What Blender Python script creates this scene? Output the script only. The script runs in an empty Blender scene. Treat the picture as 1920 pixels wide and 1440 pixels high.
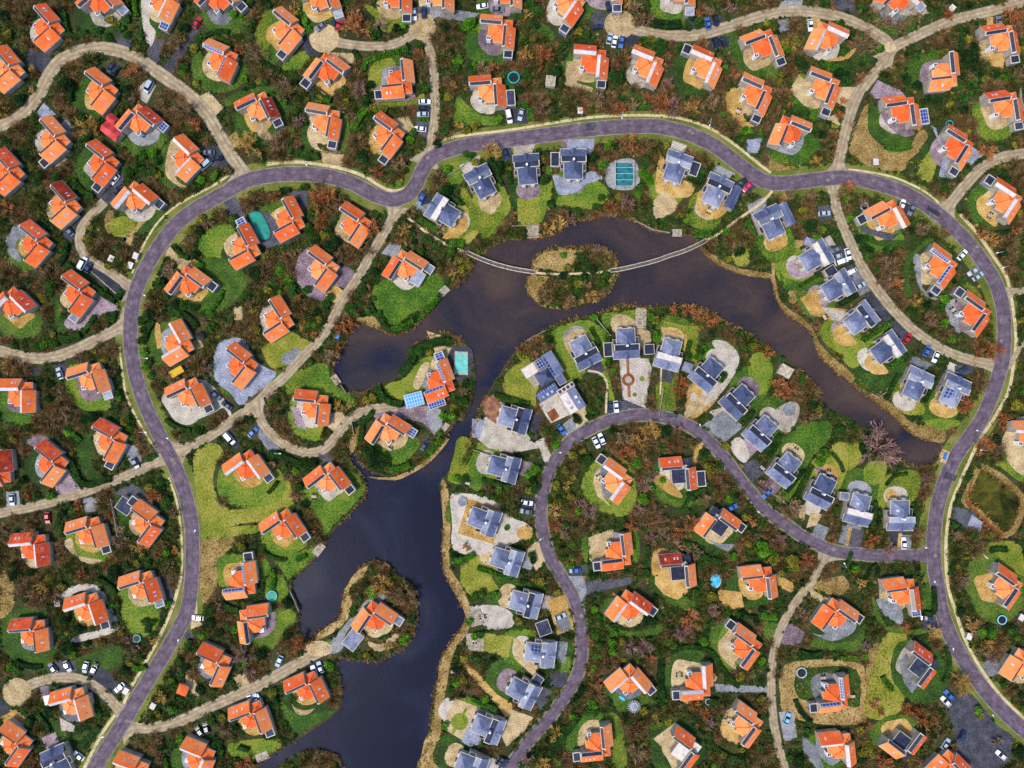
import bpy, math, random, numpy as np
from mathutils import Vector, Matrix
from mathutils.geometry import delaunay_2d_cdt, tessellate_polygon
R = math.radians
random.seed(7); rng = np.random.default_rng(11)
scene = bpy.context.scene
col = scene.collection

# ---------------------------------------------------------------- camera, sky, sun, exposure
HC = 270.0                                  # flying height, metres
MPP = 0.2                                   # plan metres per map unit (1920 x 1440 map)
cam_d = bpy.data.cameras.new('camera'); cam = bpy.data.objects.new('camera', cam_d); col.objects.link(cam)
cam.location = (0, 0, HC); cam.rotation_euler = (0, 0, 0)
cam_d.sensor_width = 36; cam_d.lens = 18 / (192.0 / HC); cam_d.clip_start = 1; cam_d.clip_end = 3000
scene.camera = cam
SUN_AZ = math.atan2(-0.80, -0.60); SUN_EL = R(59)
world = bpy.data.worlds.new('World'); scene.world = world; world.use_nodes = True
wn = world.node_tree; bg = wn.nodes['Background']
sky = wn.nodes.new('ShaderNodeTexSky'); sky.sky_type = 'NISHITA'; sky.sun_disc = False
sky.sun_elevation = SUN_EL; sky.sun_rotation = SUN_AZ
wn.links.new(sky.outputs[0], bg.inputs[0]); bg.inputs[1].default_value = 0.15
sd = bpy.data.lights.new('sun', 'SUN'); sd.energy = 2.5; sd.angle = R(12); sd.color = (1.0, 0.93, 0.84)
so = bpy.data.objects.new('sun', sd); col.objects.link(so)
dirv = Vector((math.sin(SUN_AZ) * math.cos(SUN_EL), math.cos(SUN_AZ) * math.cos(SUN_EL), math.sin(SUN_EL)))
so.rotation_euler = dirv.to_track_quat('Z', 'Y').to_euler(); so.location = (0, 0, 300)
vs = scene.view_settings; vs.view_transform = 'Standard'; vs.look = 'None'; vs.gamma = 1; vs.exposure = 0.5
vs.use_curve_mapping = False

# ---------------------------------------------------------------- plan coordinates
def W(px, py, z=0.0):
    k = (HC - z) / HC
    return ((px - 960) * MPP * k, (720 - py) * MPP * k)
def TP(t, x, y):                            # t = 'cr' map sheet column/row, 4 units per map unit
    return (int(t[0]) * 480 + x / 4.0, int(t[1]) * 360 + y / 4.0)
def pts(t, s):
    out = []
    for w in s.split():
        a, b = w.split(','); a = float(a); b = float(b)
        out.append(TP(t, a, b) if t else (a, b))
    return out
def smooth(P, closed=True, n=5):
    m = len(P); out = []
    for i in range(m if closed else m - 1):
        p0 = P[(i - 1) % m] if closed or i > 0 else P[0]
        p1 = P[i]; p2 = P[(i + 1) % m]
        p3 = P[(i + 2) % m] if closed or i + 2 < m else P[m - 1]
        for k in range(n):
            t = k / n
            out.append(tuple(0.5 * ((2 * p1[j]) + (-p0[j] + p2[j]) * t + (2 * p0[j] - 5 * p1[j] + 4 * p2[j] - p3[j]) * t * t
                                    + (-p0[j] + 3 * p1[j] - 3 * p2[j] + p3[j]) * t ** 3) for j in (0, 1)))
    if not closed: out.append(tuple(P[-1]))
    return out
def ell(cx, cy, rx, ry, a=0, n=26):
    a = R(a); o = []
    for i in range(n):
        t = 2 * math.pi * i / n
        x = rx * math.cos(t); y = ry * math.sin(t)
        o.append((cx + x * math.cos(a) - y * math.sin(a), cy + x * math.sin(a) + y * math.cos(a)))
    return o

# ---------------------------------------------------------------- materials
def srgb(h):
    c = [int(h[i:i + 2], 16) / 255 for i in (0, 2, 4)]
    return tuple((v / 12.92 if v <= 0.04045 else ((v + 0.055) / 1.055) ** 2.4) for v in c) + (1,)
def newmat(name):
    m = bpy.data.materials.new(name); m.use_nodes = True
    return m, m.node_tree, m.node_tree.nodes['Principled BSDF']
def noise_mat(name, stops, scale=1.0, detail=4, rough=0.9, scale2=None, mix2=0.35, stops2=None, bump=0.0, rnd=0.0, island=0.0, spec=0.3, metal=0.0, dist=0.0, coord='pos'):
    """colour ramp driven by noise over the real position; optional second finer noise; optional per-object / per-clump variation"""
    m, nt, b = newmat(name); N = nt.nodes.new; L = nt.links.new
    if coord == 'pos': geo = N('ShaderNodeNewGeometry'); src = geo.outputs['Position']
    else: src = N('ShaderNodeTexCoord').outputs['Object']; geo = N('ShaderNodeNewGeometry')
    n1 = N('ShaderNodeTexNoise'); n1.inputs['Scale'].default_value = scale; n1.inputs['Detail'].default_value = detail
    n1.inputs['Distortion'].default_value = dist; L(src, n1.inputs['Vector'])
    fac = n1.outputs['Fac']
    if scale2:
        n2 = N('ShaderNodeTexNoise'); n2.inputs['Scale'].default_value = scale2; n2.inputs['Detail'].default_value = 3; L(src, n2.inputs['Vector'])
        mx = N('ShaderNodeMix'); mx.inputs[0].default_value = mix2; L(fac, mx.inputs[2]); L(n2.outputs['Fac'], mx.inputs[3]); fac = mx.outputs[0]
    if island:
        ma = N('ShaderNodeMath'); ma.operation = 'MULTIPLY_ADD'; L(geo.outputs['Random Per Island'], ma.inputs[0])
        ma.inputs[1].default_value = island; su = N('ShaderNodeMath'); su.operation = 'SUBTRACT'; L(fac, su.inputs[0]); su.inputs[1].default_value = island / 2
        L(su.outputs[0], ma.inputs[2]); fac = ma.outputs[0]
    if rnd:
        oi = N('ShaderNodeObjectInfo'); ma = N('ShaderNodeMath'); ma.operation = 'MULTIPLY_ADD'; L(oi.outputs['Random'], ma.inputs[0])
        ma.inputs[1].default_value = rnd; su = N('ShaderNodeMath'); su.operation = 'SUBTRACT'; L(fac, su.inputs[0]); su.inputs[1].default_value = rnd / 2
        L(su.outputs[0], ma.inputs[2]); fac = ma.outputs[0]
    cr = N('ShaderNodeValToRGB'); L(fac, cr.inputs[0]); e = cr.color_ramp.elements
    while len(e) > 1: e.remove(e[-1])
    e[0].position = stops[0][0]; e[0].color = srgb(stops[0][1])
    for p, h in stops[1:]:
        q = e.new(p); q.color = srgb(h)
    L(cr.outputs[0], b.inputs['Base Color'])
    b.inputs['Roughness'].default_value = rough; b.inputs['Specular IOR Level'].default_value = spec; b.inputs['Metallic'].default_value = metal
    if bump:
        bp = N('ShaderNodeBump'); bp.inputs['Strength'].default_value = 1; bp.inputs['Distance'].default_value = bump
        nb = N('ShaderNodeTexNoise'); nb.inputs['Scale'].default_value = (scale2 or scale * 3); nb.inputs['Detail'].default_value = 4; L(src, nb.inputs['Vector'])
        L(nb.outputs['Fac'], bp.inputs['Height']); L(bp.outputs[0], b.inputs['Normal'])
    return m
def two(a, b, lo=.35, hi=.65): return [(lo, a), (hi, b)]
M = {}
M['soil'] = noise_mat('garden_soil', [(.32, '14180a'), (.42, '2c2c14'), (.50, '2e3c14'), (.57, '483c22'), (.66, '645434')], .12, 8, scale2=1.6, mix2=.5, bump=.3)
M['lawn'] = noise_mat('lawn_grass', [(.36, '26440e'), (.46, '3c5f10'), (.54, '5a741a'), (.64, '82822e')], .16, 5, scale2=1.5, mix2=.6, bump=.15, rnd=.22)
M['lawn_dark'] = noise_mat('dark_lawn_grass', [(.36, '1c300a'), (.48, '2c4a0e'), (.58, '445e14'), (.68, '66702a')], .2, 5, scale2=1.5, mix2=.6, bump=.15, rnd=.2)  # deeper green grass tone for the darker lawns
M['lawn_olive'] = noise_mat('mossy_lawn_grass', [(.36, '3a5010'), (.45, '586a16'), (.55, '7c7c22'), (.66, '9c9048')], .16, 5, scale2=1.5, mix2=.6, bump=.15, rnd=.2)
M['dry'] = noise_mat('dry_grass', [(.34, '54441e'), (.46, '806a38'), (.56, 'a48854'), (.66, 'bca478')], .2, 6, scale2=1.8, mix2=.6, bump=.2, rnd=.1)
M['verge'] = noise_mat('verge_grass', [(.30, '344814'), (.45, '54601c'), (.56, '727430'), (.70, '948c58')], .12, 6, scale2=2.4, mix2=.5, bump=.1)
M['sand'] = noise_mat('sandy_gravel', [(.36, '7c6844'), (.5, 'ac946c'), (.64, 'ccb890')], .3, 8, scale2=2.4, mix2=.6, rnd=.1)
M['golden'] = noise_mat('golden_gravel', [(.36, '7c5c28'), (.5, 'b08a48'), (.64, 'ccac70')], .3, 8, scale2=2.4, mix2=.6, rnd=.1)
M['pale'] = noise_mat('pale_gravel', [(.36, '80766a'), (.5, 'aaa092'), (.64, 'c8beb0')], .3, 8, scale2=2.4, mix2=.6, rnd=.12)
M['asph'] = noise_mat('dark_driveway_paving', [(.36, '24242e'), (.5, '3a3a44'), (.64, '5c5a60')], .3, 8, scale2=2.2, mix2=.6, rnd=.15)
M['grey'] = noise_mat('grey_paving', [(.36, '50545a'), (.5, '787a7e'), (.64, 'a09e9e')], .3, 8, scale2=2.2, mix2=.6, rnd=.15)
M['cobble'] = noise_mat('blue_grey_cobbles', [(.36, '585c70'), (.5, '868a9c'), (.64, 'aeb0be')], .3, 8, scale2=2.4, mix2=.6)
M['brick'] = noise_mat('purple_brown_clinker', [(.36, '50404a'), (.5, '7c6870'), (.64, 'a4929a')], .3, 8, scale2=2.2, mix2=.6, rnd=.15)
M['rustbed'] = noise_mat('leaf_litter', [(.3, '3c2010'), (.5, '7a4420'), (.7, 'a87040')], .3, 6, scale2=3, mix2=.5, bump=.1)
M['wood'] = noise_mat('weathered_boards', [(.3, '7c705e'), (.5, 'a89a84'), (.7, 'c4b8a4')], 1.2, 4, rough=.8, rnd=.15)
M['deckwood'] = noise_mat('dark_damp_boards', [(.3, '4c4238'), (.7, '7c6e5e')], 1.2, 4, rough=.8)
M['wall'] = noise_mat('pale_plaster', [(.3, '90867a'), (.7, 'b8aea0')], .5, 4, rough=.85, rnd=.1)
M['trim'] = noise_mat('painted_trim', [(.3, 'a8a096'), (.7, 'ccc4b8')], 1.0, 2, rough=.6)
M['flat_dark'] = noise_mat('dark_bitumen_roof', [(.3, '181c2c'), (.5, '262b40'), (.7, '3e445c')], .5, 6, scale2=4, mix2=.4, rough=.8, rnd=.2)
M['flat_grey'] = noise_mat('grey_bitumen_roof', [(.3, '565c6c'), (.5, '7a8094'), (.7, 'a0a6b4')], .5, 6, scale2=4, mix2=.4, rough=.8, rnd=.3)
M['flat_pale'] = noise_mat('pale_gravel_roof', [(.3, 'b0a49c'), (.5, 'cfc4bc'), (.7, 'e0d8d0')], .6, 6, scale2=4, mix2=.4, rough=.85, rnd=.1)
M['white'] = noise_mat('white_paint', [(.3, 'dcdcdc'), (.7, 'f0f0f0')], 1, 2, rough=.4)
M['black'] = noise_mat('black_fabric', [(.3, '101216'), (.7, '20242c')], 1, 2, rough=.6)
M['teal'] = noise_mat('teal_cover', [(.3, '0a6c62'), (.7, '1c947e')], .5, 3, rough=.5)
M['aqua'] = noise_mat('aqua_cover', [(.3, '46a8a0'), (.7, '6cc4ba')], .5, 3, rough=.5)
M['poolblue'] = noise_mat('pool_water', [(.3, '28a0d0'), (.7, '60c8f0')], .6, 3, rough=.1)
M['poolteal'] = noise_mat('covered_pool_water', [(.3, '1a5860'), (.7, '34808a')], .6, 3, rough=.15)
M['ringteal'] = noise_mat('teal_padding', two('189090', '28b0a8'), 1, 2, rough=.5)
M['ringblue'] = noise_mat('pale_blue_padding', two('70b8d8', '98d0e8'), 1, 2, rough=.5)
M['ringgrey'] = noise_mat('grey_padding', two('9098a8', 'b8c0cc'), 1, 2, rough=.5)
M['yellow'] = noise_mat('yellow_canvas', two('b08c18', 'd0a820'), 1, 2, rough=.7)
M['redroof'] = noise_mat('red_sheet_roof', two('a82c30', 'd04a4c'), .5, 3, rough=.6)
M['terra'] = noise_mat('terracotta_paving', two('6c4430', '9c6c50'), .6, 4, rough=.8)
M['stone'] = noise_mat('boulder_stone', two('908880', 'c0b8b0'), .8, 4, rough=.9)
M['infoblue'] = noise_mat('blue_sign_paint', two('2868c0', '3880e0'), 1, 2, rough=.4)
M['metal'] = noise_mat('galvanised_metal', two('a8acb0', 'd0d4d8'), 1, 2, rough=.4, metal=.3)
M['bark'] = noise_mat('bark', two('4a3c30', '7a6858'), 2, 4, rough=.95)

def tile_mat(name, stops, sc=.22, roughn=.75):
    m = noise_mat(name, stops, sc, 5, rough=roughn, scale2=1.1, mix2=.4, rnd=.4, coord='obj')
    nt = m.node_tree; b = nt.nodes['Principled BSDF']; N = nt.nodes.new; L = nt.links.new
    tc = N('ShaderNodeTexCoord'); br = N('ShaderNodeTexBrick'); br.inputs['Scale'].default_value = 2.2
    br.inputs['Mortar Size'].default_value = .03; br.inputs['Color1'].default_value = (1, 1, 1, 1); br.inputs['Color2'].default_value = (.78, .78, .78, 1)
    br.inputs['Mortar'].default_value = (.5, .5, .5, 1); L(tc.outputs['Object'], br.inputs['Vector'])
    old = b.inputs['Base Color'].links[0].from_socket; mx = N('ShaderNodeMix'); mx.data_type = 'RGBA'; mx.blend_type = 'MULTIPLY'
    mx.inputs[0].default_value = .5; L(old, mx.inputs[6]); L(br.outputs['Color'], mx.inputs[7]); L(mx.outputs[2], b.inputs['Base Color'])
    return m
M['tile'] = tile_mat('orange_roof_tiles', [(.30, 'ea5e24'), (.5, 'fb7c38'), (.7, 'ff9a58')])
M['tile_red'] = tile_mat('weathered_red_roof_tiles', [(.30, '902c14'), (.46, 'c84422'), (.56, 'e4542a'), (.7, 'f46c38')], .45)
M['slate'] = tile_mat('blue_slate_roof', [(.30, '465070'), (.5, '666e8e'), (.7, '9296ac')])
def pv_mat(name, c1, c2, line):
    m, nt, b = newmat(name); N = nt.nodes.new; L = nt.links.new
    tc = N('ShaderNodeTexCoord'); br = N('ShaderNodeTexBrick'); br.offset = 0; br.inputs['Scale'].default_value = 1.0
    br.inputs['Brick Width'].default_value = 1.0; br.inputs['Row Height'].default_value = 1.3; br.inputs['Mortar Size'].default_value = .07
    br.inputs['Color1'].default_value = srgb(c1); br.inputs['Color2'].default_value = srgb(c2); br.inputs['Mortar'].default_value = srgb(line)
    L(tc.outputs['Object'], br.inputs['Vector']); L(br.outputs['Color'], b.inputs['Base Color']); b.inputs['Roughness'].default_value = .25
    return m
M['pv'] = pv_mat('solar_cells', '1c3470', '283c80', 'a8b0c8')
M['pv_light'] = pv_mat('pale_solar_cells', '3c8cc8', '4a98d4', 'c8d8e8')
M['band_dark'] = noise_mat('dark_glazing', [(.3, '1c1c28'), (.7, '38384a')], 1.2, 4, rough=.3, spec=.5)
M['band_pale'] = noise_mat('pale_cladding', [(.3, 'b0a8b0'), (.7, 'd4ccd0')], .8, 4, rough=.6)
M['glass'] = noise_mat('skylight_glass', [(.3, '9090a8'), (.7, 'd0d0e0')], .5, 2, rough=.15, rnd=.6)
M['carglass'] = noise_mat('car_glass', two('0c1018', '1c2430'), 1, 2, rough=.1, spec=.6)
M['tyre'] = noise_mat('tyre_rubber', two('0c0c0c', '181818'), 1, 2)
CARC = dict(white='e8ecf0', silver='a8b4c0', grey='68727e', dark='1c222c', navy='1c2c50', blue='3868b0', lightblue='88b8d8', red='c01828', pink='e03060')
for k, h in CARC.items():
    m, nt, b = newmat(k + '_car_paint'); b.inputs['Base Color'].default_value = srgb(h); b.inputs['Roughness'].default_value = .28
    b.inputs['Coat Weight'].default_value = .6
    nn = nt.nodes.new('ShaderNodeTexNoise'); nn.inputs['Scale'].default_value = 1.5
    mr = nt.nodes.new('ShaderNodeMapRange'); mr.inputs[3].default_value = .22; mr.inputs[4].default_value = .42
    nt.links.new(nn.outputs['Fac'], mr.inputs[0]); nt.links.new(mr.outputs[0], b.inputs['Roughness']); M['car_' + k] = m
def leaf_mat(name, stops):
    stops = [(p, ''.join('%02x' % int(int(h[i:i + 2], 16) * .88) for i in (0, 2, 4))) for p, h in stops]
    return noise_mat(name, stops, .45, 3, rough=.8, island=.3, rnd=.12, spec=.15, scale2=1.4, mix2=.3)
M['lf_green'] = leaf_mat('evergreen_leaves', [(.25, '142a0a'), (.42, '204210'), (.58, '365c18'), (.75, '4c7828')])
M['lf_bright'] = leaf_mat('bright_green_leaves', [(.25, '244c0a'), (.45, '3c700e'), (.6, '548c16'), (.75, '74a828')])
M['lf_dark'] = leaf_mat('dark_green_leaves', [(.25, '081806'), (.5, '16340e'), (.75, '305c1c')])
M['lf_olive'] = leaf_mat('olive_leaves', [(.25, '343c10'), (.45, '646418'), (.6, '8c8428'), (.75, 'b0a040')])
M['lf_rust'] = leaf_mat('rust_twigs', [(.25, '6c3818'), (.45, 'a85c30'), (.6, 'd08850'), (.75, 'e8b080')])
M['lf_pink'] = leaf_mat('pinkish_twigs', [(.25, '684840'), (.45, '947068'), (.6, 'b48c80'), (.75, 'd4b0a0')])
M['lf_gold'] = leaf_mat('golden_twigs', [(.25, '7c5420'), (.45, 'b88838'), (.6, 'd8b060'), (.75, 'f0d498')])
M['lf_brown'] = leaf_mat('brown_twigs', [(.25, '4c3820'), (.45, '806040'), (.6, 'a88a64'), (.75, 'd0b490')])
M['lf_edge'] = leaf_mat('lawn_edge_grass', [(.25, '263c0a'), (.45, '44580e'), (.6, '6c7418'), (.75, '8c8830')])
M['thicket'] = leaf_mat('brown_thicket_twigs', [(.25, '3a2c18'), (.40, '5e4a2a'), (.50, '6e5c30'), (.60, '8c6a44'), (.75, 'a88c68')])
M['thicket_rust'] = leaf_mat('russet_thicket_twigs', [(.25, '442a18'), (.42, '744a2a'), (.55, '94663c'), (.75, 'b89064')])
M['thicket_olive'] = leaf_mat('olive_thicket_twigs', [(.25, '2a3010'), (.42, '46501a'), (.56, '6c6a30'), (.75, '949058')])
M['reed'] = leaf_mat('dry_reeds', [(.25, '704818'), (.45, 'b08038'), (.6, 'd0a45c'), (.75, 'e8c890')])

# water: silt-brown arm in the north, deep blue in the south
def water_mat(name, green=False):
    m, nt, b = newmat(name); N = nt.nodes.new; L = nt.links.new
    g = N('ShaderNodeNewGeometry'); sx = N('ShaderNodeSeparateXYZ'); L(g.outputs['Position'], sx.inputs[0])
    n1 = N('ShaderNodeTexNoise'); n1.inputs['Scale'].default_value = .03; n1.inputs['Detail'].default_value = 5; n1.inputs['Distortion'].default_value = 1.2; L(g.outputs['Position'], n1.inputs['Vector'])
    n2 = N('ShaderNodeTexNoise'); n2.inputs['Scale'].default_value = 1.3; n2.inputs['Detail'].default_value = 5; n2.inputs['Roughness'].default_value = .8; L(g.outputs['Position'], n2.inputs['Vector'])
    mr = N('ShaderNodeMapRange'); mr.inputs[1].default_value = -55; mr.inputs[2].default_value = 35; mr.inputs[3].default_value = -.28; mr.inputs[4].default_value = .12
    xa = N('ShaderNodeMath'); xa.operation = 'SUBTRACT'; L(sx.outputs[0], xa.inputs[0]); xa.inputs[1].default_value = 30
    xb = N('ShaderNodeMath'); xb.operation = 'MAXIMUM'; L(xa.outputs[0], xb.inputs[0]); xb.inputs[1].default_value = 0
    xc = N('ShaderNodeMath'); xc.operation = 'MULTIPLY_ADD'; L(xb.outputs[0], xc.inputs[0]); xc.inputs[1].default_value = .45; L(sx.outputs[1], xc.inputs[2]); L(xc.outputs[0], mr.inputs[0])
    a = N('ShaderNodeMath'); a.operation = 'ADD'; L(n1.outputs['Fac'], a.inputs[0]); L(mr.outputs[0], a.inputs[1])
    a2 = N('ShaderNodeMath'); a2.operation = 'MULTIPLY_ADD'; L(n2.outputs['Fac'], a2.inputs[0]); a2.inputs[1].default_value = .5; L(a.outputs[0], a2.inputs[2])
    cr = N('ShaderNodeValToRGB'); L(a2.outputs[0], cr.inputs[0]); e = cr.color_ramp.elements
    if green: n1.inputs['Scale'].default_value = .11; L(n1.outputs['Fac'], a2.inputs[2]); st = [(.60, '1a1c10'), (.72, '303412'), (.84, '4a481a'), (.95, '5c5820')]
    else: st = [(.46, '11162a'), (.60, '1a2036'), (.72, '2c2a32'), (.86, '3c3234'), (1.0, '4c3e38')]
    while len(e) > 1: e.remove(e[-1])
    e[0].position = st[0][0]; e[0].color = srgb(st[0][1])
    for p, h in st[1:]: e.new(p).color = srgb(h)
    L(cr.outputs[0], b.inputs['Base Color']); b.inputs['Roughness'].default_value = .35; b.inputs['Specular IOR Level'].default_value = .05
    w = N('ShaderNodeTexNoise'); w.inputs['Scale'].default_value = 2.2; w.inputs['Detail'].default_value = 4; L(g.outputs['Position'], w.inputs['Vector'])
    bp = N('ShaderNodeBump'); bp.inputs['Distance'].default_value = .05; L(w.outputs['Fac'], bp.inputs['Height']); L(bp.outputs[0], b.inputs['Normal'])
    return m
M['water'] = water_mat('lake_water'); M['pondwater'] = water_mat('algae_pond_water', True)

# roads: u runs across (0..1), v along in metres
def road_mat(name, c, line, tracks, brick=None):
    m, nt, b = newmat(name); N = nt.nodes.new; L = nt.links.new
    g = N('ShaderNodeNewGeometry'); uv = N('ShaderNodeUVMap'); uv.uv_map = 'road'; s = N('ShaderNodeSeparateXYZ'); L(uv.outputs[0], s.inputs[0])
    n1 = N('ShaderNodeTexNoise'); n1.inputs['Scale'].default_value = .35; n1.inputs['Detail'].default_value = 10; n1.inputs['Roughness'].default_value = .75; L(g.outputs['Position'], n1.inputs['Vector'])
    mp = N('ShaderNodeMapping'); mp.inputs['Scale'].default_value = (14, .25, 1); L(uv.outputs[0], mp.inputs['Vector'])
    n2 = N('ShaderNodeTexNoise'); n2.inputs['Scale'].default_value = 1; n2.inputs['Detail'].default_value = 4; L(mp.outputs[0], n2.inputs['Vector'])
    mx = N('ShaderNodeMix'); mx.inputs[0].default_value = tracks; L(n1.outputs['Fac'], mx.inputs[2]); L(n2.outputs['Fac'], mx.inputs[3])
    cr = N('ShaderNodeValToRGB'); L(mx.outputs[0], cr.inputs[0]); e = cr.color_ramp.elements
    e[0].position = .37; e[0].color = srgb(c[0]); e[1].position = .63; e[1].color = srgb(c[2]); q = e.new(.5); q.color = srgb(c[1])
    out = cr.outputs[0]
    # worn centre joint and gutter joints
    for pos, wd in line:
        d = N('ShaderNodeMath'); d.operation = 'SUBTRACT'; L(s.outputs[0], d.inputs[0]); d.inputs[1].default_value = pos
        ab = N('ShaderNodeMath'); ab.operation = 'ABSOLUTE'; L(d.outputs[0], ab.inputs[0])
        lt = N('ShaderNodeMath'); lt.operation = 'LESS_THAN'; L(ab.outputs[0], lt.inputs[0]); lt.inputs[1].default_value = wd
        fm = N('ShaderNodeMath'); fm.operation = 'MULTIPLY'; L(lt.outputs[0], fm.inputs[0]); L(n2.outputs['Fac'], fm.inputs[1])
        k = N('ShaderNodeMix'); k.data_type = 'RGBA'; L(fm.outputs[0], k.inputs[0]); L(out, k.inputs[6]); k.inputs[7].default_value = srgb(brick or '2c2430'); out = k.outputs[2]
    L(out, b.inputs['Base Color']); b.inputs['Roughness'].default_value = .85; b.inputs['Specular IOR Level'].default_value = .25
    return m
M['road'] = road_mat('purple_clinker_road', ('443a46', '5e505c', '7c6e78'), [(.5, .012), (.16, .01), (.84, .01)], .3)
M['lane'] = road_mat('sandy_lane', ('80705a', '9e8c70', 'bcac90'), [(.30, .06), (.70, .06)], .22, '7c6648')
M['kerb'] = noise_mat('pale_edging_stone', [(.3, '6e6458'), (.7, 'a0968a')], .5, 5)
M['path'] = noise_mat('path_gravel', [(.3, 'a08c64'), (.5, 'c0ac84'), (.7, 'd4c4a4')], .4, 5, scale2=3)
M['bank'] = noise_mat('muddy_bank', [(.3, '2c2014'), (.7, '6c5434')], .6, 5)

# ---------------------------------------------------------------- object helpers
REG = []                                     # things waiting for a label
def obj(name, mesh, parent=None, mat=None):
    o = bpy.data.objects.new(name, mesh); col.objects.link(o)
    if parent is not None: o.parent = parent
    if mat is not None and not mesh.materials: mesh.materials.append(mat)
    return o
def mesh_of(name, V, F, mat=None):
    me = bpy.data.meshes.new(name); me.from_pydata([tuple(v) for v in V], [], F); me.update()
    if mat is not None: me.materials.append(mat)
    return me
def quads_mesh(name, P, mat):                # P: (n,4,3) array of separate quads
    n = len(P); me = bpy.data.meshes.new(name)
    me.vertices.add(n * 4); me.vertices.foreach_set('co', np.ascontiguousarray(P, dtype=np.float32).ravel())
    me.loops.add(n * 4); me.loops.foreach_set('vertex_index', np.arange(n * 4, dtype=np.int32))
    me.polygons.add(n); me.polygons.foreach_set('loop_start', np.arange(0, n * 4, 4, dtype=np.int32))
    me.update(calc_edges=True); me.materials.append(mat)
    return me
class MB:
    def __init__(s): s.V = []; s.F = []
    def prism(s, poly, z0, z1):              # poly CCW list of (x,y)
        a = sum(poly[i][0] * poly[(i + 1) % len(poly)][1] - poly[(i + 1) % len(poly)][0] * poly[i][1] for i in range(len(poly)))
        if a < 0: poly = poly[::-1]
        n = len(poly); b = len(s.V)
        s.V += [(x, y, z0) for x, y in poly] + [(x, y, z1) for x, y in poly]
        s.F += [list(range(b + n - 1, b - 1, -1)), list(range(b + n, b + 2 * n))]
        s.F += [[b + i, b + (i + 1) % n, b + n + (i + 1) % n, b + n + i] for i in range(n)]
        return s
    def box(s, x0, x1, y0, y1, z0, z1): return s.prism([(x0, y0), (x1, y0), (x1, y1), (x0, y1)], z0, z1)
    def slab(s, P3, t):                      # 3D polygon, thickened straight down
        n = len(P3); b = len(s.V)
        a = sum(P3[i][0] * P3[(i + 1) % n][1] - P3[(i + 1) % n][0] * P3[i][1] for i in range(n))
        if a < 0: P3 = P3[::-1]
        s.V += [(x, y, z - t) for x, y, z in P3] + list(P3)
        s.F += [list(range(b + n - 1, b - 1, -1)), list(range(b + n, b + 2 * n))]
        s.F += [[b + i, b + (i + 1) % n, b + n + (i + 1) % n, b + n + i] for i in range(n)]
        return s
    def tube(s, p, q, r0, r1=None, n=6):
        r1 = r0 if r1 is None else r1; p = Vector(p); q = Vector(q); d = (q - p)
        if d.length < 1e-6: return s
        d.normalize(); a = d.orthogonal().normalized(); c = d.cross(a); b = len(s.V)
        for c0, r in ((p, r0), (q, r1)):
            for i in range(n):
                t = 2 * math.pi * i / n; s.V.append(tuple(c0 + (a * math.cos(t) + c * math.sin(t)) * r))
        s.F += [[b + i, b + (i + 1) % n, b + n + (i + 1) % n, b + n + i] for i in range(n)]
        s.F += [list(range(b + n - 1, b - 1, -1)), list(range(b + n, b + 2 * n))]
        return s
    def lathe(s, prof, n=24, cx=0, cy=0, cap=True):    # prof: list of (r,z)
        b = len(s.V)
        for r, z in prof:
            for i in range(n):
                t = 2 * math.pi * i / n; s.V.append((cx + r * math.cos(t), cy + r * math.sin(t), z))
        for k in range(len(prof) - 1):
            for i in range(n):
                s.F.append([b + k * n + i, b + k * n + (i + 1) % n, b + (k + 1) * n + (i + 1) % n, b + (k + 1) * n + i])
        if cap: s.F.append([b + (len(prof) - 1) * n + i for i in range(n)])
        return s
    def mesh(s, name, mat): return mesh_of(name, s.V, s.F, mat)
MC = {}
def cmesh(key, fn):
    if key not in MC: MC[key] = fn()
    return MC[key]
def thing(name, px, py, look, cat, group=None, z=0, th=0, zc=None, mesh=None, base=0.0):
    """a thing's base: Empty (or one mesh) at its plan place; th = clockwise turn on the map"""
    o = bpy.data.objects.new(name, mesh); col.objects.link(o)
    x, y = W(px, py, zc if zc is not None else z)
    o.location = (x, y, base); o.rotation_euler = (0, 0, -R(th))
    o['category'] = cat
    if group: o['group'] = group
    REG.append((o, px, py, look)); return o
def structure(name, me):
    o = obj(name, me); o['kind'] = 'structure'; return o

# ---------------------------------------------------------------- occupancy map (0.5 m cells) used to keep planting off paving, lawns, houses, water
GW, GH, GC = 860, 660, 0.5
occ = np.zeros((GH, GW), bool)               # anything that plants must avoid
lawnm = np.zeros((GH, GW), bool)
gx = (np.arange(GW) + .5) * GC - GW * GC / 2; gy = (np.arange(GH) + .5) * GC - GH * GC / 2
def raster(mask, P, val=True):               # P in metres
    P = np.array(P); x0, y0 = P.min(0); x1, y1 = P.max(0)
    i0 = max(0, int((x0 + GW * GC / 2) / GC)); i1 = min(GW, int((x1 + GW * GC / 2) / GC) + 2)
    j0 = max(0, int((y0 + GH * GC / 2) / GC)); j1 = min(GH, int((y1 + GH * GC / 2) / GC) + 2)
    if i1 <= i0 or j1 <= j0: return
    X, Y = np.meshgrid(gx[i0:i1], gy[j0:j1]); ins = np.zeros(X.shape, bool)
    n = len(P)
    for k in range(n):
        ax, ay = P[k]; bx, by = P[(k + 1) % n]
        if ay == by: continue
        c = ((ay > Y) != (by > Y)) & (X < (bx - ax) * (Y - ay) / (by - ay) + ax); ins ^= c
    mask[j0:j1, i0:i1][ins] = val
def isocc(x, y, m=None):
    m = occ if m is None else m
    i = int((x + GW * GC / 2) / GC); j = int((y + GH * GC / 2) / GC)
    if i < 0 or j < 0 or i >= GW or j >= GH: return False
    return bool(m[j, i])
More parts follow.
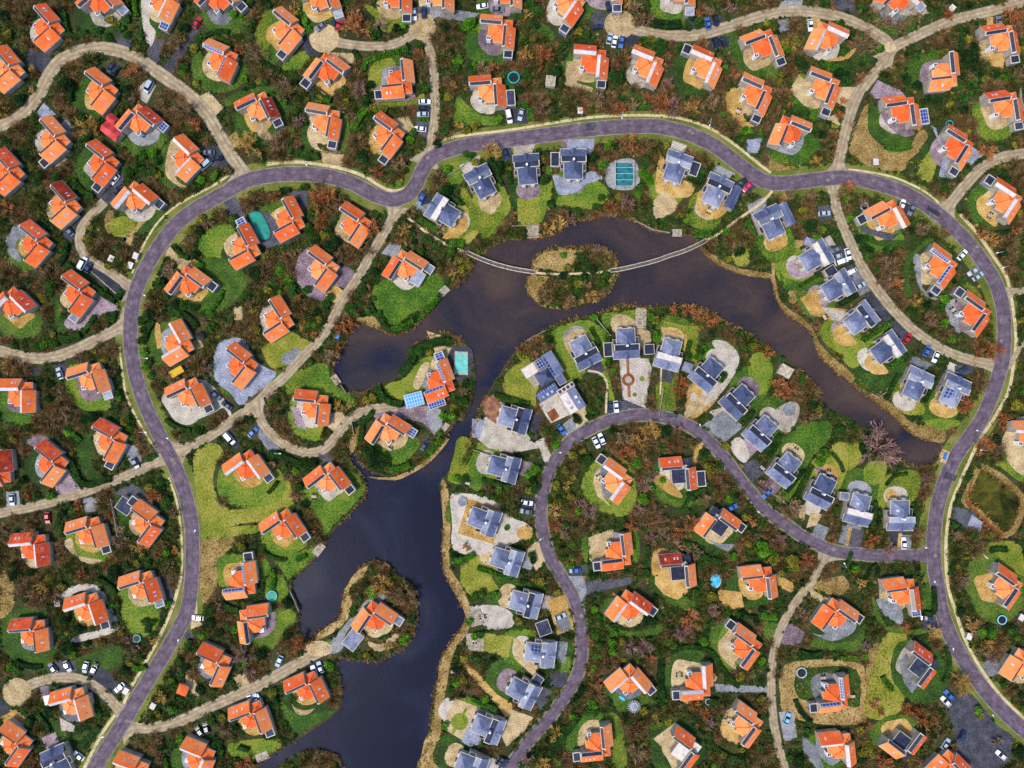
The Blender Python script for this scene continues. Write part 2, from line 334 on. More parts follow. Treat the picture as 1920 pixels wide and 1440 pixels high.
def near_occ(x, y, r, m=None):
    return any(isocc(x + r * a, y + r * b, m) for a, b in ((0, 0), (1, 0), (-1, 0), (0, 1), (0, -1), (.7, .7), (-.7, .7), (.7, -.7), (-.7, -.7)))
# ================================================================ THE GROUND, WATER, ROADS
LAKE = pts('', "905,475 920,460 945,451 967,447 1010,445 1042,437 1060,422 1095,412 1140,403 1167,406 1192,415 1225,432 1255,437 1282,440 1297,440 1307,452 1315,462 1322,474 1342,492 1372,507 1397,516 1440,521 1450,532 1456,560 1474,586 1502,603 1520,622 1532,655 1552,682 1590,712 1615,732 1665,770 1690,795 1710,812 1735,824 1762,822 1767,837 1757,860 1740,875 1715,874 1685,862 1665,845 1640,815 1615,797 1580,780 1547,762 1535,737 1527,720 1508,702 1490,687 1465,667 1440,647 1420,640 1385,617 1360,605 1330,585 1297,574 1242,575 1210,575 1177,572 1150,577 1110,592 1047,607 1022,620 985,642 960,667 940,700 925,722 905,757 892,787 880,825 862,860 840,887 826,907 829,945 832,982 829,1032 832,1072 838,1082 855,1112 872,1150 870,1170 850,1197 828,1235 822,1270 812,1317 805,1380 795,1415 782,1440 772,1500 640,1500 642,1440 630,1417 605,1410 575,1411 530,1430 500,1460 440,1500 400,1500 480,1434 527,1403 580,1372 628,1337 640,1315 636,1267 631,1237 640,1233 680,1238 710,1236 742,1222 762,1207 778,1180 780,1130 767,1095 742,1078 730,1062 705,1052 680,1062 665,1077 647,1105 636,1157 620,1170 592,1192 580,1200 562,1190 560,1165 562,1145 552,1122 545,1107 548,1090 555,1080 590,1045 610,1020 622,997 640,980 660,957 680,935 685,915 680,895 665,875 654,857 655,830 662,812 677,802 670,832 670,860 687,876 705,887 730,892 767,882 797,865 830,827 850,795 875,772 886,745 890,720 889,685 880,655 862,635 830,622 812,630 777,652 755,697 722,717 700,727 680,735 650,735 640,722 622,697 638,657 650,635 665,602 705,615 730,626 750,625 780,610 805,582 830,555 850,540 870,522 885,502 890,487")
ISLE = pts('', "1000,503 1003,488 1017,472 1040,466 1072,465 1110,465 1135,467 1150,482 1157,502 1155,522 1142,542 1120,560 1080,575 1042,579 1017,572 997,557 988,545 992,520")
POND = pts('', "1840,880 1852,886 1872,897 1897,918 1913,938 1907,965 1897,990 1884,996 1874,993 1840,957 1817,940 1816,930")
lakeP = smooth(LAKE, n=4); isleP = smooth(ISLE, n=4); pondP = smooth(POND, n=4)
def Wp(P): return [W(x, y) for x, y in P]
lakeM, isleM, pondM = Wp(lakeP), Wp(isleP), Wp(pondP)
def jig(P, a, seed=0):                        # natural, slightly ragged shoreline
    r = random.Random(seed); return [(x + r.uniform(-a, a), y + r.uniform(-a, a)) for x, y in P]
lakeM, isleM, pondM = jig(lakeM, .25, 1), jig(isleM, .3, 2), jig(pondM, .25, 3)
def inpoly(x, y, P):
    c = False; n = len(P)
    for i in range(n):
        ax, ay = P[i]; bx, by = P[(i + 1) % n]
        if (ay > y) != (by > y) and x < (bx - ax) * (y - ay) / (by - ay) + ax: c = not c
    return c
BX, BY = 900, 800
outer = [(-BX, -BY), (BX, -BY), (BX, BY), (-BX, BY)]
V = [Vector(p) for p in outer]; E = [(0, 1), (1, 2), (2, 3), (3, 0)]
for ring in (lakeM, isleM, pondM):
    b = len(V); n = len(ring); V += [Vector(p) for p in ring]; E += [(b + i, b + (i + 1) % n) for i in range(n)]
v2, e2, f2, _, _, _ = delaunay_2d_cdt(V, E, [], 0, 1e-4)
keep = []
for f in f2:
    cx = sum(v2[i][0] for i in f) / len(f); cy = sum(v2[i][1] for i in f) / len(f)
    wet = (inpoly(cx, cy, lakeM) and not inpoly(cx, cy, isleM)) or inpoly(cx, cy, pondM)
    if not wet: keep.append(list(f))
structure('ground', mesh_of('ground', [(v[0], v[1], 0) for v in v2], keep, M['soil']))
bk = MB()
for ring in (lakeM, isleM, pondM):
    sgn = 1 if ring is not isleM else -1
    n = len(ring); b = len(bk.V); a = sum(ring[i][0] * ring[(i + 1) % n][1] - ring[(i + 1) % n][0] * ring[i][1] for i in range(n))
    for i in range(n):
        p0 = ring[i - 1]; p1 = ring[(i + 1) % n]; tx, ty = p1[0] - p0[0], p1[1] - p0[1]; l = math.hypot(tx, ty) or 1
        nx, ny = (-ty / l, tx / l) if a > 0 else (ty / l, -tx / l)
        k = .7 * sgn; bk.V += [(ring[i][0], ring[i][1], 0), (ring[i][0] + nx * k, ring[i][1] + ny * k, -1.2)]
    for i in range(n):
        j = (i + 1) % n; bk.F.append([b + 2 * i, b + 2 * j, b + 2 * j + 1, b + 2 * i + 1])
structure('lake_bank', bk.mesh('lake_bank', M['bank']))
def flat_poly(name, Pm, z, mat):
    tri = tessellate_polygon([[Vector((x, y, 0)) for x, y in Pm]])
    F = []
    for t in tri:
        a, b, c = (Pm[i] for i in t)
        F.append(list(t) if (b[0] - a[0]) * (c[1] - a[1]) - (b[1] - a[1]) * (c[0] - a[0]) > 0 else list(t)[::-1])
    return mesh_of(name, [(x, y, z) for x, y in Pm], F, mat)
w0 = [(-110, -175), (180, -175), (180, 90), (-110, 90)]
structure('lake_water', flat_poly('lake_water', w0, -.55, M['water']))
structure('pond_water', flat_poly('pond_water', [W(1800, 870), W(1800, 1005), W(1930, 1005), W(1930, 870)], -.5, M['pondwater']))
raster(occ, lakeM); raster(occ, isleM, False); raster(occ, pondM)
wet = occ.copy()

# ---- ribbons
def ribbon(name, C, width, z, mat, flare0=0, flare1=0, fl=7, off=0, smoothn=6, mark=True, w2=None):
    P = Wp(smooth(C, closed=False, n=smoothn)); n = len(P)
    S = [0]
    for i in range(1, n): S.append(S[-1] + math.hypot(P[i][0] - P[i - 1][0], P[i][1] - P[i - 1][1]))
    T = S[-1]; V = []; UV = []; NL = 6
    for i in range(n):
        a = P[max(0, i - 1)]; b = P[min(n - 1, i + 1)]; tx, ty = b[0] - a[0], b[1] - a[1]; l = math.hypot(tx, ty) or 1
        nx, ny = -ty / l, tx / l
        w = width if w2 is None else width + (w2 - width) * S[i] / T
        if flare0: w += flare0 * max(0, 1 - S[i] / fl) ** 2
        if flare1: w += flare1 * max(0, 1 - (T - S[i]) / fl) ** 2
        for k in range(NL + 1):
            u = k / NL; q = (u - .5) * w + off
            V.append((P[i][0] + nx * q, P[i][1] + ny * q, z)); UV.append((u, S[i]))
    F = []
    for i in range(n - 1):
        for k in range(NL):
            a = i * (NL + 1) + k; F.append([a + 1, a, a + NL + 1, a + NL + 2])
    me = mesh_of(name, V, F, mat)
    # keep faces pointing up
    if me.polygons and me.polygons[0].normal.z < 0: me.flip_normals()
    uvl = me.uv_layers.new(name='road')
    for lp in me.loops: uvl.data[lp.index].uv = UV[lp.vertex_index]
    if mark is not False:
        for i in range(n - 1):
            q = [V[i * (NL + 1)], V[i * (NL + 1) + NL], V[(i + 1) * (NL + 1) + NL], V[(i + 1) * (NL + 1)]]
            raster(occ if mark is True else lawnm, [(a[0], a[1]) for a in q])
    return structure(name, me)
RING = pts('', "165,1462 178,1440 195,1412 240,1340 275,1280 312,1220 337,1175 352,1142 360,1080 361,1020 360,990 352,945 335,890 307,832 277,770 259,720 250,680 245,645 246,597 254,550 270,510 295,467 325,427 362,395 412,367 450,345 480,334 520,328 555,326 595,328 630,334 665,346 695,362 720,372 742,374 765,365 780,346 795,314 815,293 850,279 892,270 955,262 1035,252 1110,242 1185,237 1235,238 1285,249 1335,271 1372,298 1410,327 1437,341 1465,344 1500,341 1540,336 1577,333 1615,337 1665,350 1700,364 1740,388 1777,417 1815,455 1845,495 1868,535 1880,578 1883,622 1880,672 1872,705 1860,740 1842,782 1820,816 1795,850 1777,887 1763,927 1754,970 1750,1020 1752,1060 1757,1095 1765,1142 1782,1192 1805,1235 1835,1280 1870,1322 1915,1365 1960,1402")
INNER = pts('', "1752,1040 1720,1042 1690,1042 1650,1042 1615,1039 1565,1033 1515,1012 1478,987 1440,961 1415,932 1385,895 1355,855 1322,820 1285,795 1240,781 1197,778 1155,785 1110,802 1070,827 1042,862 1025,900 1016,937 1014,970 1020,1007 1032,1045 1052,1080 1075,1120 1089,1167 1091,1220 1082,1267 1060,1305 1027,1350 985,1397 945,1455")
ribbon('verge', RING, 11.4, .008, M['verge'], mark=False)
ribbon('verge', RING, 9.6, .0085, M['verge'], mark='lawn')
ribbon('verge', INNER, 5.6, .009, M['verge'], mark=False)
LANES = [  # (points, width units, flare at start, flare at end)
 ("-30,246 0,237 37,217 70,182 92,140 115,112 147,97 187,90 225,96 262,112 312,147 357,180 390,217 412,255 433,290 449,315 455,340", 22, 0, 9),
 ("196,378 175,400 155,425 149,450 155,472 170,487 207,510 240,535 252,550", 16, 0, 8),
 ("-20,655 0,658 50,670 100,670 150,652 200,627 225,615 246,605", 19, 0, 10),
 ("-20,966 0,962 75,947 150,925 225,897 275,876 310,860 325,852", 16, 0, 8),
 ("30,1297 75,1277 125,1270 162,1278 195,1300 217,1323 240,1345", 17, 0, 7),
 ("228,1368 255,1364 287,1364 337,1352 400,1322 475,1290 530,1260 580,1232 606,1218", 19, 7, 0),
 ("325,852 345,842 370,830 400,814 437,787 480,757 507,728 530,710 567,670 600,637 622,602 640,567 670,522 697,475 720,437 737,408 745,385", 16, 10, 7),
 ("478,752 487,782 510,815 542,838 580,849 610,840 635,812 660,782 692,768 745,762", 16, 5, 0),
 ("610,72 645,82 692,87 730,85 762,72 792,50", 15, 5, 5),
 ("795,50 803,85 812,120 815,162 816,212 812,245 805,280 795,310", 15, 3, 11),
 ("1165,45 1210,60 1260,67 1310,65 1360,52 1440,27 1495,21 1552,27 1602,42 1640,62 1668,85 1662,112 1635,142 1607,180 1592,220 1582,262 1574,300 1570,335", 19, 5, 12),
 ("1960,-8 1915,4 1852,22 1790,37 1740,57 1702,75 1675,90 1655,118", 18, 0, 5),
 ("1960,286 1920,288 1877,296 1840,316 1810,347 1785,378 1765,405", 18, 0, 12),
 ("1560,335 1567,385 1580,422 1600,467 1625,515 1655,557 1690,597 1727,630 1777,660 1827,677 1875,686", 17, 4, 5),
 ("1960,540 1920,545 1895,548 1870,556", 12, 0, 10),
 ("1556,1030 1540,1055 1522,1090 1495,1125 1472,1162 1455,1205 1447,1255 1447,1317 1455,1380 1474,1450", 14, 11, 0),
 ("1960,655 1925,640 1890,690", 8, 0, 0),
]
for i, (s, w, f0, f1) in enumerate(LANES):
    P = pts('', s)
    ribbon('kerb', P, w * MPP + .5, .056 + i * .0008, M['kerb'], f0, f1, mark=False)
    ribbon('sandy_lane', P, w * MPP, .074 + i * .001, M['lane'], f0, f1)
for i, (x, y, rx, ry) in enumerate([(608, 72, 28, 27), (792, 50, 26, 26), (1162, 46, 29, 27), (32, 1298, 27, 27), (1668, 88, 13, 10), (598, 1216, 25, 15)]):
    P = Wp(ell(x, y, rx, ry, 0, 36)); raster(occ, P)
    structure('turning_circle', flat_poly('turning_circle', P, .094 + i * .001, M['sand']))
ribbon('kerb', RING, 26.5 * MPP + .5, .104, M['kerb'], mark=False)
ribbon('kerb', INNER, 22 * MPP + .5, .102, M['kerb'], mark=False)
ribbon('road', INNER, 22 * MPP, .110, M['road'], flare0=5)
ribbon('road', RING, 26.5 * MPP, .116, M['road'])
PATHS = [
 ("500,308 560,304 640,316 685,332 715,350 738,358 762,352 778,332 790,300", 6), ("825,268 850,257 960,243 1040,230 1110,220 1200,216 1270,221 1330,240 1380,273 1420,305 1445,324", 5),
 ("1590,318 1625,322 1680,334 1735,360 1768,388", 4), ("1800,402 1830,435 1860,477 1885,515 1893,545 1900,585 1905,635 1900,685 1890,735 1865,782 1835,827 1815,870 1797,910 1782,952 1774,1007 1774,1070 1780,1110 1790,1142 1810,1200 1840,1255 1877,1305 1925,1352", 6),
 ("340,1080 324,1137 300,1192 270,1247 245,1290 232,1320", 6), ("216,1340 190,1378 158,1440", 6), ("316,895 330,935 338,980 342,1040 340,1080", 4), ("224,650 232,715 240,750 270,808 300,855", 4),
 ("248,512 262,475 290,425 325,390 362,368 400,348 430,328", 4),
 ("765,408 792,430 830,455 877,475", 5), ("1001,511 1020,513 1045,514 1085,513 1120,511 1146,507", 4), ("1322,452 1345,440 1372,420 1400,400 1430,378 1448,358", 5),
 ("1835,1003 1843,1022 1842,1035 1852,1048", 3), ("1102,695 1125,700 1138,718 1137,745 1136,775", 4), ("1244,650 1240,690 1238,740", 3)]
for i, (s, w) in enumerate(PATHS):
    ribbon('footpath', pts('', s), w * MPP, .060 + i * .0007, M['path'])

roadm = occ & ~wet
# ---- ground patches: (sheet, kind, smooth?, outline)
PATCH = [
 # lawns
 ('', 'lawn', 1, "702,535 735,520 800,500 820,508 832,530 825,550 800,575 765,595 740,610 722,600 700,570"),
 ('', 'lawn', 1, "722,725 740,715 770,705 780,720 785,750 760,752 735,745"), ('', 'lawn', 1, "600,690 615,688 622,715 655,738 660,760 625,745 590,750 575,720"),
 ('', 'lawn_olive', 1, "365,850 400,830 420,850 405,870 400,905 420,950 480,950 520,920 540,900 550,935 545,960 500,975 440,985 385,995 375,960 365,900"),
 ('', 'lawn', 1, "412,880 440,870 500,870 530,890 532,925 500,948 445,950 410,925"),
 ('', 'lawn_olive', 1, "375,996 480,985 478,1000 380,1010"), ('', 'dry', 1, "382,1012 430,1005 440,1020 412,1050 405,1100 380,1130 375,1060"),
 ('', 'lawn', 1, "410,1045 450,1038 500,1050 498,1080 420,1100 408,1080"),
 ('', 'lawn', 1, "560,920 600,935 640,945 675,905 684,920 660,950 625,985 610,1000 600,980 585,960"), ('', 'lawn_olive', 1, "650,880 675,895 680,915 665,920"),
 ('', 'lawn', 1, "515,1035 560,1035 600,1020 590,1045 555,1078 540,1085 525,1065"), ('', 'lawn', 1, "500,1085 530,1080 540,1110 528,1130 500,1125"),
 ('', 'lawn', 1, "525,1150 548,1142 556,1160 545,1175 525,1175"), ('', 'lawn', 1, "525,1315 560,1340 600,1335 628,1335 600,1352 555,1375 535,1345"),
 ('', 'lawn', 1, "430,1395 490,1385 520,1390 528,1400 490,1420 440,1420"), ('', 'lawn', 0, "1015,340 1035,335 1035,365 1012,425 972,425 975,370 1010,365"),
 ('', 'lawn_olive', 0, "970,372 1012,370 1014,422 972,424"), ('', 'lawn', 1, "1048,370 1080,350 1110,337 1135,350 1140,375 1115,390 1100,392 1045,385"),
 ('', 'lawn', 1, "840,310 875,300 880,325 860,345 842,345"), ('', 'lawn_olive', 1, "870,350 900,395 945,400 935,430 905,450 895,430 875,440 860,450 880,400 865,370"),
 ('', 'lawn', 1, "875,60 895,58 900,85 930,100 930,115 895,118 872,100"), ('', 'lawn', 1, "855,160 870,150 920,140 950,150 965,165 955,172 930,160 870,150"),
 ('', 'lawn', 1, "860,180 875,195 900,215 930,220 935,235 880,235 858,240 850,210"), ('', 'lawn_olive', 1, "680,5 720,20 760,30 755,50 720,60 700,30"),
 ('', 'lawn_olive', 1, "700,120 735,110 745,150 730,180 700,185 690,150"), ('', 'lawn_olive', 1, "700,192 770,190 790,170 782,140 790,150 795,195 760,198 710,202"),
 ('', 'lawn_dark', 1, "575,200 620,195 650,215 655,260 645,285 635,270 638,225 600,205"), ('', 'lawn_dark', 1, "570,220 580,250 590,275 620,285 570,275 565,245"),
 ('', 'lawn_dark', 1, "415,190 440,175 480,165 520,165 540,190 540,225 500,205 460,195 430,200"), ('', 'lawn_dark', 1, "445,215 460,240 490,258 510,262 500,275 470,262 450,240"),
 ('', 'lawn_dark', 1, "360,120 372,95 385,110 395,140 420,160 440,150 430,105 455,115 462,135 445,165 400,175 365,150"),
 ('', 'lawn_olive', 1, "480,60 500,20 530,20 505,50 505,80 500,120 485,100"), ('', 'lawn', 1, "535,115 570,95 580,110 560,130 530,130"),
 ('', 'lawn', 1, "370,460 390,430 430,420 440,440 415,470 420,500 405,500 385,480"), ('', 'lawn_olive', 1, "207,412 240,405 260,415 245,435 232,445 210,440"),
 ('', 'lawn_dark', 1, "380,485 450,500 460,540 400,590 350,560"), ('', 'lawn_olive', 1, "490,650 520,640 540,620 580,640 600,640 575,665 550,680 510,690"),
 ('', 'lawn_olive', 1, "535,700 575,690 600,680 615,690 595,745 580,720 540,740"), ('', 'lawn', 1, "500,700 530,695 545,715 505,735"),
 ('', 'lawn', 1, "130,685 175,680 190,675 195,720 170,705 135,710"), ('', 'lawn_dark', 1, "0,585 70,580 75,620 45,635 0,625"), ('', 'lawn_dark', 1, "100,545 112,560 115,600 130,620 105,620"),
 ('', 'lawn_dark', 1, "145,830 170,812 175,840 172,870 190,890 215,895 180,900 150,880"), ('', 'lawn_dark', 1, "213,940 225,930 240,970 250,1010 235,1005 222,980"),
 ('', 'lawn_dark', 1, "5,1160 40,1140 90,1150 105,1190 100,1240 60,1260 15,1230 0,1190"), ('', 'lawn', 1, "228,1140 290,1140 300,1165 285,1185 262,1195 240,1180"),
 ('', 'lawn_dark', 1, "140,1235 170,1225 225,1210 225,1245 180,1260 150,1255"), ('', 'lawn_dark', 1, "90,1345 110,1355 130,1380 165,1370 160,1385 110,1385"),
 ('', 'lawn', 1, "1035,620 1070,605 1105,600 1135,620 1145,640 1140,690 1155,760 1142,770 1138,720 1105,700 1060,720 1045,690 1040,650"),
 ('', 'lawn', 1, "1130,590 1160,585 1195,582 1190,600 1150,605 1135,620"), ('', 'lawn_olive', 0, "1243,600 1285,610 1310,612 1308,690 1285,700 1288,625 1245,618"),
 ('', 'lawn_olive', 0, "1245,690 1270,692 1268,770 1230,768 1228,720"), ('', 'lawn', 1, "1405,670 1435,660 1450,690 1440,730 1420,740 1405,715"),
 ('', 'lawn', 1, "1290,740 1300,720 1292,690 1288,710"), ('', 'lawn_olive', 1, "945,705 985,670 995,680 1010,720 1005,740 1000,770 950,740"),
 ('', 'lawn', 0, "885,840 925,852 900,925 875,910"), ('', 'lawn_olive', 1, "860,820 885,830 880,870 870,905 840,900 850,860"), ('', 'lawn_olive', 0, "865,1060 905,1045 925,1090 935,1105 880,1120 862,1090"),
 ('', 'lawn_olive', 0, "905,1185 960,1195 955,1232 905,1220"), ('', 'lawn', 0, "1050,1203 1075,1203 1073,1225 1052,1225"), ('', 'lawn', 0, "1053,1232 1072,1232 1068,1262 1050,1262"),
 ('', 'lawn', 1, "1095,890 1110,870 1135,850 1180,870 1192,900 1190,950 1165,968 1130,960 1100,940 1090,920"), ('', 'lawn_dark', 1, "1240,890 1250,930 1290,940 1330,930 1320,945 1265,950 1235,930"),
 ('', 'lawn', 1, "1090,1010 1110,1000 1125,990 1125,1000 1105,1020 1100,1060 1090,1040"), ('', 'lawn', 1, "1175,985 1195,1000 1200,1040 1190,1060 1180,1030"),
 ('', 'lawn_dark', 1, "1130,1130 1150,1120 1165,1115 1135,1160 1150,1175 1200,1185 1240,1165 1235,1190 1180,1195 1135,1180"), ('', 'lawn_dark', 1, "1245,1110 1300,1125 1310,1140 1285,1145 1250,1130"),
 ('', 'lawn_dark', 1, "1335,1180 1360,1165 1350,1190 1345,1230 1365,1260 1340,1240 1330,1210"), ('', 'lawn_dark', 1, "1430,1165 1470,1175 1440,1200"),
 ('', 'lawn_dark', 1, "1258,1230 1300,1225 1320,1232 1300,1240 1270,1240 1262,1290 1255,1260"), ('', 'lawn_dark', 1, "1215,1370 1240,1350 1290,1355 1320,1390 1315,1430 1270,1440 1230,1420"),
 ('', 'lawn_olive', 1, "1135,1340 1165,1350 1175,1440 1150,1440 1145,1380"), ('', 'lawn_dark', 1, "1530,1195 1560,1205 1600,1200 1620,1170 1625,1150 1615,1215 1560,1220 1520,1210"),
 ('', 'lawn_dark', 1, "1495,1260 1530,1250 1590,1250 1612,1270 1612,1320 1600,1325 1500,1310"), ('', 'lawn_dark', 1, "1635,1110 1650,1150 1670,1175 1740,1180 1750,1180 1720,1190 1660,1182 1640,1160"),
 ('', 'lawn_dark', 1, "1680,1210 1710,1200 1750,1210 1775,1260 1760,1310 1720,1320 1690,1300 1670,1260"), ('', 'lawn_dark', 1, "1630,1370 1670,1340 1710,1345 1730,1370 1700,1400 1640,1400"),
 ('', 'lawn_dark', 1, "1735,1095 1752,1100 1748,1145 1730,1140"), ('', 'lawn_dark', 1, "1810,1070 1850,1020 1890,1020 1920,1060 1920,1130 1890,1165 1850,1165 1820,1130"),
 ('', 'lawn_olive', 1, "1850,1020 1900,1015 1920,1040 1920,1080 1880,1050"), ('', 'lawn', 1, "1495,800 1550,790 1560,810 1530,850 1500,840"), ('', 'lawn_olive', 1, "1565,830 1620,835 1610,870 1575,885 1560,860"),
 ('', 'lawn', 1, "1625,870 1660,865 1660,890 1640,910 1620,900"), ('', 'lawn_olive', 1, "1670,895 1695,880 1725,890 1722,930 1700,930 1665,910"), ('', 'lawn', 1, "1455,930 1500,890 1525,880 1510,910 1470,945"),
 ('', 'lawn', 1, "1462,500 1470,520 1520,530 1545,520 1560,505 1580,520 1540,540 1480,545 1465,530"), ('', 'lawn', 1, "1555,620 1570,610 1620,640 1650,610 1655,625 1630,665 1600,690 1570,660"),
 ('', 'lawn_dark', 1, "1620,700 1650,700 1680,670 1700,680 1695,700 1640,740 1600,720"), ('', 'lawn_olive', 1, "1680,760 1720,750 1735,770 1715,780 1695,775"), ('', 'lawn', 1, "1735,790 1760,785 1800,790 1780,805 1745,802"),
 ('', 'lawn_olive', 1, "1380,470 1400,465 1405,490 1390,500 1370,485"), ('', 'lawn_olive', 1, "1555,195 1557,230 1580,232 1560,240"), ('', 'lawn_dark', 1, "1535,115 1590,120 1620,90 1655,80 1640,110 1600,135 1560,130"),
 ('', 'lawn_dark', 1, "1630,190 1640,195 1650,240 1690,262 1715,260 1695,282 1640,262 1627,235"), ('', 'lawn_olive', 1, "1720,315 1755,270 1760,290 1745,340 1720,330"), ('', 'lawn_dark', 1, "1595,385 1605,400 1600,430 1660,450 1700,450 1690,465 1620,450"),
 ('', 'lawn_dark', 1, "1700,480 1715,470 1740,445 1780,470 1800,500 1795,490 1740,460 1705,500 1710,560 1690,540"), ('', 'lawn_olive', 1, "1795,520 1830,540 1840,560 1815,545"),
 ('', 'lawn_dark', 1, "1905,440 1912,460 1900,460"), ('', 'lawn', 1, "1860,870 1885,860 1920,890 1918,905 1880,880"), ('', 'lawn_olive', 1, "1660,720 1680,700 1700,735 1670,745"),
 ('', 'lawn_dark', 1, "1175,165 1190,175 1215,185 1200,188 1172,180"), ('', 'lawn_dark', 1, "1275,130 1300,165 1320,180 1290,175 1270,150"), ('', 'lawn', 1, "1225,0 1265,20 1275,30 1250,35 1230,20"),
 ('', 'lawn_dark', 1, "1215,90 1235,100 1245,120 1235,160 1220,130"), ('', 'lawn_dark', 1, "1350,70 1380,60 1400,120 1440,135 1420,145 1380,120"), ('', 'lawn', 1, "1000,40 1020,45 1040,65 1035,75 1005,60"),
 ('', 'lawn_olive', 1, "1785,840 1800,830 1795,870 1775,890"), ('', 'lawn_olive', 1, "1660,1190 1700,1190 1690,1330 1620,1340 1640,1240"), ('', 'lawn_dark', 1, "150,5 180,20 190,60 160,65 145,40"),
 # dry grass and reeds
 ('', 'dry', 1, "1632,195 1622,200 1595,260 1595,290 1640,315 1690,320 1705,300 1735,270 1738,248 1725,245 1700,280 1680,284 1640,262 1628,240 1630,200"),
 ('', 'dry', 1, "1002,500 1005,486 1020,473 1070,467 1080,480 1070,500 1060,510"), ('', 'dry', 1, "990,522 1005,518 1030,520 1012,540 1005,560 992,550"), ('', 'dry', 1, "1447,490 1470,460 1500,450 1505,460 1460,490 1452,520"), ('', 'dry', 1, "1480,545 1535,525 1540,533 1500,560 1485,570"),
 ('', 'dry', 1, "1320,474 1345,482 1375,500 1440,512 1452,520 1462,560 1480,580 1520,610 1545,655 1600,700 1680,765 1715,795 1765,800 1770,830 1735,824 1710,812 1665,770 1590,712 1552,682 1532,655 1520,622 1474,586 1456,560 1450,532 1440,521 1397,516 1342,492"),
 ('', 'dry', 1, "826,905 838,910 845,970 842,1040 850,1075 872,1110 885,1155 875,1190 850,1225 835,1300 825,1380 820,1440 782,1440 805,1380 822,1270 828,1235 870,1170 872,1150 838,1082 829,1032 832,982"),
 ('', 'dry', 1, "665,600 690,590 710,600 712,616 705,615"), ('', 'dry', 1, "655,1105 660,1130 645,1170 600,1200 592,1193 620,1170 636,1157 647,1105 670,1072 690,1060 680,1085"),
 ('', 'dry', 1, "1510,1095 1580,1080 1590,1110 1560,1115 1530,1105"), ('', 'dry', 1, "1490,1240 1600,1240 1625,1270 1630,1340 1590,1360 1480,1345 1462,1300 1465,1260"), ('', 'dry', 1, "1630,1220 1665,1210 1672,1290 1660,1330 1625,1320"),
 ('', 'dry', 1, "660,810 680,798 672,830 660,850 655,840"), ('', 'dry', 1, "690,893 740,893 790,868 835,825 838,832 795,875 740,900"),
 ('', 'dry', 1, "200,400 212,395 215,420 205,440 195,420"), ('', 'dry', 1, "255,410 300,385 310,375 260,430 245,460 235,455"),
 ('', 'dry', 1, "0,1075 20,1080 30,1110 20,1150 0,1160"), ('', 'dry', 1, "410,280 455,235 450,260 440,280"), ('', 'dry', 1, "1440,290 1480,300 1500,312 1450,320"),
 # paving, gravel, drives
 ('', 'cobble', 1, "400,675 410,645 435,632 460,640 480,675 500,690 518,700 500,722 470,745 450,760 430,735 405,715"), ('', 'pale', 1, "303,745 315,770 330,790 355,797 375,785 400,775 420,765 435,790 430,765 405,730 380,712 330,715"),
 ('', 'brick', 1, "556,490 570,470 590,465 640,500 640,530 615,560 600,565 570,550 555,520"), ('', 'brick', 0, "645,497 672,512 648,545 625,525"), ('', 'golden', 0, "625,533 646,545 628,568 610,557"),
 ('', 'brick', 1, "700,775 745,765 770,762 822,765 830,800 815,815 800,800 785,790 745,785 720,795"), ('', 'grey', 1, "800,772 826,768 828,795 818,810 805,800"),
 ('', 'grey', 0, "733,453 752,462 745,485 715,475"), ('', 'asph', 0, "415,373 440,366 462,405 435,415"), ('', 'asph', 0, "470,410 500,395 535,430 545,455 500,465 470,440"), ('', 'asph', 0, "540,360 575,355 578,390 560,400"),
 ('', 'sand', 1, "310,478 325,457 332,470 358,490 350,505 335,505 330,490"), ('', 'grey', 0, "155,500 172,490 235,535 240,565 215,550 165,505"), ('', 'asph', 0, "165,503 178,492 232,540 228,552 216,548"),
 ('', 'brick', 1, "165,535 180,550 215,570 222,580 190,590 170,610 140,620 120,605 150,570"), ('', 'asph', 0, "52,92 88,100 100,120 85,140 50,120"), ('', 'asph', 0, "220,62 250,70 245,90 218,85"), ('', 'asph', 0, "285,70 308,75 295,125 272,115"),
 ('', 'asph', 0, "370,45 378,50 320,142 302,132"), ('', 'pale', 1, "265,0 285,0 280,40 292,60 282,88 270,60"), ('', 'pale', 0, "258,165 275,150 293,160 275,195 262,185"), ('', 'sand', 0, "375,180 392,172 420,202 403,218"),
 ('', 'cobble', 0, "66,215 82,193 105,215 80,222"), ('', 'asph', 1, "372,285 405,272 425,290 425,315 395,310"), ('', 'grey', 1, "70,310 95,300 110,240 128,225 137,262 125,300 100,315 80,315"), ('', 'sand', 1, "320,265 335,262 345,300 330,335 350,350 340,352 310,325"),
 ('', 'asph', 1, "213,320 225,315 232,345 215,355"), ('', 'asph', 0, "170,352 215,350 212,380 195,385"), ('', 'asph', 0, "560,62 580,68 612,95 600,105 575,103"), ('', 'asph', 0, "782,42 775,15 808,8 805,38"),
 ('', 'grey', 0, "805,12 900,25 880,40 808,35"), ('', 'golden', 0, "568,0 632,0 628,30 600,38 568,20"), ('', 'asph', 0, "783,185 808,185 803,262 780,250"), ('', 'sand', 0, "735,222 765,218 780,245 765,250 745,250"),
 ('', 'asph', 0, "950,205 990,205 990,232 950,232"), ('', 'sand', 0, "600,285 645,290 640,320 605,305"), ('', 'sand', 1, "576,250 585,235 600,280 640,285 610,285 585,275"), ('', 'sand', 0, "610,98 662,100 665,118 650,120"),
 ('', 'sand', 1, "595,165 620,180 640,150 632,170 615,182"), ('', 'sand', 1, "480,240 490,260 512,260 500,240 510,225 490,228"), ('', 'brick', 0, "702,160 718,165 725,190 765,190 780,185 775,170 705,195"),
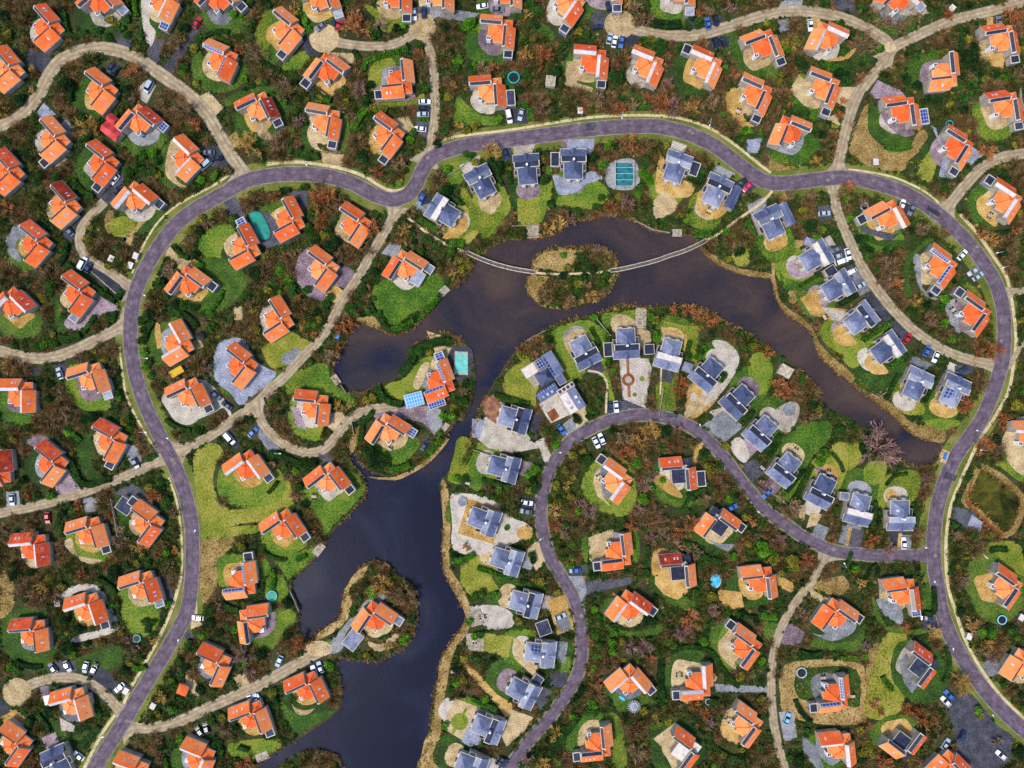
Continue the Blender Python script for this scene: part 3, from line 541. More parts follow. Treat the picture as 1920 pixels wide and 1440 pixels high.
 ('', 'sand', 0, "1063,115 1083,115 1082,155 1112,165 1110,172 1058,160"), ('', 'asph', 0, "1108,25 1135,20 1140,50 1125,55 1108,40"), ('', 'asph', 0, "1170,65 1200,65 1195,85 1175,88"), ('', 'asph', 0, "1290,35 1355,30 1352,55 1290,58"),
 ('', 'asph', 0, "1330,72 1370,68 1365,90 1330,90"), ('', 'grey', 0, "1457,38 1478,35 1482,55 1462,62"), ('', 'golden', 0, "1512,35 1538,32 1535,60 1515,60"), ('', 'grey', 0, "1465,0 1505,0 1503,14 1460,14"), ('', 'asph', 0, "1560,0 1600,0 1605,25 1570,18"),
 ('', 'golden', 1, "1360,180 1380,165 1395,220 1415,235 1395,240 1370,220"), ('', 'cobble', 0, "1400,262 1430,258 1420,290 1400,285"), ('', 'sand', 0, "1498,140 1520,160 1510,200 1480,170"), ('', 'sand', 0, "1568,163 1612,163 1600,190 1592,205 1565,190"),
 ('', 'sand', 0, "1545,220 1570,215 1575,235 1550,225"), ('', 'golden', 1, "1535,115 1570,108 1605,90 1590,110 1560,115"), ('', 'brick', 0, "1645,150 1690,170 1700,185 1640,185 1628,180"), ('', 'brick', 1, "1645,195 1660,230 1690,255 1715,250 1690,225 1660,210"),
 ('', 'cobble', 0, "1745,235 1770,285 1760,330 1775,335 1800,310 1760,260 1755,240"), ('', 'cobble', 0, "1815,270 1845,290 1820,310 1800,295"), ('', 'golden', 0, "1855,85 1850,120 1880,130 1885,105"), ('', 'golden', 0, "1850,32 1862,32 1862,55 1850,55"),
 ('', 'golden', 1, "1832,375 1850,365 1855,390 1870,410 1865,425 1835,400"), ('', 'asph', 0, "1682,375 1720,385 1712,405 1682,398"), ('', 'asph', 0, "1610,420 1635,430 1685,440 1670,452 1615,435"), ('', 'grey', 1, "1712,485 1725,480 1730,540 1760,560 1740,560 1720,530"),
 ('', 'grey', 0, "1775,565 1790,560 1800,625 1790,625 1772,580"), ('', 'asph', 0, "1533,385 1558,385 1560,410 1538,415"), ('', 'golden', 1, "1440,430 1470,440 1475,460 1440,470"), ('', 'asph', 0, "1557,460 1580,460 1598,490 1568,500"),
 ('', 'grey', 0, "1593,515 1610,500 1632,545 1612,555"), ('', 'brick', 1, "1478,500 1485,488 1510,500 1525,515 1500,522 1482,515"), ('', 'golden', 0, "1500,560 1530,540 1540,575 1590,580 1560,600 1520,590"), ('', 'asph', 0, "1615,555 1640,550 1675,590 1655,610 1635,590"),
 ('', 'asph', 0, "1668,610 1685,595 1715,625 1700,645 1670,625"), ('', 'golden', 1, "1562,620 1575,610 1605,640 1600,648 1580,648 1565,638"), ('', 'golden', 1, "1620,680 1635,665 1665,695 1655,702 1635,700"), ('', 'golden', 1, "1687,725 1705,700 1735,735 1720,748 1700,745"),
 ('', 'golden', 1, "1752,760 1760,730 1795,768 1785,782 1765,782"), ('', 'asph', 0, "1735,650 1760,655 1755,675 1735,668"), ('', 'asph', 0, "1790,685 1825,685 1825,700 1790,705"),
 ('', 'golden', 1, "1660,920 1680,922 1685,950 1665,945"), ('', 'golden', 0, "1692,1000 1685,1000 1682,1025 1690,1028"), ('', 'asph', 0, "1665,1003 1682,1003 1680,1025 1666,1023"), ('', 'grey', 0, "1692,1003 1710,1003 1708,1028 1694,1028"),
 ('', 'grey', 0, "1580,985 1592,987 1585,1022 1571,1017"), ('', 'golden', 0, "1592,987 1598,989 1590,1024 1585,1022"), ('', 'asph', 0, "1598,989 1620,996 1612,1030 1590,1024"), ('', 'grey', 0, "1530,980 1555,990 1545,1012 1522,1005"), ('', 'sand', 0, "1500,950 1512,950 1508,975 1498,970"), ('', 'sand', 0, "1520,960 1542,965 1530,985 1512,990"),
 ('', 'pale', 1, "1447,775 1485,752 1500,770 1480,810 1455,800"), ('', 'brick', 0, "1525,875 1545,880 1570,895 1568,912 1545,900"), ('', 'grey', 0, "1316,798 1355,770 1375,785 1395,800 1358,830"), ('', 'pale', 1, "1370,830 1388,820 1405,850 1395,868 1375,850"),
 ('', 'asph', 0, "1390,872 1415,860 1435,885 1410,905"), ('', 'golden', 1, "1290,735 1310,715 1350,730 1335,760 1300,785 1285,765"), ('', 'pale', 1, "1335,640 1360,640 1385,665 1378,700 1340,750 1310,760 1325,720 1355,690 1345,660"),
 ('', 'sand', 1, "1150,592 1170,590 1190,602 1220,625 1218,650 1205,655 1190,635 1160,625 1145,610"), ('', 'sand', 0, "1193,577 1212,577 1210,610 1192,608"), ('', 'asph', 0, "1162,748 1208,744 1209,768 1160,773"), ('', 'golden', 0, "1240,612 1290,628 1280,680 1284,630 1240,620"),
 ('', 'sand', 1, "1058,640 1070,620 1095,618 1110,640 1085,650 1070,665"), ('', 'pale', 0, "975,693 1000,678 1012,700 1012,720 1003,728"), ('', 'sand', 0, "1078,770 1098,760 1102,790 1080,802"), ('', 'grey', 0, "1050,800 1075,780 1095,795 1065,820"),
 ('', 'pale', 0, "892,790 915,780 950,760 1000,830 1020,820 1035,860 1022,870 1010,840 960,850 915,840 892,820"), ('', 'cobble', 0, "885,785 910,785 900,822 885,820"), ('', 'terra', 0, "905,750 925,740 940,760 930,795 915,785 905,770"),
 ('', 'pale', 1, "845,930 870,925 920,935 960,970 985,980 1000,1000 960,1020 900,1040 850,1030 848,980"), ('', 'golden', 0, "878,935 945,955 925,1020 858,1000"), ('', 'golden', 1, "970,995 985,985 998,995 995,1010 980,1012 970,1005"), ('', 'asph', 0, "978,930 1002,935 1000,965 978,965"), ('', 'sand', 0, "1005,1015 1020,1015 1028,1050 1005,1070 985,1030"),
 ('', 'pale', 1, "880,1138 930,1135 960,1150 960,1175 915,1180 900,1160"), ('', 'sand', 0, "962,1195 985,1205 1010,1250 1000,1268 965,1235"), ('', 'golden', 0, "1025,1125 1060,1115 1078,1180 1045,1190"), ('', 'grey', 0, "1040,1158 1065,1150 1072,1178 1050,1185"), ('', 'asph', 0, "1030,1262 1065,1260 1058,1290 1030,1285"),
 ('', 'golden', 1, "870,1245 890,1255 930,1300 960,1320 950,1345 930,1320 885,1270"), ('', 'sand', 0, "830,1365 850,1308 895,1325 870,1390"), ('', 'sand', 0, "960,1330 1000,1345 980,1375 950,1400 940,1380"), ('', 'cobble', 0, "893,1330 915,1330 900,1395 880,1400 865,1390"),
 ('', 'pale', 1, "822,1330 838,1308 850,1320 840,1340 845,1355 830,1350"), ('', 'dry', 1, "800,1380 830,1390 850,1420 840,1445 790,1445"), ('', 'asph', 0, "1060,1105 1090,1090 1185,1082 1183,1095 1100,1115 1095,1130"), ('', 'grey', 0, "1060,1080 1095,1080 1100,1110 1090,1130"), ('', 'asph', 0, "1070,1062 1100,1060 1105,1072 1072,1080"),
 ('', 'sand', 0, "1103,1008 1150,990 1150,1020 1125,1065 1105,1050"), ('', 'golden', 1, "1225,900 1245,890 1280,930 1262,930 1240,915"), ('', 'golden', 1, "1302,835 1322,830 1310,850 1306,880 1298,870 1280,860 1300,855"), ('', 'sand', 0, "1115,890 1125,880 1130,930 1145,950 1120,930 1112,905"),
 ('', 'golden', 0, "1228,1080 1290,1090 1290,1110 1270,1125 1245,1115 1228,1095"), ('', 'golden', 1, "1225,1035 1245,1028 1270,1040 1250,1045 1235,1075 1222,1075"), ('', 'golden', 0, "1345,1105 1390,1110 1395,1138 1375,1142 1350,1130"), ('', 'sand', 1, "1350,1200 1365,1190 1370,1220 1380,1255 1360,1240 1347,1220"),
 ('', 'grey', 0, "1327,1010 1350,1020 1380,1020 1365,1035 1345,1025"), ('', 'sand', 1, "1265,1240 1300,1243 1345,1270 1310,1295 1290,1320 1260,1290"), ('', 'grey', 0, "1340,1282 1445,1288 1442,1298 1340,1298"), ('', 'golden', 1, "1350,1365 1370,1340 1385,1360 1385,1395 1360,1385"), ('', 'sand', 0, "1225,1385 1265,1355 1262,1380 1285,1440 1260,1440 1240,1400"),
 ('', 'golden', 0, "1440,1090 1455,1075 1490,1095 1485,1112"), ('', 'brick', 1, "1480,1170 1500,1180 1510,1190 1495,1208 1465,1205"), ('', 'sand', 1, "1520,1100 1530,1110 1565,1130 1540,1130 1510,1110"), ('', 'grey', 1, "1520,1185 1560,1202 1600,1185 1600,1165 1545,1190"), ('', 'grey', 1, "1643,1125 1660,1155 1690,1170 1690,1140 1665,1125"),
 ('', 'asph', 0, "1725,1158 1755,1155 1758,1180 1730,1182"), ('', 'grey', 0, "1685,1240 1700,1225 1725,1280 1710,1300 1695,1280"), ('', 'asph', 1, "1775,1320 1800,1300 1825,1305 1870,1360 1900,1385 1880,1440 1800,1440 1790,1370"), ('', 'grey', 0, "1460,1335 1488,1333 1495,1385 1470,1390"), ('', 'grey', 0, "1505,1380 1530,1400 1545,1440 1530,1440 1505,1410"),
 ('', 'golden', 0, "1825,1090 1830,1080 1860,1075 1870,1130 1840,1125"), ('', 'sand', 1, "1878,830 1895,795 1920,780 1960,800 1960,900 1915,890 1890,865"), ('', 'asph', 0, "1788,948 1830,960 1820,995 1788,975"), ('', 'cobble', 0, "1822,965 1842,978 1838,998 1814,985"), ('', 'grey', 0, "1840,1245 1865,1230 1880,1260 1855,1270"),
 ('', 'sand', 1, "728,1216 702,1222 690,1203 715,1208 735,1190 748,1190 740,1208"), ('', 'grey', 1, "660,1155 700,1115 730,1120 700,1135 650,1185 640,1220 600,1225 640,1180"), ('', 'asph', 0, "576,1245 605,1240 605,1265 585,1270"), ('', 'sand', 1, "545,1312 552,1326 572,1332 590,1328 575,1340 555,1337"),
 ('', 'asph', 0, "430,1312 480,1300 490,1330 455,1325"), ('', 'sand', 0, "437,1268 458,1260 468,1282 450,1293"), ('', 'sand', 1, "350,1265 365,1275 375,1300 368,1305 350,1285"), ('', 'asph', 0, "335,1170 365,1190 360,1215 345,1190"), ('', 'asph', 0, "90,1235 140,1240 145,1258 95,1265"), ('', 'asph', 0, "155,1250 190,1250 225,1280 235,1298 215,1302 175,1275"),
 ('', 'pale', 1, "115,1110 150,1095 185,1100 205,1130 222,1170 215,1185 165,1200 130,1205 150,1190 200,1175 200,1140 180,1115 150,1108 120,1125"), ('', 'golden', 1, "0,1345 25,1330 50,1350 50,1375 20,1365"), ('', 'asph', 0, "0,1300 10,1320 20,1335 0,1345"), ('', 'brick', 0, "75,1288 92,1285 92,1310 78,1310"), ('', 'pale', 0, "112,1345 140,1360 140,1372 115,1370"),
 ('', 'asph', 1, "285,1085 300,1075 320,1100 325,1125 310,1120"), ('', 'sand', 1, "120,1020 135,1010 145,1040 190,1050 180,1058 150,1050"), ('', 'grey', 0, "155,935 185,930 185,960 160,960"), ('', 'asph', 0, "205,925 250,905 285,935 290,955 235,930"), ('', 'brick', 1, "110,890 125,880 140,905 155,918 130,928 105,920"),
 ('', 'grey', 0, "12,922 35,920 38,948 12,950"), ('', 'grey', 1, "235,835 258,840 265,865 245,870"), ('', 'brick', 1, "50,830 80,815 120,850 125,860 95,850"), ('', 'asph', 0, "100,682 122,680 132,705 112,712"), ('', 'asph', 0, "55,688 78,688 78,705 55,705"), ('', 'asph', 0, "110,430 140,420 148,455 125,450"),
 ('', 'grey', 1, "10,450 30,420 50,440 30,455 40,490 20,480"), ('', 'asph', 1, "135,375 150,380 155,410 145,420"), ('', 'asph', 0, "420,810 435,805 450,835 440,845"), ('', 'grey', 0, "482,790 495,800 525,842 505,848 485,820"), ('', 'asph', 0, "600,855 618,845 628,865 605,875"), ('', 'brick', 0, "545,762 560,765 575,805 555,800"),
 ('', 'sand', 0, "620,775 640,772 650,780 625,810 615,800"), ('', 'grey', 0, "530,665 560,650 563,662 545,685 527,680"), ('', 'golden', 0, "292,600 300,610 305,650 295,655 290,625"), ('', 'sand', 0, "360,640 375,635 382,650 368,655"), ('', 'sand', 0, "355,1080 370,1090 370,1160 380,1172 358,1180"), ('', 'sand', 1, "440,1065 455,1055 460,1100 445,1110"),
 ('', 'cobble', 0, "1065,262 1115,260 1112,290 1060,288"), ('', 'cobble', 1, "1038,325 1075,340 1110,320 1130,335 1100,345 1080,360 1050,365 1040,345"), ('', 'grey', 1, "1145,305 1190,300 1197,350 1150,355 1135,335"), ('', 'golden', 1, "1230,330 1240,290 1260,330 1300,345 1290,370 1235,365"), ('', 'sand', 1, "1225,380 1245,360 1270,380 1260,400 1230,410"),
 ('', 'golden', 1, "1310,360 1340,350 1370,380 1345,410 1310,400"), ('', 'asph', 0, "1380,340 1400,330 1425,345 1405,362"), ('', 'asph', 0, "780,360 800,355 812,380 790,385"), ('', 'golden', 1, "830,445 870,405 877,425 865,440 845,447"), ('', 'sand', 1, "900,370 925,375 930,395 915,400"), ('', 'asph', 0, "938,275 955,270 965,300 945,300"), ('', 'pale', 0, "1690,10 1720,28 1735,15 1745,25 1700,30 1665,20"),
 ('', 'sand', 0, "800,620 830,630 850,645 830,700 805,690 815,660"), ('', 'asph', 1, "845,655 855,650 885,655 882,705 850,710 838,680"), ('', 'sand', 1, "775,720 790,685 805,680 800,700 785,730"), ('', 'pale', 0, "1540,575 1590,585 1588,605 1560,600"), ('', 'rustbed', 1, "560,580 580,590 600,620 590,635 565,625"), ('', 'rustbed', 1, "1145,840 1160,832 1178,845 1165,858 1150,855"),
 ('', 'sand', 0, "438,576 455,572 455,600 440,600"), ('', 'rustbed', 1, "1815,935 1825,900 1835,880 1815,930 1860,985 1890,1003 1860,1000 1812,945"),
]
NAMES = dict(lawn='lawn', lawn_dark='lawn', lawn_olive='lawn', dry='dry_grass', sand='gravel_yard', golden='gravel_yard', pale='gravel_yard', asph='driveway', grey='terrace', cobble='terrace', brick='terrace', terra='terrace', rustbed='flower_bed')
LV = dict(dry=.012, lawn=.022, lawn_dark=.022, lawn_olive=.022, rustbed=.030)
for i, (t, kind, sm, s) in enumerate(PATCH):
    P = pts(t, s)
    if sm: P = smooth(P, n=4)
    Pm = Wp(P); isl = kind.startswith('lawn') or kind == 'dry'
    if isl: Pm = jig(Pm, .22, i)
    structure(NAMES[kind], flat_poly(NAMES[kind], Pm, LV.get(kind, .040) + (i % 18) * .0005, M[kind]))
    if kind.startswith('lawn'): raster(lawnm, Pm)
    elif kind in ('dry', 'rustbed'): pass
    else: raster(occ, Pm)
    if kind == 'dry':
        if 'drym' not in globals(): drym = np.zeros((GH, GW), bool)
        raster(drym, Pm)

# paved rosette, forecourt markings and worn pale marks on the clinker road
def flat(nm, P, z, mat): structure(nm, flat_poly(nm, Wp(P), z, M[mat]))
raster(occ, Wp(pts('', "1160,672 1216,672 1222,690 1210,765 1168,748")))
flat('gravel_yard', pts('', "1160,672 1216,672 1222,690 1210,765 1168,748"), .0505, 'pale'); flat('terrace', pts('', "1174,672 1179,672 1183,745 1177,745"), .056, 'terra')
flat('terrace', ell(1178, 712, 12, 12), .060, 'rustbed'); flat('terrace', ell(1178, 712, 6.5, 6.5), .064, 'pale'); flat('lawn', ell(1204, 710, 5, 5), .064, 'lawn'); flat('lawn', ell(1190, 740, 4, 4), .064, 'lawn_olive')
flat('lawn', ell(862, 1353, 16, 16), .0595, 'lawn'); flat('lawn', pts('', "872,1327 877,1329 850,1378 845,1376"), .061, 'lawn'); flat('terrace', ell(1480, 768, 12, 12), .0595, 'grey'); flat('gravel_yard', ell(982, 998, 11, 11), .0595, 'golden')
flat('terrace', pts('', "1283,785 1283,775 1300,738 1325,745 1318,770"), .0595, 'sand'); flat('gravel_yard', ell(1300, 745, 6, 9), .064, 'pale')
for i, (x, y) in enumerate([(238, 1352), (245, 1354), (1086, 232), (1293, 246), (1298, 250), (322, 862), (326, 868), (259, 739), (1561, 331), (1552, 338), (802, 296), (1832, 462), (1753, 1042), (1075, 824), (1562, 1030), (1090, 1155), (620, 332), (305, 830), (1877, 640)]):
    ring = ell(x, y, 3.4, 3.0, i * 37, 14); inn = ell(x, y, 1.7, 1.5, i * 37, 14)
    Pm = Wp(ring); Qm = Wp(inn); n = 14; me = mesh_of('road_marking', [(a, b, .121) for a, b in Pm] + [(a, b, .121) for a, b in Qm], [[j, n + j, n + (j + 1) % n, (j + 1) % n] for j in range(n)], M['kerb'])
    if me.polygons[0].normal.z < 0: me.flip_normals()
    structure('road_marking', me)
for txt, x, y, s in (('NP', 1194, 761, 2.2), ('Y', 1182, 759, 2.2), ('-', 1167, 760, 2.4)):
    cu = bpy.data.curves.new('painted_letters', 'FONT'); cu.body = txt; cu.size = s; cu.materials.append(M['kerb']); o = bpy.data.objects.new('painted_letters', cu); col.objects.link(o)
    a, b = W(x, y); o.location = (a, b, .066); o['kind'] = 'structure'
flat('road_marking', pts('', "1178,766 1183,766 1183,772 1178,772"), .0625, 'kerb')
for s in ("1098,232 1116,231 1115,244 1097,246", "1740,386 1763,399 1760,407 1737,394", "1245,772 1272,776 1270,785 1243,781", "1773,884 1795,892 1790,902 1768,896", "905,276 918,273 919,282 906,285"):
    flat('asphalt_patch', pts('', s), .1195, 'asph')

ribbon('dry_grass', [(960 + a / MPP, 720 - b / MPP) for a, b in pondM[::3] + pondM[:1]], 2.2, .0125, M['dry'], mark=True, off=(-1.15 if sum(pondM[i][0] * pondM[(i + 1) % len(pondM)][1] - pondM[(i + 1) % len(pondM)][0] * pondM[i][1] for i in range(len(pondM))) > 0 else 1.15), smoothn=2)

def sgn_area(P): return sum(P[i][0] * P[(i + 1) % len(P)][1] - P[(i + 1) % len(P)][0] * P[i][1] for i in range(len(P)))
ribbon('dry_grass', [(960 + a / MPP, 720 - b / MPP) for a, b in isleM[::3] + isleM[:1]], 1.9, .0128, M['dry'], mark=False, off=(1.0 if sgn_area(isleM) > 0 else -1.0), smoothn=2)
LAKEEDGE = [(x, y) for x, y in LAKE]
# ================================================================ ORANGE-TILED VILLAS
def rect3(x0, x1, y0, y1, z): return [(x0, y0, z), (x1, y0, z), (x1, y1, z), (x0, y1, z)]
# wing A lies along +x on the north side; wing B along -y on the east side
AX0, AX1, AE, AR, AB = -6.7, 1.5, 6.4, 3.1, 2.0
BY0, BY1, BE, BR, BB = -6.1, 2.0, 6.6, 3.3, 2.2
ZE, ZR, ZL = 3.0, 5.7, 5.0
def wing(kind, which):
    """kind: wall / trim / tile / band"""
    m = MB()
    if which == 'A': c0, c1 = AX0, AX1; prof = [(AE, ZE), (AR, ZR), (AB, ZL)]; mp = lambda c, s, z: (c, s, z)
    else: c0, c1 = BY0, BY1; prof = [(BE, ZE), (BR, ZR), (BB, ZL)]; mp = lambda c, s, z: (s, c, z)
    (e, ze), (r, zr), (b, zb) = prof
    def slab(ca, cb, s0, z0, s1, z1, t): m.slab([mp(ca, s0, z0), mp(cb, s0, z0), mp(cb, s1, z1), mp(ca, s1, z1)], t)
    if kind == 'wall':
        ca, cb = c0 + .15, c1 - .15; B0 = len(m.V)
        pr = [(b + .1, 0), (e - .25, 0), (e - .25, ze - .1), (r, zr - .35), (b + .1, zb - .35)]
        m.V += [mp(ca, s, z) for s, z in pr] + [mp(cb, s, z) for s, z in pr]; n = 5
        f = [list(range(B0, B0 + n)), list(range(B0 + 2 * n - 1, B0 + n - 1, -1))] + [[B0 + i, B0 + n + i, B0 + n + (i + 1) % n, B0 + (i + 1) % n] for i in range(n)]
        m.F += f if which == 'B' else [q[::-1] for q in f]
    k = (zr - ze) / (r - e); kb = (zb - zr) / (b - r)
    if kind == 'trim':
        slab(c0 - .1, c1 + .1, e + .08, ze + k * .08 - .04, r, zr - .02, .2); slab(c0 - .1, c1 + .1, r - .002, zr - .03, b - .1, zb + kb * (-.1) - .05, .2)
    if kind == 'tile': slab(c0, c1, e, ze + .06, r + .02, zr + .07, .08)
    if kind == 'band':
        s0, z0 = r - .12, zr + kb * (-.12) + .05; s1, z1 = b + .05, zb + kb * .05 + .05
        slab(c0 + .35, c1 - .35, s0, z0, s1, z1, .07)
    return m
HX0, HX1, HY0, HY1, AP = -3.5, 5.3, -3.8, 5.0, (0.9, 0.6)
def hz(x, y): return 5.35 - 0.55 * max(abs(x - AP[0]), abs(y - AP[1]))
def hip(off, grow, t):
    m = MB(); ap = (AP[0], AP[1])
    st = [(-3.5, -1.6), (-2.4, -1.6), (-2.4, -2.7), (-1.3, -2.7), (-1.3, -3.8)]
    def g(x, y): return (ap[0] + (x - ap[0]) * grow, ap[1] + (y - ap[1]) * grow)
    facets = [[ap, (HX0, HY1), st[0], st[1], st[2]], [ap, st[2], st[3], st[4], (HX1, HY0)], [ap, (HX1, HY0), (HX1, HY1)], [ap, (HX1, HY1), (HX0, HY1)]]
    for f in facets: m.slab([(*g(x, y), hz(x, y) + off) for x, y in f], t)
    return m
def wall_core():
    m = MB(); m.prism([(-3.3, 4.7), (-3.3, -1.4), (-2.2, -1.4), (-2.2, -2.5), (-1.1, -2.5), (-1.1, -3.6), (5.1, -3.6), (5.1, 4.7)], 0, 2.95); return m
def flat_core():
    m = MB(); m.box(-2.6, 3.2, -3.4, 3.0, 0, 3.2); m.box(2.0, 5.0, 2.2, 5.0, 0, 3.0); return m
def vsky(which, c, w=.55, l=.8):
    m = MB(); k = (ZR - ZE)
    if which == 'A': s = (AE + AR) / 2 + .1; f = lambda s: ZE + k * (AE - s) / (AE - AR) + .12; P = [(c - w / 2, s - l / 2), (c + w / 2, s - l / 2), (c + w / 2, s + l / 2), (c - w / 2, s + l / 2)]; m.slab([(x, y, f(y) + .06) for x, y in P], .16)
    else: s = (BE + BR) / 2 + .1; f = lambda s: ZE + k * (BE - s) / (BE - BR) + .12; P = [(s - l / 2, c - w / 2), (s + l / 2, c - w / 2), (s + l / 2, c + w / 2), (s - l / 2, c + w / 2)]; m.slab([(x, y, f(x) + .06) for x, y in P], .16)
    return m
def villa(spec, rest):
    """spec 'sheet x y turn flags' : b/a/e garage place, p solar garage roof, w pale bands, s solar bands, r/q weathered red tiles on wing A/B, F flat centre, G light flat centre"""
    t, x, y, th, fl = spec
    px, py = TP(t, x, y)
    # the given point is the hip's peak (5.4 m up)
    wx, wy = W(px, py, 5.0); a = -R(th); ca, sa = math.cos(a), math.sin(a)
    ox = wx - (AP[0] * ca - AP[1] * sa); oy = wy - (AP[0] * sa + AP[1] * ca)
    flat = 'F' in fl or 'G' in fl
    band = 'pale cladding bands' if 'w' in fl else 'solar bands' if 's' in fl else 'dark glazed bands'
    gar = {'b': 'garage at its end', 'a': 'garage beside its wing', 'e': 'garage along its side'}.get((fl + ' ')[0], '')
    look = ('flat-centred orange-tiled villa' if flat else 'weathered orange-tiled villa' if ('r' in fl or 'q' in fl) else 'orange-tiled villa') + ' with ' + band
    n = sum(k in fl for k in '1234')
    o = bpy.data.objects.new('villa', None); col.objects.link(o); o.location = (ox, oy, 0); o.rotation_euler = (0, 0, a)
    o['category'] = 'house'; o['group'] = 'orange tiled villas of the estate'; REG.append((o, px, py, look))
    def part(nm, key, mat, fn, par=None):
        return obj(nm, cmesh(key + mat, lambda: fn().mesh(nm, M[mat])), par or o)
    bm_ = 'band_pale' if 'w' in fl else 'pv' if 's' in fl else 'band_dark'
    for wch in 'AB':
        wr = (wch == 'A' and 'r' in fl) or (wch == 'B' and 'q' in fl)
        part('wall', 'wall' + wch, 'wall', lambda: wing('wall', wch))
        tr = part('roof', 'tile' + wch, 'tile_red' if wr else 'tile', lambda: wing('tile', wch))
        if wr: tr['label'] = 'weathered dark red tiled wing'
        part('eaves_trim', 'trim' + wch, 'trim', lambda: wing('trim', wch), tr)
        part('window_band', 'band' + wch, bm_, lambda: wing('band', wch), tr)
    part('wall', 'flatcore' if flat else 'core', 'wall', flat_core if flat else wall_core)
    if flat:
        mm = 'flat_pale' if 'G' in fl else 'flat_dark'
        part('flat_roof', 'fc1', 'trim', lambda: MB().box(-2.8, 3.3, -3.6, 3.1, 3.2, 3.4))
        part('roof_deck', 'fc2', mm, lambda: MB().box(-2.6, 2.9, -3.4, 2.0, 3.4, 3.43).box(2.1, 5.2, 2.1, 5.2, 3.0, 3.2))
    else:
        c = part('hip_roof', 'hip', 'tile', lambda: hip(0.0, 1.0, .1)); part('eaves_trim', 'hiptrim', 'trim', lambda: hip(-.09, 1.02, .2), c)
        part('ridge_cap', 'ridge', 'tile_red', lambda: MB().tube((AP[0], AP[1], 5.37), (5.2, -3.7, 3.0), .09).tube((AP[0], AP[1], 5.37), (-2.35, -2.65, 3.6), .09).tube((AP[0], AP[1], 5.37), (5.2, 4.9, 3.0), .09).tube((AP[0], AP[1], 5.37), (-3.4, 4.9, 3.0), .09), c)
    rr = random.Random(int(px * 13 + py))
    for wch, opts in (('A', [-4.5, -3.2, -1.2, 0]), ('B', [-4.2, -2.8, -1.4, .4])):
        for c in rr.sample(opts, rr.choice([1, 2, 2, 3])): part('skylight', 'sk%s%.1f' % (wch, c), 'glass', lambda: vsky(wch, c))
    part('vent_pipe', 'vent', 'flat_grey', lambda: MB().tube((3.4, 2.9, 3.6), (3.4, 2.9, 4.7), .14, n=8)); part('vent_pipe', 'vent2', 'flat_grey', lambda: MB().tube((0.3, -.6, 4.4), (.3, -.6, 5.3), .1, n=8))
    if not flat:   # white glazed garden bay on the stepped corner
        part('garden_bay', 'bay', 'white', lambda: MB().box(-3.9, -3.78, -2.9, -1.3, 0, 2.7).box(-3.78, -2.4, -2.9, -2.78, 0, 2.7).box(-3.9, -2.3, -2.9, -1.3, 2.7, 2.78))
        part('bay_glazing', 'bayg', 'band_dark', lambda: MB().box(-3.7, -3.2, -2.7, -1.6, 2.79, 2.82).box(-3.05, -2.55, -2.7, -1.8, 2.79, 2.82))
    if gar and not flat or (gar and 'F' in fl):
        g = fl[0]
        x0, x1, y0, y1 = {'b': (2.9, 6.2, -9.0, -6.15), 'a': (-9.9, -6.75, 2.2, 5.6), 'e': (6.7, 9.9, -5.5, .3)}[g]
        gm = 'flat_dark' if 'p' not in fl else 'flat_dark'
        gq = part('garage', 'gar' + g, 'wall', lambda: MB().box(x0, x1, y0, y1, 0, 2.6))
        part('parapet', 'garp' + g, 'trim', lambda: MB().box(x0 - .08, x1 + .08, y0 - .08, y1 + .08, 2.6, 2.78), gq)
        part('flat_roof', 'garr' + g, 'pv' if 'p' in fl else ('flat_grey' if 'y' in fl else 'flat_dark'), lambda: MB().box(x0 + .25, x1 - .25, y0 + .25, y1 - .25, 2.78, 2.82), gq)
        part('garage_door', 'gard' + g, 'flat_grey', lambda: MB().box((x0 + .4), (x1 - .4), y0 - .05, y0 + .02, .05, 2.2), gq)
    # terrace round the stepped garden front, lawn beyond it (left out where the lake is close)
    def loc(P): return [(ox + u * ca - v * sa, oy + u * sa + v * ca) for u, v in P]
    ls = [(p[0] * rr.uniform(.9, 1.12), p[1] * rr.uniform(.9, 1.12)) for p in [(-8.5, 4), (-10.5, -2), (-8.5, -8), (-3, -11), (3, -10.5), (3, -2), (-3, 3)]]
    ts = [(p[0] * rr.uniform(.85, 1.08), p[1] * rr.uniform(.85, 1.08)) for p in [(-6, 2.5), (-6.8, -2), (-5.2, -5.8), (-1.5, -7.2), (2.3, -6.2), (1.8, 0), (-3, 3)]]
    if rr.random() < .62 and not any(isocc(a, b, wet) for a, b in loc(smooth(ls, n=3))):
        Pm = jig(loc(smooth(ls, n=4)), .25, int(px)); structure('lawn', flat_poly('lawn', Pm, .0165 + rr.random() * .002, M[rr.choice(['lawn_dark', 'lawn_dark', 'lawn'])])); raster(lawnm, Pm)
    if not any(isocc(a, b, wet) for a, b in loc(smooth(ts, n=3))):
        Pm = loc(smooth(ts, n=4)); structure('terrace', flat_poly('terrace', Pm, .0345 + rr.random() * .004, M[rr.choice(['sand', 'grey', 'golden', 'brick', 'sand', 'pale'])])); raster(occ, Pm)
    for _ in range(rr.choice([0, 1, 1, 2])):
        a0 = rr.uniform(0, 6.28); rad = rr.uniform(11, 14); HEDGES.append([(ox + rad * math.cos(a0 + k * .16), oy + rad * math.sin(a0 + k * .16)) for k in range(rr.randint(4, 8))])
    # occupancy
    for q in ([(-7.5, 7.1), (-7.5, 1), (2.5, 1), (2.5, 7.1)], [(1.4, 2.8), (7.4, 2.8), (7.4, -7), (1.4, -7)], [(-4.2, 5.5), (-4.2, -4.5), (5.8, -4.5), (5.8, 5.5)]): raster(occ, loc(q)); raster(housem, loc(q))
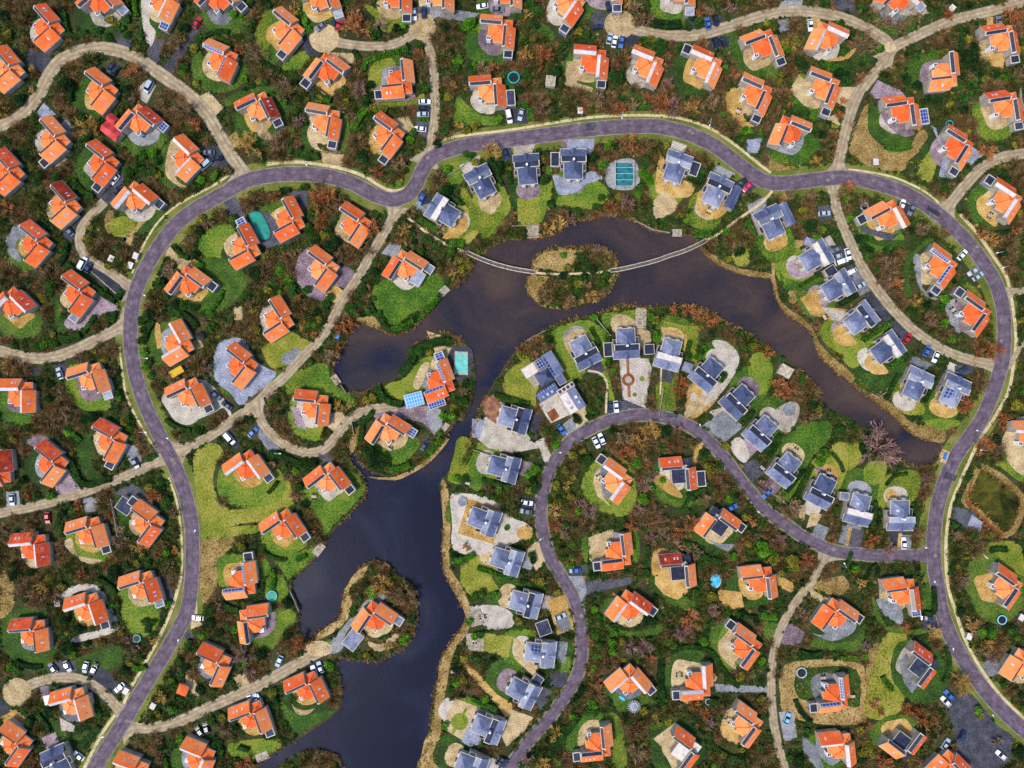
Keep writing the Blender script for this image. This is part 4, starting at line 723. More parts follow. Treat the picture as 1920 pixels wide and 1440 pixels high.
    if gar: raster(occ, loc({'b': [(2.5, -6), (6.8, -6), (6.8, -9.5), (2.5, -9.5)], 'a': [(-10.3, 6), (-6.5, 6), (-6.5, 1.8), (-10.3, 1.8)], 'e': [(6.5, 1), (10.3, 1), (10.3, -6), (6.5, -6)]}[fl[0]]))
    return o
housem = np.zeros((GH, GW), bool); HEDGES = []
VILLAS = """00 330 195 48 -r|00 730 -20 -42 by|00 1212 -12 25 bpw|00 1625 -40 -45 b|00 30 510 50 -|00 735 670 38 -|00 1025 885 -50 bpq|00 375 1040 48 b|00 745 1215 38 br|00 1385 1180 44 -w
00 1650 435 23 -s|10 8 788 -26 bq|00 28 1285 48 -r|01 455 95 48 -r|01 995 30 -50 bw|01 240 385 40 -r|01 565 760 36 by|01 70 830 -45 -wq|01 1315 1140 60 -w|01 1395 665 -54 b
01 1820 415 62 apy|01 1795 1305 38 -|02 660 -50 -18 by|02 125 78 0 -w|02 810 430 28 br|02 360 605 38 -r|02 -48 658 85 -r|02 650 1115 -17 b|02 1085 1055 36 a|02 225 1237 -5 -wrq
02 1405 70 -26 b|02 1840 620 -36 bw|03 1800 62 83 as|03 640 250 -18 bw|03 1050 85 -18 by|03 220 442 -5 -r|03 530 965 -15 apw|03 90 1280 35 -|03 1600 680 24 -|03 1480 1388 22 -w
03 1880 350 -98 -|03 1880 1068 -20 b|10 480 -48 -20 by|10 225 212 39 b|10 525 495 -53 a|10 1068 600 84 b|10 515 892 10 b|10 985 1003 36 b|10 1830 212 5 b|10 1755 660 -4 e
10 1048 -56 0 b|10 1368 -70 0 -|10 1880 -88 0 -|20 430 12 34 bw|20 615 440 5 bwr|20 1030 478 22 -w|20 1472 482 23 aw|20 1850 690 24 b|30 -15 312 -21 b|30 458 255 -66 -w
30 445 640 21 b|30 180 965 -68 -|30 1040 812 -8 ep|30 1348 545 84 -|30 1785 270 -9 b|30 1815 775 -9 br|30 1448 1092 32 b|31 1815 57 33 aw|31 925 165 -28 a|31 1325 552 36 bs|31 1580 912 36 a|11 236 208 62 -|11 736 240 33 -
11 490 572 36 -|11 1115 545 -58 by|11 150 960 57 -|11 1375 1430 69 aps|12 430 170 6 -|12 985 342 -58 bp|12 532 715 -38 b|12 198 1065 -35 b|13 885 322 -56 by|13 380 850 -25 -
22 790 737 36 aw|22 1275 665 -5 eF|22 1555 1048 -54 bF|22 800 1285 83 b|22 1270 1395 -5 -Fr|23 1880 42 -7 -|23 885 240 -54 bwq|23 1768 548 36 a|23 885 800 -41 bw|23 1405 832 87 bw
23 1775 1135 36 -|23 1308 1325 36 -G|23 648 1290 84 b|33 1040 135 -8 bp|33 525 300 -55 b|33 1818 95 35 -|33 520 920 84 bs|33 1180 690 37 -Fr|33 1940 680 -57 b|33 1030 1285 127 -F
33 555 1300 -6 -w|33 1380 1450 -45 -|32 2010 395 0 -w|30 1000 -40 -45 by|20 1270 -105 0 by|20 720 -130 0 bw|03 980 1490 20 -w"""
for ln in VILLAS.split('\n'):
    for s in ln.split('|'):
        a = s.split(); villa((a[0], float(a[1]), float(a[2]), float(a[3]), a[4]), None)

# ================================================================ SLATE-ROOFED VILLAS
def slate_parts():
    D = {}
    D['wall'] = ('wall', lambda: MB().box(-3.2, 3.2, 1.0, 6.8, 0, 3.0).box(-4.6, 4.6, -1.3, 1.2, 0, 4.6).box(-4.6, 4.6, -3.7, -1.3, 0, 2.9))
    def main():
        m = MB(); z0, z1 = 3.05, 5.9; r0, r1 = (0, 1.1), (0, 4.0)
        m.slab([(-3.4, 7, z0), (3.4, 7, z0), (*r1, z1)], .12); m.slab([(3.4, 7, z0), (3.4, 1, z0), (*r0, z1), (*r1, z1)], .12); m.slab([(-3.4, 1, z0), (-3.4, 7, z0), (*r1, z1), (*r0, z1)], .12); return m
    D['hip_roof'] = ('slate', main)
    def mtrim():
        m = MB(); m.box(-3.6, 3.6, 6.85, 7.2, 2.86, 3.02).box(-3.6, -3.3, 1.3, 6.85, 2.86, 3.02).box(3.3, 3.6, 1.3, 6.85, 2.86, 3.02); return m
    D['eaves_trim'] = ('trim', mtrim)
    def front():
        m = MB(); z1, z0 = 4.8, 2.9
        m.slab([(-4.8, -1.1, z1), (-4.8, -4.1, z0), (-1.3, -4.1, z0), (-.15, -1.1, z1)], .12); m.slab([(.15, -1.1, z1), (1.3, -4.1, z0), (4.8, -4.1, z0), (4.8, -1.1, z1)], .12)
        m.slab([(0, -1.1, z1 + .02), (-.15, -1.1, z1), (-1.3, -4.1, z0), (0, -4.35, 4.2)], .1); m.slab([(0, -1.1, z1 + .02), (0, -4.35, 4.2), (1.3, -4.1, z0), (.15, -1.1, z1)], .1); return m
    D['front_roof'] = ('slate', front)
    D['flat_roof'] = (None, lambda: MB().box(-4.4, 4.4, -1.05, 1.0, 4.66, 4.72))
    D['parapet'] = ('trim', lambda: MB().box(-4.75, 4.75, 1.0, 1.25, 4.6, 4.85).box(-4.75, -4.45, -1.1, 1.0, 4.6, 4.85).box(4.45, 4.75, -1.1, 1.0, 4.6, 4.85))
    D['fascia'] = ('trim', lambda: MB().box(-4.95, 4.95, -4.3, -4.08, 2.8, 2.98).box(-4.98, -4.8, -4.08, -1.1, 2.8, 2.98).box(4.8, 4.98, -4.08, -1.1, 2.8, 2.98))
    D['balcony#1'] = ('wall', lambda: MB().box(-4.8, -3.62, 1.3, 3.9, 0, 2.8)); D['balcony#2'] = ('wall', lambda: MB().box(3.62, 4.8, 1.3, 3.3, 0, 2.8))
    D['balcony_floor#1'] = ('flat_dark', lambda: MB().box(-4.65, -3.75, 1.5, 3.7, 2.8, 2.84)); D['balcony_floor#2'] = ('flat_dark', lambda: MB().box(3.75, 4.65, 1.5, 3.1, 2.8, 2.84))
    D['chimney'] = ('white', lambda: MB().box(-.35, .35, .2, .9, 4.7, 6.5))
    D['skylight'] = ('glass', lambda: MB().slab([(1.2, 3.0, 5.0), (2.0, 3.0, 4.3), (2.0, 3.9, 4.3), (1.2, 3.9, 5.0)], .1))
    D['bay_window#1'] = ('trim', lambda: MB().box(-2.4, -1.0, 7.0, 7.7, 0, 2.5)); D['bay_window#2'] = ('trim', lambda: MB().box(1.0, 2.4, 7.0, 7.7, 0, 2.5))
    return D
SP = slate_parts()
def slate(t, x, y, th, roof, extra=''):
    px, py = TP(t, x, y); wx, wy = W(px, py, 4.7); a = -R(th)
    o = bpy.data.objects.new('slate_villa', None); col.objects.link(o); o.location = (wx, wy, 0); o.rotation_euler = (0, 0, a)
    rn = dict(flat_dark='dark', flat_grey='grey', flat_pale='pale')[roof]
    o['category'] = 'house'; o['group'] = 'slate roofed villas by the lake'; REG.append((o, px, py, 'blue slate-roofed villa with %s flat middle' % rn))
    if int(px * 3 + py) % 2: o.scale = (-1, 1, 1)
    for nm, (mat, fn) in SP.items():
        if nm == 'skylight' and (int(px) % 2): continue
        if nm == 'front_roof' and 'n' in extra: pass
        mt = mat or roof
        q = obj(nm.split('#')[0], cmesh('S' + nm + mt, lambda: fn().mesh(nm.split('#')[0], M[mt])), o)
    if 'a' in extra:      # long side annexe with a shallow slate roof
        an = obj('annexe', cmesh('Sann', lambda: MB().box(5.1, 8.4, -3.2, 5.4, 0, 3.0).mesh('annexe', M['wall'])), o)
        obj('roof', cmesh('Sannr', lambda: MB().slab([(4.9, -3.4, 3.1), (6.7, -3.4, 4.3), (6.7, 5.6, 4.3), (4.9, 5.6, 3.1)], .1).slab([(6.72, -3.4, 4.3), (8.6, -3.4, 3.1), (8.6, 5.6, 3.1), (6.72, 5.6, 4.3)], .1).mesh('roof', M['slate'])), an)
    if 'g' in extra:      # flat garage
        g = obj('garage', cmesh('Sgar', lambda: MB().box(5.1, 8.3, -3.0, 2.2, 0, 2.6).mesh('garage', M['wall'])), o)
        obj('flat_roof', cmesh('Sgarr', lambda: MB().box(5.3, 8.1, -2.8, 2.0, 2.66, 2.7).mesh('flat_roof', M['flat_dark'])), g); obj('parapet', cmesh('Sgarp', lambda: MB().box(5.0, 8.4, -3.1, 2.3, 2.6, 2.66).mesh('parapet', M['trim'])), g)
    if 'p' in extra:
        for k in range(3): obj('solar_panel', cmesh('Spv%d' % k, lambda: MB().slab([(-3.0, 1.8 + k * 1.3, 3.6), (-.7, 1.8 + k * 1.3, 5.55), (-.7, 2.9 + k * 1.3, 5.55), (-3.0, 2.9 + k * 1.3, 3.6)] if k < 2 else [(-3, 4.5, 3.55), (-1.4, 4.3, 4.9), (-1.4, 5.1, 4.7), (-3, 5.4, 3.6)], .08).mesh('solar_panel', M['pv'])), o)
    ca, sa = math.cos(a), math.sin(a); rr = random.Random(int(px * 7 + py))
    def loc(P): return [(wx + u * ca - v * sa, wy + u * sa + v * ca) for u, v in P]
    def patch(nm, P, z, mt, sm=True, lawn=False):
        Pm = loc(smooth(P, n=4) if sm else P)
        if any(isocc(u, v, wet) for u, v in Pm): return
        structure(nm, flat_poly(nm, jig(Pm, .15, int(px)) if lawn else Pm, z + rr.random() * .003, M[mt])); raster(lawnm if lawn else occ, Pm)
    patch('lawn', [(-6, 4), (-6.2, 13), (-3, 16), (3, 16), (6.2, 13), (6, 4)], .0168, rr.choice(['lawn', 'lawn', 'lawn_dark', 'lawn_olive']), True, True)
    patch('terrace', [(-3.5, 6), (-4.4, 9.5), (-2, 11.6), (2, 11.6), (4.4, 9.5), (3.5, 6)], .0348, rr.choice(['golden', 'sand', 'grey', 'pale', 'brick'])); patch('driveway', [(rr.choice([-4.2, -1.4]), -8.6), (4.2, -8.6), (4.2, -3), (-1.4, -3)], .0352, rr.choice(['grey', 'asph', 'pale', 'brick']), False)
    for sx in (-6.6, 6.6):
        if rr.random() < .7: HEDGES.append(loc([(sx, rr.uniform(-6, -2) + k * 2.6) for k in range(6)][:1] + [(sx, -2 + k * 2.6) for k in range(1, rr.randint(4, 6))]))
    q = [(wx + u * ca - v * sa, wy + u * sa + v * ca) for u, v in [(-5.4, 7.9), (5.4, 7.9), (5.4, -4.9), (-5.4, -4.9)]]; raster(occ, q); raster(housem, q)
    return o
for s in """20x 0 0 0 flat_grey|21 1180 1245 15 flat_pale|21 1455 1385 40 flat_dark|21 862 1165 -3 flat_dark g|21 558 1225 -28 flat_dark|22 1685 148 45 flat_dark|22 1862 385 42 flat_dark|32 122 665 38 flat_dark|32 405 835 27 flat_dark|32 690 975 14 flat_pale
32 1008 1022 0 flat_grey|22 45 270 -74 flat_dark|12 1885 640 -75 flat_grey|12 1735 1040 -70 flat_grey|12 1908 1340 -72 flat_grey|23 130 220 -75 flat_dark|23 243 595 -83 flat_grey p|23 110 900 -62 flat_grey|13 1765 1165 -68 flat_dark|13 1640 1455 -68 flat_grey
10 1675 1330 153 flat_grey|20 110 1230 175 flat_dark|20 462 1190 180 flat_dark g|20 1250 1215 200 flat_grey g|20 1555 1395 205 flat_dark a|11 1375 125 122 flat_pale|31 20 195 155 flat_grey a|31 398 465 -120 flat_pale|31 565 690 -120 flat_grey|31 735 930 -127 flat_dark
31 935 1155 -125 flat_pale|32 1145 -25 -155 flat_grey|32 1425 25 -155 flat_grey p|03 400 1385 155 flat_dark""".replace('\n', '|').split('|')[1:]:
    a = s.split(); slate(a[0], float(a[1]), float(a[2]), float(a[3]), a[4], a[5] if len(a) > 5 else '')

# the large slate mansion: hip block, long solar wing, glazed strip, pale flat decks round a court
def mansion():
    px, py = 1037.5, 715; o = bpy.data.objects.new('slate_mansion', None); col.objects.link(o); x0, y0 = W(px, py, 4); o.location = (x0, y0, 0); o.rotation_euler = (0, 0, R(32))
    o['category'] = 'house'; REG.append((o, px, py, 'largest slate-roofed house, long wings with solar panels and pale decks'))
    def bx(nm, x0, x1, v0, v1, z0, z1, mt, par=None): return obj(nm, MB().box(x0, x1, -v1, -v0, z0, z1).mesh(nm, M[mt]), par or o)
    def pitched(x0, x1, v0, v1, zr, ze, side, mt='slate', nm='roof'):   # one slope falling to the given side
        z = {'r': (zr, ze, ze, zr), 'd': (ze, ze, zr, zr)}[side]
        bx('wall', x0 + .2, x1 - .2, v0 + .2, v1 - .2, 0, ze - .1, 'wall')
        m = MB().slab([(x0, -v1, z[0]), (x1, -v1, z[1]), (x1, -v0, z[2]), (x0, -v0, z[3])], .15)
        return obj(nm, m.mesh(nm, M[mt]), o)
    for (a, b, c, d, h) in ((-2.3, .9, -10, -5.6, 3.4), (-8, -2.4, -10.2, -5.8, .5), (1.1, 4.3, -.9, 2.8, 3.5), (-1, 6, 3.6, 5.6, 3.9), (-1.3, 2.4, 5.7, 14, 3.2)): bx('wall', a, b, c, d, 0, h, 'wall')
    bx('pale_deck', -7.7, -2.7, -9.9, -6.1, .5, .56, 'flat_pale'); bx('glazed_strip', -.9, 5.9, 3.7, 5.5, 3.9, 4.0, 'trim'); bx('flat_roof', -1.1, 2.2, 5.9, 13.8, 3.2, 3.26, 'flat_pale'); bx('flat_roof', 1.3, 4.1, -.7, 2.6, 3.5, 3.56, 'slate'); bx('flat_roof', -2.1, .7, -9.8, -5.8, 3.4, 3.46, 'flat_dark')
    r1 = pitched(.9, 5.5, -10.3, -1, 5.6, 3.2, 'r'); r2 = pitched(-8.2, .2, .5, 4.4, 5.2, 3.2, 'd'); r3 = pitched(2.4, 5.7, 5.7, 14.2, 4.8, 3.0, 'r')
    for k in range(7): zt = lambda x: 5.6 - 2.4 * (x - .9) / 4.6 + .08; v = -9.6 + k * 1.15; obj('solar_panel', MB().slab([(1.0, -v - 1, zt(1.0)), (2.0, -v - 1, zt(2.0)), (2.0, -v, zt(2.0)), (1.0, -v, zt(1.0))], .08).mesh('solar_panel', M['pv']), r1)
    for k in range(6): zt = lambda v: 5.2 - 2.0 * (v - .5) / 3.9 + .08; x = -7.8 + k * 1.3; obj('solar_panel', MB().slab([(x, -1.7, zt(1.7)), (x + 1.1, -1.7, zt(1.7)), (x + 1.1, -.6, zt(.6)), (x, -.6, zt(.6))], .08).mesh('solar_panel', M['pv']), r2)
    for k in range(6): bx('solar_panel', -2 + (k % 2) * 1.35, -.8 + (k % 2) * 1.35, -9.6 + (k // 2) * 1.25, -8.5 + (k // 2) * 1.25, 3.5, 3.58, 'pv')
    for k in range(3): obj('skylight', MB().box(-6.6 + k * 1.9, -5.7 + k * 1.9, -3.4, -2.5, 4.1, 4.35).mesh('skylight', M['glass']), r2)
    for k in range(4): bx('skylight', -.5 + k * 1.7, .6 + k * 1.7, 4.0, 5.2, 4.0, 4.12, 'band_dark')
    for k in range(3): bx('skylight', 0, 1.1, 7.2 + k * 2.1, 8.3 + k * 2.1, 3.26, 3.5, 'glass')
    for k in range(2): obj('skylight', MB().box(3.5, 4.5, -9.8 - k * 2.2, -8.8 - k * 2.2, 4.0, 4.3).mesh('skylight', M['glass']), r3)
    bx('wall', -4.5, .8, -5.5, -.3, 0, 3.0, 'wall'); A1 = (-1.2, 3.4, 5.6); A2 = (-1.2, 2.6, 5.6); c = [(-4.8, .2, 3.05), (1.0, .2, 3.05), (1.0, 5.7, 3.05), (-4.8, 5.7, 3.05)]
    obj('hip_roof', MB().slab([c[0], c[1], A2], .1).slab([c[1], c[2], A1, A2], .1).slab([c[2], c[3], A1], .1).slab([c[3], c[0], A2, A1], .1).mesh('hip_roof', M['slate']), o)
    a = R(32); ca, sa = math.cos(a), math.sin(a)
    def loc(P): return [(x0 + u * ca + v * sa, y0 + u * sa - v * ca) for u, v in P]
    structure('gravel_yard', flat_poly('gravel_yard', loc([(-9, 4.4), (-1, 4.4), (-1, 14), (-9, 13)]), .047, M['pale'])); structure('flower_bed', flat_poly('flower_bed', loc([(-8.2, 8.8), (-4.8, 8.8), (-4.8, 12.6), (-8.2, 12.6)]), .0555, M['rustbed']))
    for q in ([(-9, -10.6), (6.2, -10.6), (6.2, 14.5), (-9, 14.5)],): raster(occ, loc(q)); raster(housem, loc(q))
mansion()

# ---- small outbuildings: (name, category, sheet x y turn, w, d, style, look)
def outbuilding(nm, cat, t, x, y, th, w, d, style, look):
    px, py = TP(t, x, y); o = thing(nm, px, py, look, cat, zc=2.6, th=th)
    if style in ('hip_slate', 'hip_orange'):
        obj('wall', MB().box(-w / 2 + .2, w / 2 - .2, -d / 2 + .2, d / 2 - .2, 0, 2.3).mesh('wall', M['wall']), o); A = (0, 0, 3.5); c = [(-w / 2, -d / 2, 2.35), (w / 2, -d / 2, 2.35), (w / 2, d / 2, 2.35), (-w / 2, d / 2, 2.35)]
        r = MB()
        for i in range(4): r.slab([A, c[i], c[(i + 1) % 4]], .1)
        obj('roof', r.mesh('roof', M['slate' if style == 'hip_slate' else 'tile']), o)
    elif style == 'red':
        obj('wall', MB().box(-w / 2 + .2, w / 2 - .2, -d / 2 + .2, d / 2 - .2, 0, 2.6).mesh('wall', M['wall']), o); r = MB().slab([(-w / 2, -d / 2, 2.65), (w / 2, -d / 2, 2.65), (w / 2, 0, 3.7), (-w / 2, 0, 3.7)], .1).slab([(-w / 2, .01, 3.7), (w / 2, .01, 3.7), (w / 2, d / 2, 2.65), (-w / 2, d / 2, 2.65)], .1)
        obj('roof', r.mesh('roof', M['redroof']), o)
    else:
        obj('wall', MB().box(-w / 2 + .1, w / 2 - .1, -d / 2 + .1, d / 2 - .1, 0, 2.4).mesh('wall', M['wall']), o); obj('parapet', MB().box(-w / 2, w / 2, -d / 2, d / 2, 2.4, 2.55).mesh('parapet', M['trim']), o)
        obj('flat_roof', MB().box(-w / 2 + .2, w / 2 - .2, -d / 2 + .2, d / 2 - .2, 2.55, 2.6).mesh('flat_roof', M[style]), o)
    x0, y0 = o.location.x, o.location.y; r = max(w, d) / 2 + .3; raster(occ, [(x0 - r, y0 - r), (x0 + r, y0 - r), (x0 + r, y0 + r), (x0 - r, y0 + r)])
for a in [('garden_pavilion', 'pavilion', '03', 1367, 858, 20, 3.8, 3.8, 'hip_orange', 'small square pavilion with a pyramid of orange tiles'), ('summer_house', 'shed', '21', 1320, 1315, 20, 3.6, 3.6, 'hip_slate', 'small summer house with pyramid slate roof'),
          ('garden_shed', 'shed', '21', 1030, 1180, -4, 3.8, 3.8, 'flat_dark', 'square black-roofed garden shed with a white dome light'), ('garden_shed', 'shed', '31', 315, 372, 20, 3.6, 3, 'hip_slate', 'slate-roofed shed beside a lime green bush'),
          ('garage', 'garage', '31', 478, 602, -32, 4.2, 4.6, 'flat_dark', 'square dark flat-roofed garage between two slate villas'), ('garden_shed', 'shed', '32', 576, 843, 5, 3.6, 3.0, 'flat_grey', 'pale blue-grey roofed shed beside a slate villa'),
          ('garden_shed', 'shed', '31', 135, 1343, 30, 4.8, 4.0, 'wood', 'weathered wooden garden shed near the lakeside'), ('red_annexe', 'annexe', '00', 835, 985, 38, 7.4, 4.4, 'red', 'red sheet-roofed annexe beside an orange villa'),
          ('red_annexe', 'annexe', '00', 843, 895, 38, 3.8, 3.2, 'red', 'small square red-roofed annexe beside an orange villa'), ('garage', 'garage', '23', 238, 392, -20, 5.0, 5.4, 'flat_dark', 'dark blue-roofed garage beside a terracotta terrace'),
          ('garage', 'garage', '23', 190, 785, 35, 3.8, 3.8, 'flat_dark', 'dark square garage beside a pale drive'), ('garden_shed', 'shed', '20', 290, 605, 5, 3.6, 3.8, 'wood', 'brown weathered shed among bushes'),
          ('solar_garage', 'garage', '12', 1185, 118, -15, 7.0, 5.2, 'pv_light', 'flat garage covered with pale blue solar panels'), ('garage', 'garage', '12', 1350, 132, -18, 6.6, 4.6, 'pv', 'garage with dark blue panels beside an orange villa'),
          ('glass_annexe', 'annexe', '11', 1210, 645, 30, 4.4, 5.6, 'flat_grey', 'grey flat-roofed annexe with roof lights'), ('garage', 'garage', '02', 935, 915, 35, 5.8, 5.4, 'flat_dark', 'wide black flat-roofed garage with a pale end'),
          ('garage', 'garage', '13', 725, 482, 37, 5.6, 7.0, 'flat_grey', 'wide blue-grey flat-roofed garage on the lake peninsula'), ('garage', 'garage', '23', 1300, 1350, 36, 1, 1, 'wood', 'x')][:-1]: outbuilding(*a)

# ================================================================ CARS
def car_meshes(kind):
    L_, Wd, van = (4.5, 1.9, False) if kind == 'car' else (5.2, 2.05, True)
    h = L_ / 2; hw = Wd / 2
    # body lofted from plan sections (x, half width, top height)
    sec = [(-h, .80, .75), (-h + .15, .93, .92), (-h + .9, 1, 1.0), (0, 1, 1.0), (h - 1.2, 1, .95), (h - .35, .93, .80), (h, .72, .62)]
    if van: sec = [(-h, .90, 1.15), (-h + .1, 1, 1.25), (0, 1, 1.25), (h - .9, 1, 1.15), (h - .2, .9, .9), (h, .8, .7)]
    m = MB(); rows = []
    for x, w, z in sec:
        b = len(m.V); y = w * hw; m.V += [(x, -y, .28), (x, -y, z * .8), (x, -y * .9, z), (x, y * .9, z), (x, y, z * .8), (x, y, .28)]; rows.append(b)
    for a, b in zip(rows, rows[1:]):
        for i in range(6): j = (i + 1) % 6; m.F.append([a + i, b + i, b + j, a + j])
    m.F += [list(range(rows[0] + 5, rows[0] - 1, -1)), list(range(rows[-1], rows[-1] + 6))]
    body = m
    def frus(x0, x1, y, z0, X0, X1, Y, z1):
        g = MB(); g.V = [(x0, -y, z0), (x1, -y, z0), (x1, y, z0), (x0, y, z0), (X0, -Y, z1), (X1, -Y, z1), (X1, Y, z1), (X0, Y, z1)]
        g.F = [[3, 2, 1, 0], [4, 5, 6, 7], [0, 1, 5, 4], [1, 2, 6, 5], [2, 3, 7, 6], [3, 0, 4, 7]]; return g
    if van: cab = frus(-h + .12, h - 1.0, hw * .93, 1.2, -h + .3, h - 1.7, hw * .82, 1.95); roof = frus(-h + .45, h - 1.75, hw * .80, 1.94, -h + .5, h - 1.8, hw * .76, 2.02)
    else: cab = frus(-h + .35, h - 1.25, hw * .88, .96, -h + .95, h - 2.0, hw * .70, 1.42); roof = frus(-h + 1.02, h - 2.1, hw * .70, 1.41, -h + 1.08, h - 2.15, hw * .66, 1.47)
    wh = [MB().tube((x, y - .1, .32), (x, y + .1, .32), .32, n=12) for x in (-h + .85, h - .9) for y in (-hw + .08, hw - .08)]
    lt = [MB().box(h - .22, h - .06, y - .2, y + .2, .5, .66) for y in (-hw * .62, hw * .62)]
    return body, cab, roof, wh, lt
CM = {k: car_meshes(k) for k in ('car', 'van')}
CN = dict(white='white', silver='silver', grey='grey', dark='black', navy='dark blue', blue='blue', lightblue='pale blue', red='bright red', pink='pink-red')
def car(t, x, y, th, c, kind='car'):
    px, py = TP(t, x, y)
    o = thing('parked_' + kind, px, py, '%s %s parked' % (CN[c], kind), kind, 'cars parked on the estate', zc=.8, th=th + 180 * (int(px + py) % 2))
    body, cab, roof, wh, lt = CM[kind]
    obj('body', cmesh(kind + c, lambda: body.mesh('body', M['car_' + c])), o); g = obj('cabin_glass', cmesh(kind + 'cab', lambda: cab.mesh('cabin_glass', M['carglass'])), o)
    obj('roof', cmesh(kind + 'roof' + c, lambda: roof.mesh('roof', M['car_' + c])), o)
    for i, w in enumerate(wh): obj('wheel', cmesh(kind + 'w%d' % i, lambda: w.mesh('wheel', M['tyre'])), o)
    for i, w in enumerate(lt): obj('headlight', cmesh(kind + 'l%d' % i, lambda: w.mesh('headlight', M['white'])), o)
    x0, y0 = o.location.x, o.location.y; raster(occ, [(x0 - 2.8, y0 - 2.8), (x0 + 2.8, y0 - 2.8), (x0 + 2.8, y0 + 2.8), (x0 - 2.8, y0 + 2.8)])
for s in """00 830 510 -60 navy|00 866 526 -58 dark|00 1115 650 -60 silver van|00 1478 170 -62 red|00 1565 1143 0 grey|00 1622 1185 -5 dark|00 1540 1235 -42 silver van|00 860 1345 -50 white|00 880 1425 -55 navy
10 485 200 -38 grey|10 595 150 -60 dark|10 620 190 -65 red|10 1185 105 85 white|10 1258 92 85 navy|10 1698 45 -8 white|10 1815 68 5 grey|10 1265 762 0 white|10 1262 810 0 dark|10 1252 856 0 silver|10 1232 966 6 white|10 1897 872 78 white van|20 67 858 -75 silver|10 1870 1155 68 navy
20 725 50 75 navy|20 785 50 70 navy|20 640 200 -12 navy|20 733 285 -75 silver|20 770 310 -78 white|20 822 312 -80 blue|20 1470 175 80 blue|20 1530 152 75 dark|20 1530 320 70 dark|20 1585 310 65 dark|20 1725 1370 -40 dark|20 1766 1400 -45 pink
30 320 187 88 white|30 1735 165 85 grey|01 515 290 50 grey|01 620 535 -62 white van|01 662 565 -65 navy|01 445 1360 70 silver|01 1445 565 30 grey|11 1238 55 -60 blue|31 425 160 -5 silver|31 1008 97 -72 white|31 1077 130 -66 grey|31 505 435 -22 grey
31 512 485 -15 silver|31 552 520 -20 white van|31 602 465 74 white|31 625 598 -27 white|31 692 703 -28 silver|31 1460 470 -48 white|31 1540 595 -35 silver|31 1577 632 -35 silver|31 1048 1098 -56 red|31 1195 1190 -64 blue|31 1260 1235 -68 white|31 1460 1338 -35 navy
02 1620 85 42 navy|02 1700 160 36 navy|02 1015 595 64 grey|02 1720 408 48 white van|02 1897 362 -45 blue|02 90 870 86 silver|02 355 1005 85 red|12 990 250 35 blue|12 1265 458 -56 navy|22 737 175 85 navy|22 782 170 85 white|22 372 342 56 blue|22 632 440 64 white|22 674 412 66 white
22 112 890 10 white|22 105 957 8 grey|22 1650 928 -24 blue|22 472 1398 -5 blue|32 -8 820 -46 blue|32 1020 1195 87 white|03 395 690 52 grey|03 505 680 62 silver|03 640 685 -76 silver|03 705 695 -66 dark|03 895 838 -42 white|03 1482 315 5 white|03 1495 1165 52 dark|03 1545 1140 72 dark
03 590 1350 36 white|03 1878 940 70 white|03 1920 925 68 silver|13 173 640 -65 lightblue|13 435 715 70 white|13 480 685 70 silver|13 20 930 60 white|13 1855 1380 24 dark|13 1835 1408 25 navy|23 362 305 -22 silver|33 1195 315 0 navy|33 1360 895 48 blue|33 1335 942 46 white
33 1455 1205 -62 navy|33 1335 1260 -56 silver|33 145 1072 -70 lightblue|33 1750 1345 40 white""".replace('\n', '|').split('|'):
    a = s.split(); car(a[0], float(a[1]), float(a[2]), float(a[3]), a[4], a[5] if len(a) > 5 else 'car')
